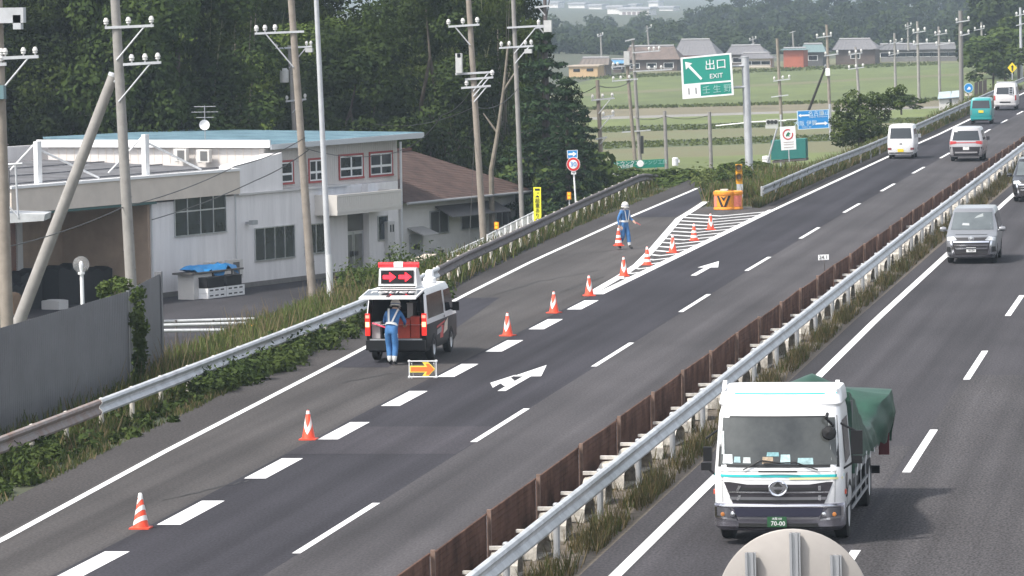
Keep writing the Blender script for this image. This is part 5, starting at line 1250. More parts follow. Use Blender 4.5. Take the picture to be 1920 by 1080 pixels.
# green advertising boards and white boards beyond the ramp
t = thing('advertising_board', 'long green advertising board with pale lettering beyond the bushes', 'sign board', AY(1200, 330, 285)); Yg = 285
b, P_ = board(t, [(1145, 303), (1246, 298), (1246, 313), (1146, 319)], Yg, .05, M('board_green', (.006, .20, .14), .5))
lab(b, P_, .22, .68, .30, 'ハートウンクン', SIGNW, 'kana'); flat(b, P_, [(.05, .28), (.10, .44), (.10, .34), (.2, .34), (.2, .22), (.10, .22), (.10, .12)], SIGNW, 'arrow'); lab(b, P_, .28, .3, .22, '右折店舗', SIGNW, 'kanji'); lab(b, P_, .78, .62, .30, 'オレンジ工房', PALEG, 'kana')
mb = MB(); p = at(P_, .55, .58); mb.lathe([(.001, .01), (.2, .01), (.21, 0)], p + Vector((0, -.01, 0)), (0, -1, 0), 16); mb.build('emblem', SIGNW, b)
for px in (1156, 1180, 1230): mb = MB(); mb.tube(AY(px, 312, Yg + .1), AY(px + 1, 350, Yg + .1), .05); mb.build('post', SIGNW, t)
t = thing('white_board', 'blank white board below the green advertising board', 'sign board', AY(1163, 340, 278)); b, P_ = board(t, [(1149, 324), (1180, 322), (1180, 338), (1149, 340)], 278, .04, SIGNW); mb = MB(); mb.tube(AY(1156, 338, 278.1), AY(1156, 365, 278.1), .03); mb.build('post', GALVP, t)
t = thing('roadside_sign_frame', 'white and green sign frame low behind the ramp guardrail', 'sign board', AY(1112, 385, 232)); b, P_ = board(t, [(1100, 360), (1150, 356), (1150, 364), (1100, 372)], 240, .04, SIGNW); flat(b, P_, [(.1, .3), (.45, .3), (.45, .6), (.1, .6)], GREYW); b2, P2 = board(t, [(1087, 364), (1099, 362), (1100, 380), (1088, 382)], 238, .04, MATS['board_green'], 'green_panel'); mb = MB(); mb.tube(AY(1118, 362, 240.1), AY(1118, 395, 240.1), .04); mb.tube(AY(1094, 380, 238.1), AY(1094, 400, 238.1), .04); mb.build('legs', SIGNW, t)
a = AY(1266, 305, 330); t = thing('water_tank', 'small white tank beyond the bushes right of the green board', 'tank', tuple(a)); mb = MB(); mb.lathe([(.001, 0), (.22, 0), (.22, .5), (.16, .56), (.001, .56)], a - UZ * .2, n=12); mb.build('shell', SIGNW, t); mb = MB(); mb.box(a.x + .2, a.x + .32, a.y - .1, a.y + .1, a.z, a.z + .2); mb.build('valve', SIGNW, t)
# round blue sign, yellow diamond
t = thing('round_blue_sign', 'round blue sign with a white symbol beside the thick pole', 'road sign', AY(1817, 195, 375)); p = disc(t, (1816, 165), .36, 375, [(1, PALEB), (.9, SIGNB)]); mb = MB(); mb.prism([p + Vector((a_, -.02, b_)) for a_, b_ in ((-.14, -.12), (.16, -.12), (.16, .02), (.04, .12), (-.04, .02))], (0, .006, 0)); mb.build('symbol', SIGNW, t)
b, P_ = board(t, [(1809, 175), (1823, 175), (1823, 180), (1809, 180)], 375, .02, M('plate_beige', (.62, .55, .48), .6), 'plate'); mb = MB(); mb.tube(AY(1816, 205, 375.1), AY(1816, 165, 375.1), .04); mb.build('post', GALVP, t)
t = thing('diamond_sign', 'yellow diamond warning sign at the upper right edge', 'road sign', AY(1898, 150, 440)); b, P_ = board(t, [(1898, 117), (1907, 127), (1898, 137), (1889, 127)], 440, .02, YELLOW); p = AY(1898, 127, 439.95); mb = MB(); mb.prism([p + Vector((a_, 0, b_)) for a_, b_ in ((-.06, -.28), (.06, -.28), (.06, .05), (.14, .05), (0, .28), (-.14, .05), (-.06, .05))], (0, .01, 0)); mb.build('arrow', SIGNK, b)
mb = MB(); mb.tube(AY(1898, 150, 440.1), AY(1898, 127, 440.1), .05); mb.build('post', GALVP, t)
t = thing('noise_wall', 'short dark noise wall left of the white van in the distance', 'wall', AY(1838, 175, 380)); 
for k in range(3):
    b, P_ = board(t, [(1827 + k * 8, 155 - k * 2), (1834 + k * 8, 153 - k * 2), (1834 + k * 8, 183 - k * 5), (1827 + k * 8, 187 - k * 5)], 382 + k, .1, M('dark_wall_panel', (.055, .045, .045), .8), 'panel')
for k, (x0, y0, x1, y1, sl) in enumerate(((1758, 172, 1782, 186, 4), (1782, 170, 1805, 184, 3))):
    p, q = AY(x0, y1, 400), AY(x1, y0, 400); t = thing('tarpaulin_roof', 'pale blue sheeted low shed roof left of the thick pole, ' + ('left half' if k == 0 else 'right half'), 'shed', tuple(p)); mb = MB(); mb.prism([p, AY(x1, y1 - 2, 400), AY(x1 + 1, y0, 404), AY(x0 + 3, y0 + 2, 404)], (0, 0, .06)); mb.build('roof', M('pale_blue_sheet', (.36, .43, .48), .5, 0, .15, 1), t); mb = MB(); mb.box(p.x + .1, q.x - .1, 400.2, 403.5, p.z - 2.0, p.z); mb.build('wall', GREYW, t)
# ================================================================== farmhouses in the distance
ROOFT = M('grey_roof_tiles', (.16, .155, .16), .7, 0, .12, 1.2)
def house(label, x0, x1, yr, ye, yb, Y, wallm, roofm=ROOFT, depth=8, hip=.16, name='farmhouse', over=.5, windows=2, cat='house'):
    a, b = AY(x0, yb, Y), AY(x1, yb, Y); zr, ze = AY((x0 + x1) / 2, yr, Y).z, AY((x0 + x1) / 2, ye, Y).z; z0 = min(a.z, -4.1)
    t = thing(name, label, cat, ((a.x + b.x) / 2, Y, z0)); mb = MB(); o = over
    mb.box(a.x + o, b.x - o, Y + o, Y + depth - o, z0, ze); mb.build('wall', wallm, t)
    w = b.x - a.x; mb = MB(); e_ = [(a.x, Y, ze), (b.x, Y, ze), (b.x, Y + depth, ze), (a.x, Y + depth, ze)]; r0, r1 = (a.x + w * hip * .4, Y + depth / 2, zr), (b.x - w * hip, Y + depth / 2, zr)
    mb.add([*e_, r0, r1], [[0, 1, 5, 4], [1, 2, 5], [2, 3, 4, 5], [3, 0, 4], [3, 2, 1, 0]])
    n = max(4, int(w / .6))
    for k in range(n + 1):
        f = k / n; p, q = Vector(e_[0]).lerp(Vector(e_[1]), f), Vector(r0).lerp(Vector(r1), f); mb.obox(p, q - p, (1, 0, 0), UZ, (0, 1), (-.05, .05), (-.02, .06))
    rf = mb.build('roof', roofm, t); mb = MB(); mb.tube(Vector(r0) + UZ * .08, Vector(r1) + UZ * .08, .2, n=6); mb.build('ridge', M('ridge_tile', (.26, .255, .26), .7), rf)
    for k in range(windows):
        xx = a.x + o + (w - 2 * o) * (k + .5) / windows; hh = ze - z0; mb = MB(); mb.box(xx - .8, xx + .8, Y + o - .05, Y + o - .004, z0 + hh * .40, z0 + hh * .78); wd = mb.build('window', SIGNW, t); mb = MB(); mb.box(xx - .7, xx + .7, Y + o - .06, Y + o - .05, z0 + hh * .43, z0 + hh * .75); mb.build('pane', GLASS, wd)
    return t
WD = M('dark_timber', (.105, .08, .068), .85, 0, .2, 1); PLAS = M('plaster', (.55, .50, .44), .8); REDB = M('red_cladding', (.36, .105, .06), .8, 0, .1, .6); TANB = M('tan_cladding', (.52, .36, .20), .75, 0, .08, .8)
t = thing('tan_house', 'tan two-storey house with a flat front at the left end of the village', 'house', AY(1095, 158, 700)); Yh = 700
p, q = AY(1067, 158, Yh), AY(1121, 158, Yh); zt = AY(1095, 125, Yh).z; mb = MB(); mb.box(p.x, q.x, Yh, Yh + 7, -4.2, zt); mb.build('wall', TANB, t); mb = MB(); mb.box(p.x - .2, q.x + .2, Yh - .2, Yh + 7.2, zt, zt + .18); mb.build('roof', M('tan_eave', (.40, .33, .26), .7), t)
for x, y in ((1081, 132), (1106, 131), (1107, 149)): c = AY(x, y, Yh - .05); mb = MB(); mb.box(c.x - .5, c.x + .5, Yh - .05, Yh - .004, c.z - .2, c.z + .22); mb.build('window', GLASS, t)
house('brown house with a dark roof right behind the tan house', 1085, 1141, 110, 122, 155, 712, M('brown_cladding', (.17, .135, .11), .85), M('brown_tiles', (.15, .125, .105), .8), windows=1, hip=.08)
house('dark cluttered shed left of the twin poles with a rusty roof', 1168, 1275, 88, 112, 140, 745, WD, M('rusty_roof', (.13, .10, .085), .8, 0, .3, .8), 9, windows=3, name='farm_shed', cat='shed')
house('largest farmhouse with a broad grey tiled roof above the exit sign', 1262, 1345, 76, 104, 140, 770, REDB, ROOFT, 12, .25, windows=0)
house('second grey-roofed farmhouse just right of the exit sign', 1360, 1436, 87, 102, 128, 790, M('timber_dark', (.13, .11, .10), .85), ROOFT, 10, .2)
house('low white-walled house with a brown base beside the red-walled house', 1385, 1450, 101, 110, 130, 765, PLAS, ROOFT, 7, .2, windows=3)
house('red-walled house with a green sheet roof in the middle of the village', 1463, 1512, 92, 94, 124, 760, REDB, M('green_sheet_roof', (.14, .20, .20), .6), 9, .1, windows=0)
house('green-roofed barn joined to the right of the red-walled house', 1500, 1548, 84, 98, 124, 772, M('barn_dark', (.10, .10, .10), .8), MATS['green_sheet_roof'], 8, .2, windows=1, name='barn', cat='barn')
house('farmhouse with a wide grey roof left of the long shed', 1561, 1646, 75, 93, 118, 780, WD, ROOFT, 12, .22, windows=1)
house('long low grey shed stretching across the right of the village', 1645, 1800, 84, 93, 106, 800, M('shed_wall', (.16, .155, .15), .85, 0, .2, .5), M('shed_roof', (.13, .128, .13), .7), 9, .03, windows=9, name='long_shed', cat='shed')
house('white storehouse with a small dark roof at the right end of the village', 1793, 1832, 62, 76, 98, 790, M('storehouse_white', (.66, .63, .60), .7), ROOFT, 8, .25, windows=1, name='storehouse', cat='storehouse')
house('small blue-roofed lean-to behind the brown house', 1143, 1170, 113, 119, 132, 735, WD, M('blue_sheet_roof', (.10, .27, .45), .5), 5, .02, windows=1, name='lean_to', cat='shed')
# white building shining on the far plain, and scattered roofs
def block(label, x0, x1, yt, yb, Y, mt, name='far_building', nb=0):
    a, b = AY(x0, yb, Y), AY(x1, yb, Y); zt = AY(x0, yt, Y).z; t = thing(name, label, 'building', ((a.x + b.x) / 2, Y, -4.1)); mb = MB(); mb.box(a.x, b.x, Y, Y + 25, -4.1, zt); mb.build('wall', mt, t); mb = MB(); mb.box(a.x - .5, b.x + .5, Y - .5, Y + 25.5, zt, zt + .8); mb.build('roof', M('far_roof', (.42, .42, .44), .6), t)
    h = zt + 4.1
    for k in range(nb): c = a.x + (b.x - a.x) * (k + 1) / (nb + 1); mb = MB(); mb.box(c - .7, c + .7, Y - .12, Y - .01, zt - h * .9, zt - 1.0); mb.build('window', M('far_window', (.25, .20, .20), .3), t)
FW = M('far_white', (.80, .76, .72), .6)
block('bright white long building with tall window strips shining on the far plain', 1161, 1217, 18, 40, 1900, FW, nb=5); block('lower pale wing left of the bright far building', 1139, 1166, 14, 34, 1960, FW)
for k, (x0, x1, yt, Y, lab_) in enumerate(((1030, 1046, 6, 2500, 'hazy pinkish far block at the right end of the wood top'), (1066, 1096, 8, 2450, 'hazy flat white far block left of the bright building'), (1104, 1128, 11, 2350, 'small hazy far block beside the bright building'), (1216, 1234, 4, 2600, 'hazy low far block right of the bright building'), (1236, 1262, 15, 2200, 'grey far roof between trees right of the bright building'), (1180, 1192, 10, 2420, 'thin hazy far block behind the bright building'))): block(lab_, x0, x1, yt, yt + 8, Y, FW)
# ================================================================== vehicles
class Body:
    """stack of rounded plan outlines: levels (z, y_rear, y_front, half width); local axes, +Y forwards"""
    def __init__(s, levels, r=.12, bf=.06, br=.03, roof=.05):
        s.L = levels; s.r, s.bf, s.br, s.roof = r, bf, br, roof
    def at(s, z):
        L = s.L
        if z <= L[0][0]: return L[0][1:]
        for a, b in zip(L, L[1:]):
            if z <= b[0]:
                f = (z - a[0]) / (b[0] - a[0]); return tuple(a[i] + (b[i] - a[i]) * f for i in (1, 2, 3))
        return L[-1][1:]
    def end(s, x, z, front):
        yr, yf, w = s.at(z); r = s.r; ax = min(abs(x), w); t = ax / w
        c = 0 if ax <= w - r else r * (1 - math.sqrt(max(0, 1 - ((ax - (w - r)) / r) ** 2)))
        return yf + s.bf * (1 - t * t) - c if front else yr - s.br * (1 - t * t) + c
    def ring(s, z):
        yr, yf, w = s.at(z); r = s.r
        xs = [w, w - r * .08, w - r * .35, w - r, (w - r) * .5, 0]; xs = xs + [-x for x in xs[-2::-1]]
        P = [(x, s.end(x, z, True), z) for x in xs]
        Q = [(x, s.end(x, z, False), z) for x in xs[::-1]]
        mid = [(-w, yf + (yr - yf) * k / 4, z) for k in (1, 2, 3)]; mid2 = [(w, yr + (yf - yr) * k / 4, z) for k in (1, 2, 3)]
        mid = [(p[0], P[-1][1] + (Q[0][1] - P[-1][1]) * (k + 1) / 4, z) for k, p in enumerate(mid)]; mid2 = [(p[0], Q[-1][1] + (P[0][1] - Q[-1][1]) * (k + 1) / 4, z) for k, p in enumerate(mid2)]
        return P + mid + Q + mid2
    def shell(s, mb, z0=None, z1=None, cap=True, skip=None):
        zs = [l[0] for l in s.L]; zs = [z for z in zs if (z0 is None or z > z0) and (z1 is None or z < z1)]
        if z0 is not None: zs = [z0] + zs
        if z1 is not None: zs = zs + [z1]
        rows = [s.ring(z) for z in zs]; n = len(rows[0]); vs = [p for r in rows for p in r]; fs = []
        for i in range(len(rows) - 1):
            for j in range(n):
                f = [i * n + j, i * n + (j + 1) % n, (i + 1) * n + (j + 1) % n, (i + 1) * n + j]
                if skip:
                    c = [sum(vs[k][q] for k in f) / 4 for q in range(3)]
                    if skip(c): continue
                fs.append(f)
        mb.add(vs, fs, True)
        if cap:
            top = rows[-1]; c = Vector((0, sum(p[1] for p in top) / n, zs[-1] + s.roof)); prev = top
            for f in (.82, .5, .0):
                cur = [(c.x + (p[0] - c.x) * max(f, .001), c.y + (p[1] - c.y) * max(f, .001), zs[-1] + s.roof * (1 - f * f)) for p in top]
                mb.add(list(prev) + cur, [[j, (j + 1) % n, n + (j + 1) % n, n + j] for j in range(n)], True); prev = cur
        mb.add(rows[0], [list(range(n))[::-1]])
        return mb
    def face(s, q, front, off=.006, nx=8, nz=4):
        """panel on the front/rear: q = (x,z) bottom-left, bottom-right, top-right, top-left seen from outside"""
        rows = []
        for k in range(nz + 1):
            v = k / nz; row = []
            for i in range(nx + 1):
                u = i / nx; x = (q[0][0] * (1 - u) + q[1][0] * u) * (1 - v) + (q[3][0] * (1 - u) + q[2][0] * u) * v; z = (q[0][1] * (1 - u) + q[1][1] * u) * (1 - v) + (q[3][1] * (1 - u) + q[2][1] * u) * v
                row.append((x, s.end(x, z, front) + (off if front else -off), z))
            rows.append(row)
        mb = MB(); mb.grid(rows); return mb
    def side(s, q, sg, off=.006, ny=6, nz=3):
        """panel on a side, q = (y,z) corners; sg=+1 is the right side (+X)"""
        rows = []
        for k in range(nz + 1):
            v = k / nz; row = []
            for i in range(ny + 1):
                u = i / ny; y = (q[0][0] * (1 - u) + q[1][0] * u) * (1 - v) + (q[3][0] * (1 - u) + q[2][0] * u) * v; z = (q[0][1] * (1 - u) + q[1][1] * u) * (1 - v) + (q[3][1] * (1 - u) + q[2][1] * u) * v
                row.append((sg * (s.at(z)[2] + off), y, z))
            rows.append(row)
        mb = MB(); mb.grid(rows); return mb
def wheel(t, x, y, r, w, rimm=ALU, s=1):
    mb = MB(); prof = [(r * .62, -w / 2), (r * .9, -w / 2), (r, -w / 2 + .03), (r, w / 2 - .03), (r * .9, w / 2), (r * .62, w / 2)]
    mb.lathe(prof, (x, y, r), (1, 0, 0), 22); ty = mb.build('wheel', RUBBER, t)
    mb = MB(); mb.lathe([(.001, w / 2 - .03), (r * .2, w / 2 - .02), (r * .5, w / 2 - .035), (r * .63, w / 2 - .01)], (x, y, r), (s, 0, 0), 18); mb.lathe([(.001, -w / 2 + .02), (r * .63, -w / 2 + .02)], (x, y, r), (s, 0, 0), 18); mb.build('rim', rimm, ty)
def arch(t, B, y, r, sg, mat=BLACK, z0=None):
    mb = MB(); n = 16; z0 = z0 or B.L[0][0]; P = []
    for k in range(n + 1):
        a = math.pi * k / n; z = max(z0, r * .92 + r * 1.16 * math.sin(a)); P.append((y + r * 1.16 * math.cos(a), z))
    P = [(y + r * 1.16, z0)] + P + [(y - r * 1.16, z0)]
    mb.add([(sg * (B.at(z)[2] + .004), yy, z) for yy, z in P], [list(range(len(P)))]); mb.build('wheel_arch', mat, t)
PLATEY = M('yellow_plate_kei', (.82, .60, .03), .5); PLATEW = M('white_plate', (.78, .78, .76), .5)
def plate(B, t, z, front, mat, w=.33, h=.165, s=None, fg=SIGNK, x=0.0):
    y = B.end(x, z, front) + (.02 if front else -.02); mb = MB(); mb.box(x - w / 2, x + w / 2, y - .006, y + .006, z - h / 2, z + h / 2); p = mb.build('number_plate', mat, t)
    if s:
        ux = (-1, 0, 0) if front else (1, 0, 0); text('plate_number', s, (x, y, z - h * .12), ux, UZ, h * .62, fg, p, (0, .012 if front else -.012, 0))
    return p
def build_panel(mb, name, m, t): return mb.build(name, m, t)
def van_body(t, B, paint, lower=None, zsplit=None, skip=None):
    mb = MB()
    if lower:
        B.shell(mb, zsplit, None, True, skip); b = mb.build('body', paint, t); mb = MB(); B.shell(mb, None, zsplit, False, skip); mb.build('lower_body', lower, t)
    else: B.shell(mb, None, None, True, skip); b = mb.build('body', paint, t)
    return b
def rear_car(name, label, cat, loc, rz, B, paint, axles, wr, ww, win, tails, platez, pmat, lower=None, zs=None, ptxt=None, extras=None, sidewin=True, wheelx=None):
    t = thing(name, label, cat, loc, None, rz); van_body(t, B, paint, lower, zs)
    wq = win; B.face(wq, False, .008).build('rear_window', GLASS, t)
    for q in tails: B.face(q, False, .012, 4, 3).build('tail_light', REDL, t)
    if platez: plate(B, t, platez, False, pmat, s=ptxt)
    for y in axles:
        for sg in (1, -1): arch(t, B, y, wr, sg); wheel(t, sg * (B.at(wr)[2] - ww / 2 + .012), y, wr, ww, ALU, sg)
    return t
# --- white kei van
def kei(label, loc, paint, H=1.88, name='kei_van'):
    B = Body([(.24, -1.66, 1.66, .66), (.34, -1.70, 1.70, .72), (.80, -1.70, 1.70, .737), (1.05, -1.69, 1.60, .737), (H - .12, -1.60, 1.05, .66), (H - .03, -1.54, .95, .61)], .10, .05, .03, .05)
    wz = 1.12 if H > 1.85 else 1.08
    t = rear_car(name, label, 'van', loc, 0, B, paint, (-1.05, 1.2), .27, .15, [(-.60, wz), (.60, wz), (.55, H - .18), (-.55, H - .18)], [], None, None)
    return t, B
gA = G(1688, 298)
t, B = kei('plain white kei van from behind, left lane, nearest of the cars beyond the gore', (gA.x + .05, gA.y + 1.6, 0), WHITE)
for sg in (1, -1): B.face([(sg * .62 - .10, .50), (sg * .62 + .10, .50), (sg * .62 + .10, .62), (sg * .62 - .10, .62)], False, .012, 4, 2).build('tail_light', M('dim_red_lens', (.22, .05, .05), .3), t)
plate(B, t, .47, False, PLATEY, x=-.02); B.face([(-.66, .30), (.66, .30), (.66, .36), (-.66, .36)], False, .02).build('rear_bumper', SIGNK, t); B.face([(-.07, .80), (.07, .80), (.07, .86), (-.07, .86)], False, .012, 2, 2).build('tailgate_handle', SIGNK, t)
for sg in (1, -1):
    B.side([(-1.4, 1.12), (-.2, 1.12), (-.2, 1.62), (-1.35, 1.62)], sg).build('side_window', GLASS, t); B.side([(-.1, 1.12), (1.1, 1.12), (.85, 1.62), (-.1, 1.62)], sg).build('side_window', GLASS, t)
    mb = MB(); mb.box(sg * .76, sg * .92, 1.15, 1.25, 1.08, 1.28); mb.build('mirror', WHITE, t)
# --- teal kei wagon
TEAL = M('teal_paint', (.025, .30, .30), .3, 0, 0, coat=.4)
gA = G(1841, 233)
t, B = kei('teal kei wagon from behind, in the left lane ahead of the two-tone minivan', (gA.x - .05, gA.y + 1.7, 0), TEAL, 1.78, 'kei_wagon')
for sg in (1, -1): B.face([(sg * .66 - .06, .62), (sg * .66 + .06, .62), (sg * .66 + .06, .98), (sg * .66 - .06, .98)], False, .012, 3, 2).build('tail_light', M('teal_lens', (.10, .22, .22), .3), t)
plate(B, t, .86, False, PLATEY); B.face([(-.70, .34), (.70, .34), (.70, .46), (-.70, .46)], False, .05).build('rear_bumper', TEAL, t); B.face([(-.5, .24), (.5, .24), (.5, .30), (-.5, .30)], False, .03).build('underbody', SIGNK, t)
for sg in (1, -1):
    B.side([(-1.4, 1.05), (-.2, 1.05), (-.2, 1.55), (-1.35, 1.55)], sg).build('side_window', GLASS, t); B.side([(-.1, 1.05), (1.1, 1.05), (.85, 1.55), (-.1, 1.55)], sg).build('side_window', GLASS, t)
# --- two-tone minivan
SILV = M('silver_paint', (.46, .45, .46), .3, .35, 0, coat=.4); DGREY = M('dark_grey_paint', (.055, .05, .055), .35, .2, 0, coat=.4)
gA = G(1812, 303)
B = Body([(.26, -2.25, 2.3, .80), (.38, -2.34, 2.38, .87), (.80, -2.38, 2.38, .897), (1.05, -2.34, 2.2, .897), (1.12, -2.32, 1.6, .89), (1.72, -2.18, .75, .76), (1.82, -2.12, .6, .70)], .13, .08, .05, .05)
t = rear_car('minivan', 'silver and black minivan from behind, in the passing lane beside the rusty fence', 'minivan', (gA.x, gA.y + 2.2, 0), 0, B, SILV, (-1.4, 1.4), .35, .2, [(-.74, 1.14), (.74, 1.14), (.64, 1.66), (-.64, 1.66)],
    [[(-.88, .92), (-.52, .98), (-.52, 1.10), (-.88, 1.12)], [(.52, .98), (.88, .92), (.88, 1.12), (.52, 1.10)]], .72, PLATEW, None, None, None)
B.face([(-.52, 1.0), (.52, 1.0), (.52, 1.05), (-.52, 1.05)], False, .014).build('light_bar', REDL, t)
B.face([(-.88, .32), (.88, .32), (.86, .80), (-.86, .80)], False, .02).build('rear_bumper', DGREY, t); B.face([(-.60, .46), (.60, .46), (.60, .54), (-.60, .54)], False, .04).build('bumper_trim', SILV, t)
B.face([(-.60, 1.60), (-.46, 1.60), (-.46, 1.70), (-.60, 1.70)], False, .02, 2, 2).build('sticker', SIGNW, t)
for sg in (1, -1):
    B.side([(-2.05, 1.14), (.9, 1.14), (.55, 1.66), (-1.95, 1.66)], sg).build('side_window', GLASS, t); mb = MB(); mb.box(sg * .92, sg * 1.10, 1.05, 1.2, 1.05, 1.25); mb.build('mirror', DGREY, t)
    B.side([(-2.2, .34), (2.2, .34), (2.2, .5), (-2.2, .5)], sg).build('sill_cladding', DGREY, t)
# --- white high van with a rear ladder
gA = G(1885, 207)
B = Body([(.30, -2.25, 2.2, .78), (.42, -2.32, 2.28, .83), (1.0, -2.34, 2.25, .847), (1.15, -2.32, 1.95, .847), (1.85, -2.22, 1.1, .76), (1.98, -2.12, .95, .68)], .12, .06, .04, .06)
OFFW = M('off_white_paint', (.72, .70, .69), .4, 0, .05, 2, coat=.2)
t = rear_car('cargo_van', 'white cargo van with a dark rear ladder, farthest vehicle at the top right', 'van', (gA.x, gA.y + 2.2, 0), 0, B, OFFW, (-1.3, 1.3), .32, .19, [(-.66, 1.20), (.66, 1.20), (.60, 1.72), (-.60, 1.72)],
    [[(-.83, .75), (-.72, .75), (-.72, 1.12), (-.83, 1.12)], [(.72, .75), (.83, .75), (.83, 1.12), (.72, 1.12)]], None, None)
B.face([(-.40, .56), (.40, .56), (.40, .66), (-.40, .66)], False, .02).build('number_plate', SIGNK, t); B.face([(-.78, .36), (.78, .36), (.78, .52), (-.78, .52)], False, .05).build('rear_bumper', OFFW, t)
mb = MB()
for x in (.30, .56): mb.tube((x, -2.42, 1.15), (x, -2.32, 1.80), .022, n=6)
for z in (1.25, 1.42, 1.58, 1.74): mb.tube((.30, -2.41 + (z - 1.15) * .15, z), (.56, -2.41 + (z - 1.15) * .15, z), .02, n=6)
mb.build('ladder', ALU, t); mb = MB()
for y in (-1.8, -1.0, -.2): mb.box(-.66, .66, y, y + .05, 2.04, 2.10)
for x in (-.66, .62): mb.box(x, x + .04, -2.0, .2, 2.06, 2.12)
mb.build('roof_rack', ALU, t)
for sg in (1, -1): B.side([(-2.0, 1.2), (1.4, 1.2), (1.15, 1.72), (-1.95, 1.72)], sg).build('side_window', GLASS, t)
# --- oncoming silver minivan
GREYP = M('warm_silver_paint', (.25, .255, .27), .3, .45, 0, coat=.5)
def oncoming(name, label, px, py, paint, chromeb=True, ptxt=None, W=.865, cat='minivan', roofp=None):
    g = G(px, py); B = Body([(.20, -2.25, 2.12, .78), (.34, -2.32, 2.28, .85), (.70, -2.34, 2.30, W), (.96, -2.33, 2.22, W), (1.06, -2.32, 1.55 + .25, W), (1.14, -2.30, 1.52, W), (1.74, -2.15, .62, .72), (1.84, -2.08, .45, .66)], .20, .12, .04, .05)
    t = thing(name, label, cat, (g.x, g.y + 1.4, 0), None, math.pi); van_body(t, B, paint)
    F = lambda q, nm, m, off=.01, nx=10, nz=4: B.face([(-x, z) for x, z in q], True, off, nx, nz).build(nm, m, t)      # q given as seen from the front
    F([(-.74, 1.15), (.74, 1.15), (.66, 1.72), (-.66, 1.72)], 'windscreen', GLASSG)
    F([(-.52, .80), (.52, .80), (.60, .92), (-.60, .92)], 'upper_grille', M('grille_dark', (.035, .032, .034), .4), .014)
    F([(-.56, .34), (.56, .34), (.66, .78), (-.66, .78)], 'grille', MATS['grille_dark'], .012)
    if chromeb:
        for z, w in ((.78, .62), (.66, .58), (.55, .56)): F([(-w, z - .035), (w, z - .035), (w, z + .02), (-w, z + .02)], 'chrome_bar', CHROME, .03)
        for sg in (1, -1): F([(sg * .60 - .04, .32), (sg * .60 + .04, .32), (sg * .70 + .03, .80), (sg * .70 - .03, .80)], 'chrome_bar', CHROME, .03, 3)
        F([(-.84, .24), (.84, .24), (.80, .33), (-.80, .33)], 'chrome_bar', CHROME, .02)
    for sg in (1, -1):
        q = [(sg * .48, .83), (sg * .84, .80), (sg * .84, .93), (sg * .60, .96)]; q = q if sg > 0 else [q[1], q[0], q[3], q[2]]
        F(q, 'headlight', M('headlight_glass', (.55, .57, .60), .1, 0, .5, 8, spec=.8), .02, 5, 3)
        F([(sg * .78 - .07, .42), (sg * .78 + .07, .42), (sg * .78 + .06, .60), (sg * .78 - .06, .60)], 'fog_lamp', SIGNK, .02, 3, 2)
        B.side([(-2.0, 1.14), (.15, 1.14), (.15, 1.66), (-1.9, 1.66)], sg).build('side_window', GLASS, t); B.side([(.22, 1.14), (1.25, 1.14), (.62, 1.66), (.22, 1.66)], sg).build('side_window', GLASS, t)
        mb = MB(); mb.lathe([(.001, -.12), (.07, -.10), (.09, 0), (.07, .10), (.001, .12)], (sg * (W + .16), 1.25, 1.16), (1, 0, 0), 12); mb.tube((sg * W, 1.25, 1.10), (sg * (W + .1), 1.25, 1.13), .03); mb.build('mirror', paint, t)
        for y in (-1.42, 1.42): arch(t, B, y, .33, sg); wheel(t, sg * (B.at(.33)[2] - .085), y, .33, .2, ALU, sg)
    plate(B, t, .50, True, PLATEW, s=ptxt)
    mb = MB(); p = B.end(0, .86, True); mb.lathe([(.001, .02), (.10, .015), (.11, 0)], (0, p + .02, .86), (0, 1, 0), 20); e_ = mb.build('emblem', CHROME, t)
    F([(-.55, 1.0), (.55, 1.0), (.55, 1.02), (-.55, 1.02)], 'bonnet_seam', SIGNK, .004)
    return t, B, F
t, B, F = oncoming('minivan', 'silver minivan with a chrome grille driving towards the camera', 1824, 492, GREYP, True, '16-24')
# driver behind the glass: hands on the wheel show as two pale spots
F([(-.36, 1.30), (-.10, 1.29), (-.12, 1.36), (-.34, 1.37)], 'steering_wheel', M('pale_cloth', (.34, .35, .36), .6), .013, 4, 2)
F([(.05, 1.52), (.36, 1.58), (.34, 1.68), (.14, 1.60)], 'sun_reflection_shade', M('pale_sun_visor', (.26, .28, .28), .5), .013, 4, 2)  # pale grey four-cornered patch set high on the windscreen
oncoming('suv', 'glossy black minivan cut off by the right picture edge, behind the silver one', 1938, 377, M('black_paint', (.012, .012, .014), .2, 0, 0, coat=.6), True, None, .90)

# --- white cargo truck with a green tarpaulin
gT = AY(1461, 1010, 82.35)
t = thing('cargo_truck', 'white cab-over cargo truck with a green tarpaulin over its load, nearest vehicle', 'truck', (gT.x, 82.35, 0), None, math.pi)
# local: cab front at y=0, rear towards -y
W = 1.14
B = Body([(.50, -1.9, -.10, W - .05), (.62, -1.92, -.03, W), (1.22, -1.95, -.02, W + .005), (1.36, -1.95, -.05, W), (2.28, -1.95, -.22, W - .07), (2.40, -1.95, -.30, W - .10)], .20, .12, .02, .02)
mb = MB(); B.shell(mb); mb.build('cab', WHITE, t)
Dn = Body([(2.39, -1.9, -.34, W - .10), (2.46, -1.9, -.33, W - .06), (2.62, -1.9, -.48, W - .08), (2.70, -1.9, -.56, W - .11), (2.705, -1.9, -.72, W - .12)], .2, .10, .02, .03)
mb = MB(); Dn.shell(mb); rd_ = mb.build('roof_deflector', WHITE, t)
Dn.face([(-1.0, 2.625), (1.0, 2.625), (1.0, 2.645), (-1.0, 2.645)], True, .012).build('roof_stripe', M('teal_stripe', (.02, .42, .42), .5), rd_)
mb = MB()
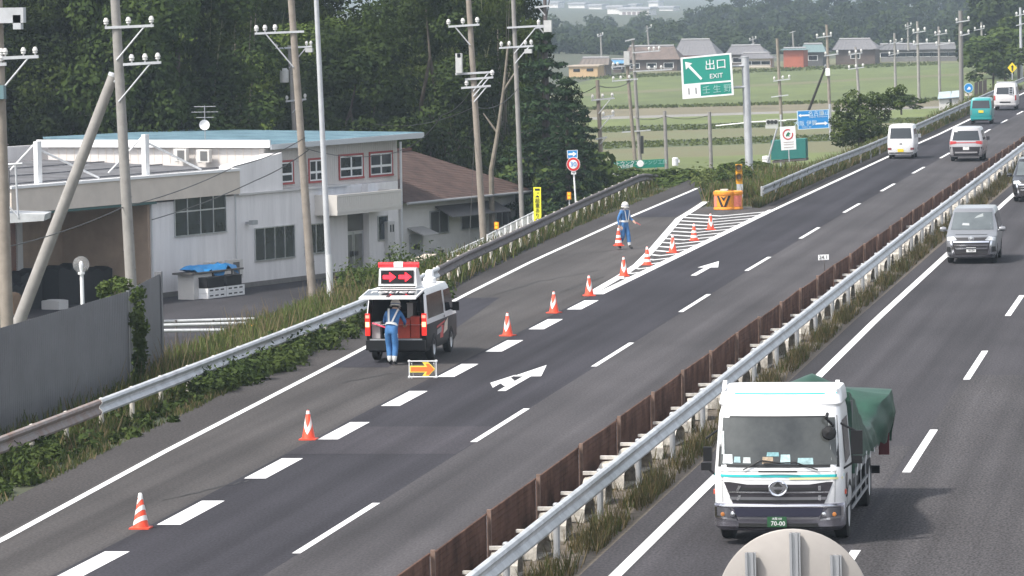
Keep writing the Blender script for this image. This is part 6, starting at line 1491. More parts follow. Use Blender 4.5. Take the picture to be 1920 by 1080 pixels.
for sg in (1, -1): mb.prism([(sg * .96, -.5, 2.70), (sg * 1.03, -.55, 2.70), (sg * 1.03, -.75, 2.84), (sg * .96, -.75, 2.84)], (0, -.03, 0))
mb.build('roof_fin', WHITE, rd_)
F = lambda q, nm, m, off=.01, nx=12, nz=4, par=None: B.face([(-x, z) for x, z in q], True, off, nx, nz).build(nm, m, par or t)
F([(-1.07, 1.375), (1.07, 1.375), (1.02, 2.265), (-1.02, 2.265)], 'windscreen_seal', SIGNK, .006)
ws = F([(-1.03, 1.42), (1.03, 1.42), (.985, 2.235), (-.985, 2.235)], 'windscreen', M('truck_windscreen', (.045, .05, .05), .1, 0, .35, .8, (.10, .105, .10), spec=.6), .012)
F([(-1.14, 1.205), (1.14, 1.205), (1.14, 1.25), (-1.14, 1.25)], 'stripe', MATS['teal_stripe'], .006, 16, 2)
F([(.2, 1.165), (1.12, 1.165), (1.12, 1.20), (.2, 1.20)], 'stripe', M('pale_yellow_stripe', (.80, .76, .40), .5), .006, 8, 2)
for q in ([(-1.13, 1.30), (1.13, 1.30), (1.13, 1.308), (-1.13, 1.308)], [(-1.13, 1.145), (1.13, 1.145), (1.13, 1.151), (-1.13, 1.151)]): F(q, 'panel_gap', M('panel_gap_grey', (.12, .12, .12), .8), .003, 16, 1)
for sg in (1, -1):
    q = [(sg * .985 - .004, .76), (sg * .985 + .004, .76), (sg * 1.0 + .004, 1.30), (sg * 1.0 - .004, 1.30)]; F(q, 'panel_gap', MATS['panel_gap_grey'], .003, 1, 6)
GRD = M('truck_grille_dark', (.055, .05, .058), .35, .4, .2, 5)
F([(-.80, .735), (.80, .735), (.96, 1.12), (-.96, 1.12)], 'grille', GRD, .012)
B.face([(-.55, 1.08), (.55, 1.08), (.96, 1.135), (-.96, 1.135)], True, .016, 12, 2).build('grille_lip', WHITE, t)
for z, w, h in ((.955, .88, .025), (.86, .84, .05)): F([(-w, z - h), (w, z - h), (w + .02, z), (-w - .02, z)], 'chrome_bar', CHROME if h < .04 else M('satin_chrome', (.30, .30, .32), .3, .8), .03)
for z in (1.0, .80): F([(-.66, z - .02), (.66, z - .02), (.66, z + .025), (-.66, z + .025)], 'grille_slot', SIGNK, .026)
for sg in (1, -1):
    for z in (1.01, .84): F([(sg * .72 - .02, z - .04), (sg * .72 + .03, z - .04), (sg * .70 + .05, z + .05), (sg * .70 - .0, z + .05)], 'grille_fin', CHROME, .034, 3, 2)
# bumper band with headlights
Bm = Body([(.26, -.5, -.08, W - .06), (.34, -.6, .02, W + .01), (.70, -.6, .04, W + .015), (.74, -.6, .0, W)], .22, .12, .02, .0)
mb = MB(); Bm.shell(mb); bm = mb.build('bumper', M('bumper_chrome', (.30, .29, .33), .25, .85), t)
FB = lambda q, nm, m, off=.01, nx=10, nz=3: Bm.face([(-x, z) for x, z in q], True, off, nx, nz).build(nm, m, bm)
FB([(-1.14, .685), (1.14, .685), (1.14, .73), (-1.14, .73)], 'bright_edge', CHROME, .012, 16)
FB([(-.72, .52), (.72, .52), (.80, .675), (-.80, .675)], 'bumper_recess', M('recess_blue_black', (.03, .03, .05), .3), .01)
FB([(-.72, .475), (.72, .475), (.72, .51), (-.72, .51)], 'bright_edge', CHROME, .02)
FB([(-.70, .31), (.70, .31), (.70, .40), (-.70, .40)], 'lower_intake', SIGNK, .01)
for sg in (1, -1):
    q = [(sg * .72, .47), (sg * 1.12, .53), (sg * 1.12, .68), (sg * .86, .665)]; q = q if sg > 0 else [q[1], q[0], q[3], q[2]]
    h_ = FB(q, 'headlight', M('lamp_housing', (.16, .16, .18), .1, .5, spec=.8), .016, 6, 3)
    for x, r, m_ in ((.80, .055, CHROME), (.98, .04, M('amber_unlit', (.42, .16, .04), .3))):
        y = Bm.end(sg * x, .56, True); mb = MB(); mb.lathe([(.001, .03), (r * .8, .025), (r, 0)], (sg * x, y + .015, .555), (0, 1, 0), 14); mb.build('lamp', m_, h_)
    q = [(sg * .72, .44), (sg * 1.13, .50), (sg * 1.13, .535), (sg * .74, .475)]; q = q if sg > 0 else [q[1], q[0], q[3], q[2]]
    FB(q, 'bright_edge', CHROME, .024, 5, 2)
    q = [(sg * 1.095, .50), (sg * 1.135, .50), (sg * 1.135, .68), (sg * 1.095, .68)]; q = q if sg > 0 else [q[1], q[0], q[3], q[2]]; FB(q, 'bright_edge', CHROME, .026, 2, 3)
    mb = MB(); mb.box(sg * (W + .003), sg * (W + .03), -.34, -.22, .88, .96); mb.build('side_marker', M('marker_red', (.55, .09, .05), .3), t)
# emblem: ring with a bar and two points
ey = B.end(0, 1.0, True) + .05; EMB = (0, ey, 1.02)
mb = MB(); n = 28
for k in range(n):
    a0, a1 = 6.28318 * k / n, 6.28318 * (k + 1) / n; mb.tube((.155 * math.cos(a0), ey, 1.02 + .125 * math.sin(a0)), (.155 * math.cos(a1), ey, 1.02 + .125 * math.sin(a1)), .020, n=6, cap=False)
em = mb.build('emblem', CHROME, t)
mb = MB(); mb.lathe([(.001, .012), (.135, .01), (.14, 0)], (0, ey - .02, 1.02), (0, 1, 0), 24); mb.build('emblem_face', CHROME, em)
for s_ in (1, -1):
    mb = MB(); mb.prism([(-.085, ey - .004, 1.02 + s_ * .026), (.085, ey - .004, 1.02 + s_ * .026), (0, ey - .004, 1.02 + s_ * .112)], (0, .008, 0)); mb.build('emblem_triangle', SIGNK, em)
PG = M('green_plate', (.015, .085, .03), .5)
py_ = Bm.end(-.02, .44, True) + .03; mb = MB(); mb.box(-.15, .19, py_ - .006, py_ + .006, .34, .52); pl = mb.build('number_plate', PG, t)
text('plate_number', '70-00', (.0, py_, .40), (-1, 0, 0), UZ, .11, SIGNW, pl, (0, .01, 0)); text('plate_region', '大阪100', (.02, py_, .485), (-1, 0, 0), UZ, .05, SIGNW, pl, (0, .01, 0))
# wipers, grab bar, dashboard clutter behind the glass, mirrors
mb = MB(); yv = lambda x, z: B.end(x, z, True) + .035
for x0, z0, x1, z1 in ((.62, 1.33, .30, 1.50), (.30, 1.50, -.05, 1.46), (-.70, 1.33, -.30, 1.47), (-.30, 1.47, .25, 1.44)): mb.tube((x0, yv(x0, z0), z0), (x1, yv(x1, z1), z1), .012, n=6)
mb.build('wiper', SIGNK, t)
mb = MB(); mb.tube((.34, yv(.34, 1.31) + .02, 1.31), (-.34, yv(.34, 1.31) + .02, 1.31), .016, n=6); mb.build('grab_bar', SIGNK, t)
CL = [(-.98, 1.44, -.80, 1.60, (.62, .66, .66)), (-.78, 1.46, -.66, 1.56, (.36, .52, .56)), (-.62, 1.45, -.48, 1.55, (.55, .60, .60)), (-.28, 1.44, -.08, 1.56, (.42, .32, .22)), (-.20, 1.57, .02, 1.64, (.22, .42, .45)), (.04, 1.44, .22, 1.60, (.45, .62, .64)), (.34, 1.43, .62, 1.54, (.35, .52, .54)), (-1.0, 1.60, -.95, 2.0, (.50, .55, .55))]
for x0, z0, x1, z1, c in CL: B.face([(-x0, z0), (-x1, z0), (-x1 + .01, z1), (-x0 - .01, z1)], True, .016, 3, 2).build('dashboard_paper', M('paper_%d%d' % (int(c[0] * 99), int(c[1] * 99)), c, .6, 0, .35, 14), ws)
for sg, zz, out in ((-1, 1.78, .22), (1, 1.66, .15)):
    mb = MB(); cx_ = sg * (W + out); mb.box(cx_ - .10, cx_ + .10 - (.05 if sg > 0 else 0), -.30, -.18, zz - .20, zz + (.22 if sg < 0 else .05)); mb.box(cx_ - .09, cx_ + .09, -.31, -.19, zz - .36, zz - .23); q = mb.build('mirror', BLACK, t)
    mb = MB(); mb.tube((sg * (W - .06), -.2, zz + .35), (cx_, -.22, zz + .2), .02, n=6); mb.build('mirror_arm', BLACK, q); mb = MB(); mb.tube((sg * (W - .02), -.2, zz - .45), (cx_, -.22, zz - .3), .02, n=6); mb.build('mirror_arm', BLACK, q)
mb = MB(); mb.tube((-.86, yv(-.86, 2.25) + .02, 2.30), (-.86, yv(-.86, 2.1) + .22, 2.24), .03); mb.tube((-.86, yv(-.86, 2.1) + .22, 2.24), (-.98, yv(-.98, 2.0) + .16, 2.10), .022); mb.lathe([(.001, -.09), (.11, -.06), (.13, 0), (.11, .06), (.001, .09)], (-.90, yv(-.9, 1.95) + .14, 1.98), (0, 1, .2), 14); mb.build('front_mirror', BLACK, t)
for sg in (1, -1):
    B.side([(-1.45, 1.45), (-.42, 1.40), (-.42, 2.16), (-1.45, 2.16)], sg, .012).build('side_window', GLASS, t)
    B.side([(-.75, .80), (-.42, .80), (-.38, 1.22), (-.72, 1.22)], sg, .012).build('door_window', GLASS, t)
    B.side([(-1.85, .50), (-.85, .50), (-.85, .62), (-1.85, .62)], sg, .01).build('step', SIGNK, t)
    arch(t, B, -1.25, .50, sg, BLACK, .50)
    wheel(t, sg * (W - .13), -1.25, .48, .26, M('truck_rim', (.60, .60, .60), .5), sg)
    for dx in (.14, .42): wheel(t, sg * (W - dx), -6.3, .48, .24, MATS['truck_rim'], sg)
mb = MB(); mb.box(-.42, -.34, -8.0, -.6, .55, .78); mb.box(.34, .42, -8.0, -.6, .55, .78)
for y in (-2.4, -4.0, -5.6, -7.4): mb.box(-.34, .34, y, y + .12, .58, .75)
mb.build('chassis', BLACK, t)
mb = MB(); mb.box(-W, W, -8.3, -2.15, .95, 1.07); mb.box(-W, W, -2.22, -2.12, 1.07, 2.35); mb.build('load_bed', M('bed_grey', (.20, .20, .20), .7), t)
for sg in (1, -1):
    mb = MB()
    for z in (.42, .62): mb.box(sg * (W - .03), sg * W, -5.6, -1.95, z, z + .05)
    for y in (-1.95, -3.2, -4.4, -5.55): mb.box(sg * (W - .05), sg * (W - .03), y - .04, y, .40, .95)
    mb.build('side_guard', ALU, t); mb = MB(); mb.box(sg * .5, sg * (W - .1), -4.6, -3.0, .45, .9); mb.build('fuel_tank', SIGNK, t)
mb = MB(); mb.box(-W - .02, W + .02, -8.36, -8.30, .40, .55); mb.build('rear_guard', BLACK, t)
# cargo tarpaulin: ridge stations along the bed (y, left drop, left top, centre, right top (camera right is -x), right drop)
st = [(-2.05, 1.25, 2.42, 2.55, 2.50, 1.20), (-3.0, 1.2, 2.45, 2.58, 2.35, 1.15), (-4.0, 1.2, 2.40, 2.42, 2.05, 1.10), (-5.0, 1.2, 2.30, 2.20, 1.72, 1.10), (-5.9, 1.2, 2.20, 2.12, 1.48, 1.05), (-6.8, 1.2, 2.12, 2.22, 1.66, 1.05), (-7.6, 1.2, 2.05, 2.36, 2.00, 1.10), (-8.35, 1.1, 1.95, 2.15, 2.02, 1.15)]
rows = []
for i, (y, ld, lt, ce, rt, rd) in enumerate(st):
    kx = 1.0 + (.30 if i >= 6 else .06 if i > 3 else 0)        # the loose rear corner pokes out
    cr = [(W + .02, ld), (W + .01, (ld + lt) / 2), (W - .04, lt), (.5, (lt + ce) / 2 + .02), (.05, ce), (-.5, (ce + rt) / 2 - .06), (-(W - .06) * kx, rt), (-(W + .02) * (kx * .98), (rt + rd) / 2), (-(W + .02) * (1 + (kx - 1) * .5), rd)]
    fine = []
    for (x0, z0), (x1, z1) in zip(cr, cr[1:]):
        for k in range(4): f = k / 4; fine.append((x0 + (x1 - x0) * f, z0 + (z1 - z0) * f))
    fine.append(cr[-1]); rows.append((y, fine))
full = []
for (ya, A_), (yb, B_) in zip(rows, rows[1:]):
    for k in range(5):
        f = k / 5; full.append([(a[0] * (1 - f) + b[0] * f + .025 * math.sin(9 * (ya + (yb - ya) * f) + j * .9) * (1 if j < 8 or j > 24 else .4), ya + (yb - ya) * f, a[1] * (1 - f) + b[1] * f + .03 * math.sin(5.1 * (ya + (yb - ya) * f) + j * .55) + (.05 * math.sin(ya * 7 + f * 20) if j in (0, 32) else 0)) for j, (a, b) in enumerate(zip(A_, B_))])
full.append([(x, rows[-1][0], z) for x, z in rows[-1][1]])
full.append([(x * .96, rows[-1][0] - .03, max(1.05, z - .5) if 4 < j < 28 else z) for j, (x, z) in enumerate(rows[-1][1])]); full.append([(x * .94, rows[-1][0] - .04, 1.02) for x, z in rows[-1][1]])
mb = MB(); mb.grid(full); mb.grid([full[0], [(x, y, 1.05) for x, y, z in full[0]]])
TARP = M('green_tarpaulin', (.018, .062, .040), .5, 0, .25, 2.5, None, .3)
mb.build('cargo_cover', TARP, t, 60)
mb = MB(); mb.box(-W - .22, -W - .02, -8.2, -8.1, .78, 1.2); mb.build('mud_flap', M('maroon_flap', (.11, .02, .025), .7), t)
for y in (-2.8, -3.8, -4.9, -6.0, -7.0):
    for sg in (1, -1): mb = MB(); mb.tube((sg * (W + .035), y, 1.17), (sg * (W + .02), y + .1, .95), .012, n=5); mb.build('tie_rope', SIGNW, t)

# --- police van, tailgate open
gR = G(812, 668)
t = thing('police_van', 'black and white police van with open tailgate and a red arrow display on its roof', 'police van', (-21.72, 122.45, 0), None, R(-.8))
W = .81
B = Body([(.28, .05, 4.55, W - .06), (.42, .0, 4.66, W), (.98, .0, 4.68, W), (1.12, .01, 4.45, W), (1.20, .02, 4.25, W - .005), (1.80, .14, 3.72, W - .055), (1.92, .20, 3.58, W - .10)], .11, .10, .02, .05)
op = lambda c: c[1] < .35 and abs(c[0]) < W - .09 and .44 < c[2] < 1.88
mb = MB(); B.shell(mb, 1.0, None, True, op); mb.build('body', WHITE, t); mb = MB(); B.shell(mb, None, 1.0, False, op); mb.build('lower_body', M('police_black', (.012, .012, .013), .5, spec=.3), t)
PB = MATS['police_black']
mb = MB(); wi = W - .11                       # interior box
mb.quad((-wi, .03, .62), (wi, .03, .62), (wi, 3.0, .62), (-wi, 3.0, .62)); mb.quad((-wi, .03, .62), (-wi, 3.0, .62), (-wi + .08, 3.0, 1.82), (-wi + .08, .12, 1.82)); mb.quad((wi, 3.0, .62), (wi, .03, .62), (wi - .08, .12, 1.82), (wi - .08, 3.0, 1.82)); mb.quad((-wi, 3.0, .62), (wi, 3.0, .62), (wi - .08, 3.0, 1.82), (-wi + .08, 3.0, 1.82)); mb.quad((-wi + .08, .12, 1.82), (-wi + .08, 3.0, 1.82), (wi - .08, 3.0, 1.82), (wi - .08, .12, 1.82))
mb.build('cargo_interior', M('van_interior', (.035, .035, .037), .8), t)
mb = MB(); mb.box(-W + .02, W - .02, -.10, .06, .34, .60); mb.build('rear_bumper', PB, t)
mb = MB(); mb.box(-wi, wi, -.02, .05, .60, .635); mb.build('sill_plate', ALU, t)
for sg in (1, -1):
    mb = MB(); mb.obox((0, 0, 0), (1, 0, 0), (0, 1, 0), UZ, (sg * (W - .115), sg * (W + .006)) if sg > 0 else (sg * (W + .006), sg * (W - .115)), (-.022, .05), (.72, 1.30)); h = mb.build('tail_light', M('tail_red', (.55, .02, .015), .25, emit=(1, .03, .02, .5)), t)
    for z0_, z1_, m_ in ((.95, 1.08, M('tail_amber', (.95, .55, .30), .3, emit=(1, .55, .25, 1.2))), (1.18, 1.26, M('tail_bright', (.9, .2, .15), .3, emit=(1, .25, .18, 1.0)))):
        mb = MB(); mb.box(sg * (W - .055) - .05, sg * (W - .055) + .05, -.03, -.023, z0_, z1_); mb.build('lens', m_, h)
    B.side([(.28, 1.14), (2.62, 1.14), (2.56, 1.76), (.34, 1.76)], sg, .008).build('side_window', M('van_side_glass', (.010, .010, .011), .12, 0, .6, 1.2, (.035, .028, .02), spec=.5), t)
    B.side([(2.86, 1.16), (4.12, 1.16), (3.72, 1.74), (2.80, 1.74)], sg, .008).build('door_window', GLASS, t)
    B.side([(2.70, .50), (2.72, .50), (2.72, 1.80), (2.70, 1.80)], sg, .005).build('door_seam', SIGNK, t)
    B.side([(2.52, 1.02), (2.66, 1.02), (2.66, 1.08), (2.52, 1.08)], sg, .02).build('door_handle', SIGNK, t)
    mb = MB(); mb.box(sg * (W + .04), sg * (W + .22), 3.72, 3.80, 1.12, 1.36); mb.box(sg * (W - .02), sg * (W + .05), 3.75, 3.79, 1.14, 1.2); mb.build('mirror', BLACK, t)
    for y in (1.10, 3.66): arch(t, B, y, .34, sg); wheel(t, sg * (W - .085), y, .34, .2, ALU, sg)
# livery picture on the right flank: abstract white, red and grey shapes
for q, m_ in (([(1.55, .62), (2.2, .66), (2.25, .80), (1.6, .76)], M('livery_grey', (.30, .29, .30), .5)), ([(2.0, .50), (2.45, .50), (2.55, .82), (2.1, .84)], M('livery_red', (.55, .06, .05), .5)), ([(2.5, .58), (3.1, .66), (3.2, .98), (2.7, .86)], M('livery_cream', (.66, .56, .46), .5)), ([(1.5, .80), (2.7, .88), (2.8, .94), (1.55, .86)], MATS['livery_red'])): B.side(q, 1, .007 + .001 * len(m_.name) / 9).build('livery_panel', m_, t)
# tailgate raised
mb = MB(); hy, hz = .16, 1.93; gd = Vector((0, -.985, -.10)).normalized(); gn = Vector((0, -gd.z, gd.y)) * -1; L_ = 1.28
o = Vector((0, hy, hz)); mb.obox(o, (1, 0, 0), gd, gn, (-W + .06, W - .06), (0, L_), (-.05, .0)); tg = mb.build('tailgate', WHITE, t)
mb = MB(); mb.obox(o, (1, 0, 0), gd, gn, (-W + .10, W - .10), (.13, .98), (.0, .008)); gl = mb.build('tailgate_glass', GLASS, tg)
text('lettering', 'POLICE', o + gd * .52 + gn * .012, (1, 0, 0), -gd, .36, SIGNW, gl)
mb = MB(); mb.obox(o, (1, 0, 0), gd, gn, (-.05, .05), (.99, L_ - .02), (.0, .012)); mb.build('tailgate_handle', SIGNK, tg)
mb = MB(); mb.obox(o, (1, 0, 0), gd, gn, (-W + .05, W - .05), (L_, L_ + .02), (-.05, .0)); mb.build('tailgate_edge', SIGNW, tg)
mb = MB()
for sg in (1, -1): mb.tube((sg * (wi - .02), .14, 1.55), Vector((sg * (wi - .02), hy, hz)) + gd * .6 - gn * .05, .015)
mb.build('gas_strut', SIGNK, t)
# load inside
for x0, x1, y0, y1, z0_, z1_, m_, nm in ((.02, .36, .10, .55, .64, 1.12, M('box_red', (.42, .055, .03), .6, 0, .15, 6), 'red_box'), (.38, .62, .12, .6, .64, 1.18, MATS['box_red'], 'red_box'), (-.66, -.44, .10, .40, .64, 1.04, M('grey_can', (.36, .34, .34), .5), 'grey_container'), (.16, .32, .8, 1.3, 1.12, 1.5, GREYW, 'equipment_case'), (-.40, .3, 1.2, 1.8, .64, 1.2, BLACK, 'equipment_rack')):
    q = thing(nm, {'grey_can': 'grey container standing at the left in the open police van', 'box_red': 'red equipment box in the back of the police van, ' + ('middle one' if x0 < .3 else 'one against the right wall'), 'white': ''}.get(m_.name, 'dark equipment stack deep inside the police van' if m_ is BLACK else 'pale equipment case deep inside the police van'), 'box', (-21.72, 122.45, 0), None, R(-.8))
    mb = MB(); mb.box(x0, x1, y0, y1, z0_, z1_); b_ = mb.build('shell', m_, q); mb = MB(); mb.box(x0 - .01, x1 + .01, y0 - .01, y1 + .01, z1_, z1_ + .03); mb.build('lid', m_, q)
# roof gear
mb = MB(); mb.prism([(-.51, .30, 1.95), (.51, .30, 1.95), (.51, 1.25, 1.95), (-.51, 1.25, 1.95)], (0, 0, .06)); mb.add([(-.51, .34, 2.01), (.51, .34, 2.01), (.51, 1.15, 2.01), (-.51, 1.15, 2.01), (-.49, .36, 2.46), (.49, .36, 2.46), (.49, .72, 2.46), (-.49, .72, 2.46)], [[0, 1, 5, 4], [1, 2, 6, 5], [2, 3, 7, 6], [3, 0, 4, 7], [4, 5, 6, 7]]); ds = mb.build('display_housing', WHITE, t)
mb = MB(); mb.box(-.44, .44, .325, .343, 2.07, 2.42); scn = mb.build('display_screen', M('screen_black', (.008, .006, .008), .4), ds)
LED = M('led_red', (.9, .02, .03), .4, emit=(1.0, .015, .03, 1.9))
for cx_ in (-.21, .21):
    mb = MB(); P_ = [(-.17, .05), (.0, .05), (.0, .13), (.17, 0), (.0, -.13), (.0, -.05), (-.17, -.05)]; mb.prism([(cx_ + a, .322, 2.245 + b) for a, b in P_], (0, -.006, 0)); mb.build('led_arrow', LED, scn)
mb = MB(); mb.box(-.50, .50, .5, .62, 2.46, 2.49); mb.build('bar_mount', STEELG, ds)
for x0, x1, m_, nm in ((-.54, -.12, M('beacon_red', (.60, .015, .02), .2, emit=(1, .02, .03, .35)), 'beacon_lens'), (.12, .54, MATS['beacon_red'], 'beacon_lens'), (-.12, .12, SIGNW, 'beacon_centre')):
    mb = MB(); mb.tube((x0, .56, 2.55), (x1, .56, 2.55), .075 if m_ is not SIGNW else .085, n=14); mb.build(nm, m_, ds)
mb = MB(); mb.lathe([(.18, 0), (.17, .12), (.12, .16), (.11, .3), (.08, .34), (.001, .35)], (.45, 2.6, 1.95), n=16); mb.build('roof_speaker', SIGNW, t)
mb = MB(); mb.tube((-.5, .25, 2.0), (.5, .25, 2.0), .02); mb.build('roof_rail', SIGNK, t)

# ================================================================== traffic cones
def cone_proto(label, loc, style):
    t = thing('traffic_cone', label, 'traffic cone', loc, None, 0)
    mb = MB(); mb.prism([(-.19, -.19, 0), (.19, -.19, 0), (.19, .19, 0), (-.19, .19, 0)], (0, 0, .03)); mb.build('base', ORANGE, t)
    mb = MB(); mb.lathe([(.155, .03), (.145, .06), (.032, .70), (.022, .715), (.001, .715)], n=24)
    cn = mb.build('cone_body', ORANGE, t)
    def rad(z): return .146 - (z - .06) * (.114 / .64) + .003
    if style == 'stripe':                         # slanted white reflective stripes
        for k in range(3):
            rows = []
            for i in range(25):
                a = 6.28318 * i / 24; dz = .08 * math.sin(a + 2.2); z0_, z1_ = .10 + k * .21 + dz, .20 + k * .21 + dz
                rows.append([(rad(z) * math.cos(a), rad(z) * math.sin(a), z) for z in (max(.07, z0_), (z0_ + z1_) / 2, min(.71, z1_))])
            mb = MB(); mb.grid(rows); mb.build('reflective_band', CONEW, cn)
    else:
        for z0_, z1_ in (((.12, .22), (.32, .42), (.60, .70)) if style == 'band' else ((.62, .70),)):
            mb = MB(); mb.lathe([(rad(z0_), z0_), (rad(z1_), z1_)], n=24); mb.build('reflective_band', CONEW, cn)
    if style == 'stripe': mb = MB(); mb.lathe([(rad(.62), .62), (rad(.70) + .002, .70), (.025, .722), (.001, .724)], n=20); mb.build('white_tip', CONEW, cn)
    if style == 'vee':
        mb = MB()
        for s_ in (1, -1):
            rows = []
            for i in range(9):
                a = -1.5708 + s_ * 1.25 * i / 8; z = .13 + .26 * i / 8; rows.append([((rad(zz) + .002) * math.cos(a), (rad(zz) + .002) * math.sin(a), zz) for zz in (z, z + .17 + .02 * i / 8)])
            mb.grid(rows)
        mb.build('vee_mark', CONEW, cn)
    return t
CP = [(262, 992, 'stripe', 'nearest cone, red with slanted white stripes, in the lower left'), (577, 825, 'vee', 'second nearest, standing alone before the arrow board'), (951, 630, 'vee', 'cone just right of the police van'), (1038, 587, 'vee', 'first cone past the police van, second right of it'), (1104, 555, 'vee', 'cone at the near tip of the hatched gore'), (1169, 518, 'vee', 'left border of the hatching, below the walking officer'), (1213, 497, 'band', 'lowest of the four cones standing on the hatching'), (1261, 474, 'vee', 'second lowest cone standing on the gore hatching'), (1301, 451, 'band', 'third cone on the gore hatching, next to the farthest'), (1332, 431, 'vee', 'farthest one, in front of the crash cushion')]
cps = {}
for px, py, s, lab_ in CP:
    g = G(px, py); l_ = 'red and white traffic cone: ' + lab_
    if s in cps: dup(cps[s], (g.x, g.y + .1, 0), random.uniform(-.3, .3), l_, 'cones along the closed exit lane')
    else: cps[s] = cone_proto(l_, (g.x, g.y + .1, 0), s); cps[s].scale = (.98, .98, .91); cps[s]['group'] = 'cones along the closed exit lane'
# --- arrow board standing on the road
g = G(793, 709); t = thing('arrow_board', 'folding roadside board with an orange arrow pointing right in a white frame', 'sign board', tuple(g)); x0, x1, z0_, z1_ = g.x - .345, g.x + .345, .03, .43; y = g.y
mb = MB()
for p, q in (((x0, z0_), (x1, z0_)), ((x1, z0_), (x1, z1_)), ((x1, z1_), (x0, z1_)), ((x0, z1_), (x0, z0_))): mb.tube((p[0], y, p[1]), (q[0], y, q[1]), .014, n=8)
for x_ in (x0, x1):
    for z_ in (z0_, z1_): mb.lathe([(.001, -.035), (.035, -.02), (.035, .02), (.001, .035)], (x_, y, z_), (0, 1, 0), 10)
mb.build('frame', SIGNW, t)
mb = MB()
for x_ in (x0 + .06, x1 - .06): mb.tube((x_, y, z1_ - .05), (x_, y + .28, 0), .012); mb.tube((x_, y, .03), (x_, y, 0), .012)
mb.build('legs', SIGNW, t)
def arrowpoly(s): return [(x0 + .03 * s - .0, .23 - .055 * s), (x0 + .42, .23 - .055 * s), (x0 + .42 - .05 * (s - 1), .23 - .165 * s), (x0 + .50 + .02 * (s - 1), .23 - .165 * s), (x0 + .66, .23), (x0 + .50 + .02 * (s - 1), .23 + .165 * s), (x0 + .42 - .05 * (s - 1), .23 + .165 * s), (x0 + .42, .23 + .055 * s), (x0 + .03 * s, .23 + .055 * s)]
mb = MB(); mb.prism([(a, y - .006, b) for a, b in [(x0 + .015, .145), (x0 + .40, .145), (x0 + .33, .055), (x0 + .49, .055), (x0 + .665, .23), (x0 + .49, .405), (x0 + .33, .405), (x0 + .40, .315), (x0 + .015, .315)]], (0, .005, 0)); ab = mb.build('arrow_outline', M('yellow_outline', (.88, .72, .10), .5), t)
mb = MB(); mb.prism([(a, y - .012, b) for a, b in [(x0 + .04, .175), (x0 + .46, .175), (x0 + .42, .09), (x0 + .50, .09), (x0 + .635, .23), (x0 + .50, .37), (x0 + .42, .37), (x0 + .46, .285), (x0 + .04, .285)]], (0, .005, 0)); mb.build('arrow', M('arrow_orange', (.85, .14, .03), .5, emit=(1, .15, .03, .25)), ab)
# ================================================================== people
import bmesh
SKIN = M('skin', (.50, .33, .25), .6); UNI = M('uniform_blue', (.045, .155, .36), .75, 0, .2, 9.0); BOOT = M('boot_black', (.015, .015, .016), .5); GAIT = M('gaiter_white', (.68, .68, .66), .6); REFL = M('reflective_white', (.78, .78, .76), .5); HELM = M('helmet_white', (.70, .68, .63), .35); HAIR = M('hair_black', (.012, .010, .009), .6)
def figure(t, N, E, reg, mats):
    """one continuous skinned body: N nodes (x,y,z,r), E edges, reg edge -> material slot"""
    me = bpy.data.meshes.new('body'); bm = bmesh.new(); lay = bm.verts.layers.skin.verify(); V = {}
    for k, (x, y, z, r) in N.items():
        v = bm.verts.new((x, y, z)); V[k] = v; rr = r if isinstance(r, tuple) else (r, r); v[lay].radius = rr; v[lay].use_root = (k == 'pelvis')
    for a, b in E: bm.edges.new((V[a], V[b]))
    bm.to_mesh(me); bm.free()
    o = bpy.data.objects.new('body_rig', me); col.objects.link(o)
    o.modifiers.new('skin', 'SKIN').use_smooth_shade = True; s = o.modifiers.new('sub', 'SUBSURF'); s.levels = s.render_levels = 2
    bpy.context.view_layer.update(); dg = bpy.context.evaluated_depsgraph_get()
    m2 = bpy.data.meshes.new_from_object(o.evaluated_get(dg)); bpy.data.objects.remove(o); m2.name = 'body'; m2.materials.clear()
    for m_ in mats: m2.materials.append(m_)
    segs = [(Vector(N[a][:3]), Vector(N[b][:3]), reg.get((a, b), 0)) for a, b in E]
    for p in m2.polygons:
        c = p.center; best = 9
        for a, b, r in segs:
            d = b - a; f = max(0, min(1, (c - a).dot(d) / max(1e-9, d.length_squared))); dist = (c - a - d * f).length
            if dist < best: best, p.material_index = dist, r
    ob = bpy.data.objects.new('body', m2); col.objects.link(ob); ob.parent = t; ORG[ob.name] = (0, 0, 0)
    return ob
def hand(N, E, reg, side, w, d, curl):
    """palm, four bent fingers and a thumb growing from wrist node w along direction d"""
    w_ = Vector(N[w][:3]); d = Vector(d).normalized(); u = d.cross(Vector(curl)).normalized(); c = Vector(curl).normalized()
    pm = side + '_palm'; p = w_ + d * .07; N[pm] = (*p, (.034, .020)); E.append((w, pm)); reg[(w, pm)] = 0
    for i, (off, ln) in enumerate(((-.033, .062), (-.011, .072), (.011, .068), (.033, .054))):
        a = p + d * .035 + u * off; b = a + d * ln * .5 + c * ln * .25; e = b + d * ln * .2 + c * ln * .5
        for k, q in enumerate((a, b, e)): N['%s_f%d%d' % (side, i, k)] = (*q, .0095 - .001 * k)
        for x, y in ((pm, '%s_f%d0' % (side, i)), ('%s_f%d0' % (side, i), '%s_f%d1' % (side, i)), ('%s_f%d1' % (side, i), '%s_f%d2' % (side, i))): E.append((x, y)); reg[(x, y)] = 0
    a = w_ + d * .045 - u * .042 + c * .01; b = a + d * .04 - u * .012 + c * .03
    for k, q in enumerate((a, b)): N['%s_t%d' % (side, k)] = (*q, .011)
    E.append((pm, side + '_t0')); E.append((side + '_t0', side + '_t1')); reg[(pm, side + '_t0')] = 0; reg[(side + '_t0', side + '_t1')] = 0
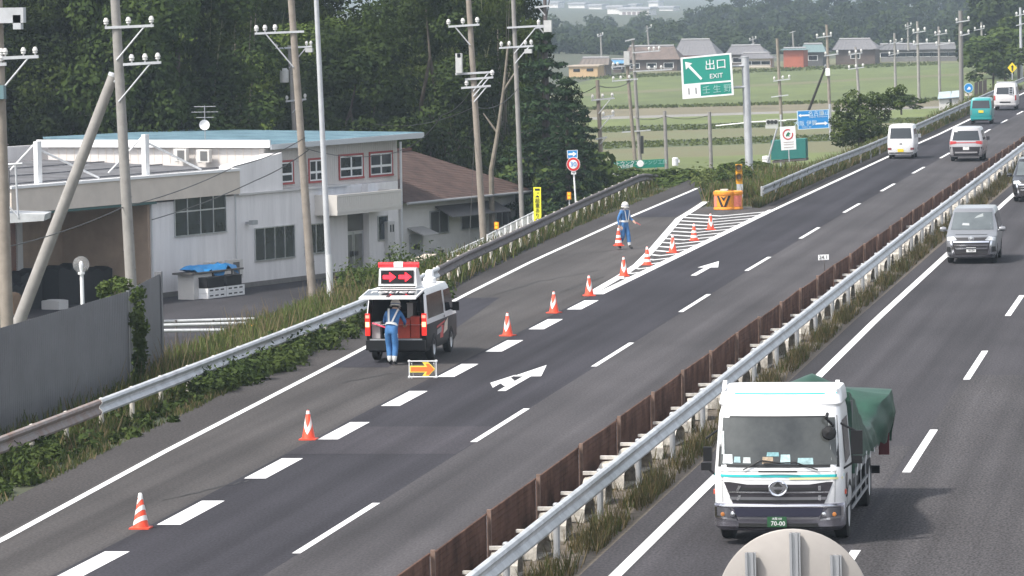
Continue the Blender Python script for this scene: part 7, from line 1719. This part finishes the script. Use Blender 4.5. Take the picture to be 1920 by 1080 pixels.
def officer(label, loc, rz, tors, arms, legs, hdir, curl):
    t = thing('person', label, 'person', loc, None, rz)
    P_, W_, C_, K_, H0, H1 = tors
    N = {'pelvis': (*P_, (.155, .125)), 'waist': (*W_, (.145, .115)), 'chest': (*C_, (.175, .125)), 'neck': (*K_, (.058, .058)), 'head': (*H0, (.078, .092)), 'crown': (*H1, (.070, .080))}
    E = [('pelvis', 'waist'), ('waist', 'chest'), ('chest', 'neck'), ('neck', 'head'), ('head', 'crown')]; reg = {e: 1 for e in E}
    reg[('neck', 'head')] = 0; reg[('head', 'crown')] = 0
    for s, (sh_, el, wr) in zip('rl', arms):
        N[s + 'sh'] = (*sh_, .068); N[s + 'el'] = (*el, .052); N[s + 'wr'] = (*wr, .036)
        for e in (('chest', s + 'sh'), (s + 'sh', s + 'el'), (s + 'el', s + 'wr')): E.append(e); reg[e] = 1
        hand(N, E, reg, s, s + 'wr', Vector(wr) - Vector(el), curl)
    for s, (hp, kn, an, to) in zip('RL', legs):
        hp, kn, an, to = map(Vector, (hp, kn, an, to)); an = an + Vector((0, 0, .035)); ga = an.lerp(kn, .34)
        N[s + 'hp'] = (*hp, .108); N[s + 'kn'] = (*kn, .086); N[s + 'ga'] = (*ga, .076); N[s + 'an'] = (*an, .056); N[s + 'to'] = (*to, (.050, .040))
        for e, r in ((('pelvis', s + 'hp'), 1), ((s + 'hp', s + 'kn'), 1), ((s + 'kn', s + 'ga'), 1), ((s + 'ga', s + 'an'), 3), ((s + 'an', s + 'to'), 2)): E.append(e); reg[e] = r
    b = figure(t, N, E, reg, [SKIN, UNI, BOOT, GAIT])
    # helmet, face
    H0, H1 = Vector(H0), Vector(H1); ax = (H1 - H0).normalized(); hd = Vector(hdir).normalized(); rt = hd.cross(ax).normalized()
    mb = MB(); c = H0.lerp(H1, .55)
    mb.lathe([(.128, -.05), (.132, .0), (.128, .05), (.105, .10), (.065, .135), (.001, .15)], c, ax, 20)
    mb.lathe([(.126, -.05), (.155, -.055), (.155, -.048), (.128, -.04)], c, ax, 20); mb.obox(c + hd * .10 - ax * .05, rt, hd, ax, (-.07, .07), (0, .09), (-.012, .0)); hm = mb.build('helmet', HELM, t)
    mb = MB(); mb.lathe([(.134, -.012), (.134, .012)], c, ax, 20); mb.build('helmet_band', M('helmet_band', (.12, .16, .30), .5), hm)
    f0 = H0.lerp(H1, .05) + hd * .085
    mb = MB()
    for s in (1, -1): mb.lathe([(.001, .004), (.012, 0)], f0 + rt * (.032 * s) + ax * .02 + hd * .008, hd, 8)
    mb.build('eyes', HAIR, t)
    mb = MB(); mb.lathe([(.001, .03), (.014, .008), (.018, 0)], f0 + hd * .0 - ax * .005, hd, 8); mb.build('nose', SKIN, t)
    mb = MB()
    for s in (1, -1): mb.lathe([(.001, .014), (.022, .008), (.026, 0)], H0.lerp(H1, .1) + rt * (.075 * s), rt * s, 8)
    mb.build('ears', SKIN, t)
    mb = MB(); mb.lathe([(.093, -.07), (.098, -.02), (.10, .02)], H0.lerp(H1, .35) - hd * .01, ax, 16); mb.build('hair', HAIR, t)
    mb = MB(); rows = []
    for i in range(7):
        a = -1.0 + 2.0 * i / 6; rows.append([H0 + (hd * math.cos(a) + rt * math.sin(a)) * (.088 + .012 * math.cos(a)) + ax * z for z in (-.055, -.02, .022)])
    mb.grid(rows); mb.grid([[p * 1 for p in r][::-1] for r in rows]); mb.build('face_mask', REFL, t)
    # reflective belt and vest straps following the torso
    W_, C_, K_ = Vector(W_), Vector(C_), Vector(K_); ta = (C_ - W_).normalized(); fr = Vector((0, 1, 0)); fr = (fr - ta * fr.dot(ta)).normalized(); rx = fr.cross(ta).normalized()
    def ring_(o, a, b_, h, nm):
        mb = MB(); rows = []
        for i in range(25):
            q = 6.28318 * i / 24; d = rx * (math.cos(q) * a) + fr * (math.sin(q) * b_); rows.append([o + d - ta * h, o + d * 1.02, o + d + ta * h])
        mb.grid(rows); mb.build(nm, REFL, t)
    ring_(W_ - ta * .03, .172, .142, .035, 'belt')
    for s in (1, -1):
        mb = MB()
        for sgn in (1, -1):
            rows = []
            for i in range(9):
                f = i / 8; xo = s * (.045 + .085 * f); yo = sgn * (.150 - .03 * f * f); o = W_.lerp(C_ + ta * .15, f); ww = .026
                rows.append([o + rx * (xo - ww) + fr * yo, o + rx * (xo + ww) + fr * yo])
            mb.grid(rows if sgn < 0 else [r[::-1] for r in rows])
        o = C_ + ta * .15; mb.grid([[o + rx * (s * .13 - .026) + fr * y - Vector((0, 0, -.015)), o + rx * (s * .13 + .026) + fr * y - Vector((0, 0, -.015))] for y in (-.12, -.05, .05, .12)]); mb.build('vest_strap', REFL, t)
    for s, (hp, kn, an, to) in zip((1, -1), legs):
        hp, kn = Vector(hp), Vector(kn); mb = MB(); mb.obox(hp + Vector((s * .088, 0, -.05)), (kn - hp) + Vector((-s * .022, 0, 0)), (0, 1, 0), (1, 0, 0), (0, 1), (-.014, .014), (-.004, .006)); mb.build('trouser_piping', REFL, t)
    return t
g = G(734, 685)
officer('officer seen from behind bending into the open back of the police van', (g.x, g.y, 0), R(-6),
    ((0, .02, .93), (0, .09, 1.07), (.01, .22, 1.27), (.02, .33, 1.43), (.02, .39, 1.51), (.02, .42, 1.63)),
    (((.19, .24, 1.36), (.27, .40, 1.12), (.20, .62, 1.04)), ((-.17, .24, 1.36), (-.27, .34, 1.12), (-.20, .52, .98))),
    (((.09, .02, .88), (.10, .06, .48), (.09, -.03, .09), (.10, .12, .035)), ((-.09, .02, .88), (-.08, .10, .48), (-.05, .02, .09), (-.06, .17, .035))), (.1, 1, -.35), (0, 0, -1))
wr = Matrix.Rotation(R(-6), 3, 'Z') @ Vector((-.20, .55, .92)) + Vector((g.x, g.y, 0))
t = thing('signal_baton', 'pinkish red signal baton held by the officer at the van', 'baton', tuple(wr)); mb = MB(); mb.tube(wr + Vector((-.05, -.03, .02)), wr + Vector((-.42, -.15, .16)), .022, .018, 10); mb.build('glow_tube', M('baton_red', (.85, .10, .16), .4, emit=(1, .12, .2, .35)), t); mb = MB(); mb.tube(wr + Vector((.06, .03, -.02)), wr + Vector((-.05, -.03, .02)), .016, n=8); mb.build('grip', SIGNK, t)
g = G(1171, 467)
officer('officer in blue walking over the closed exit lane, wearing a white helmet and mask', (g.x, g.y, 0), R(-125),
    ((0, 0, .94), (0, .01, 1.08), (0, .03, 1.30), (0, .03, 1.47), (0, .05, 1.55), (0, .06, 1.68)),
    (((.18, .02, 1.40), (.26, -.06, 1.14), (.27, -.02, .90)), ((-.18, .03, 1.40), (-.25, .06, 1.15), (-.20, .28, 1.05))),
    (((.09, 0, .88), (.10, .02, .48), (.10, -.20, .10), (.10, -.08, .035)), ((-.09, 0, .88), (-.09, .12, .50), (-.09, .17, .09), (-.09, .32, .035))), (.35, 1, -.05), (0, 0, -1) if False else (.1, .2, -1))
def off(v): return Matrix.Rotation(R(-125), 3, 'Z') @ Vector(v) + Vector((g.x, g.y, 0))
c = off((.30, -.02, .14)); o = dup(cps['band'], tuple(c), .3, 'red and white traffic cone carried by the walking officer'); o['group'] = 'cones along the closed exit lane'; o.scale = (.95, .95, .95)
t = thing('signal_baton', 'red and black signal baton in the hand of the walking officer', 'baton', tuple(off((-.2, .3, 1.0)))); mb = MB(); mb.tube(off((-.20, .36, 1.01)), off((-.24, .60, .90)), .02, .015, 8); mb.build('glow_tube', M('baton_dull', (.30, .04, .04), .5), t); mb = MB(); mb.tube(off((-.19, .28, 1.05)), off((-.20, .36, 1.01)), .017, n=8); mb.build('grip', RED, t)
# ================================================================== hazy air
mb = MB(); mb.box(-2800, 1200, -140, 6700, -9, 60)
hz = mb.build('haze', bpy.data.materials.new('hazy_air'))
hm = bpy.data.materials['hazy_air']; hm.use_nodes = True; nt = hm.node_tree
nt.nodes.remove(nt.nodes['Principled BSDF'])
pv = nt.nodes.new('ShaderNodeVolumePrincipled'); pv.inputs['Color'].default_value = (.72, .86, 1.0, 1); pv.inputs['Density'].default_value = .00022; pv.inputs['Anisotropy'].default_value = .2
nt.links.new(pv.outputs[0], nt.nodes['Material Output'].inputs['Volume'])
tag(hz, 'pale bluish haze hanging over the valley', 'haze', kind='stuff')
for o in [o for o in bpy.data.objects if o.parent is None and o.type in ('MESH', 'EMPTY') and 'category' not in o]:
    o['category'] = o.name.split('.')[0].replace('_', ' ')
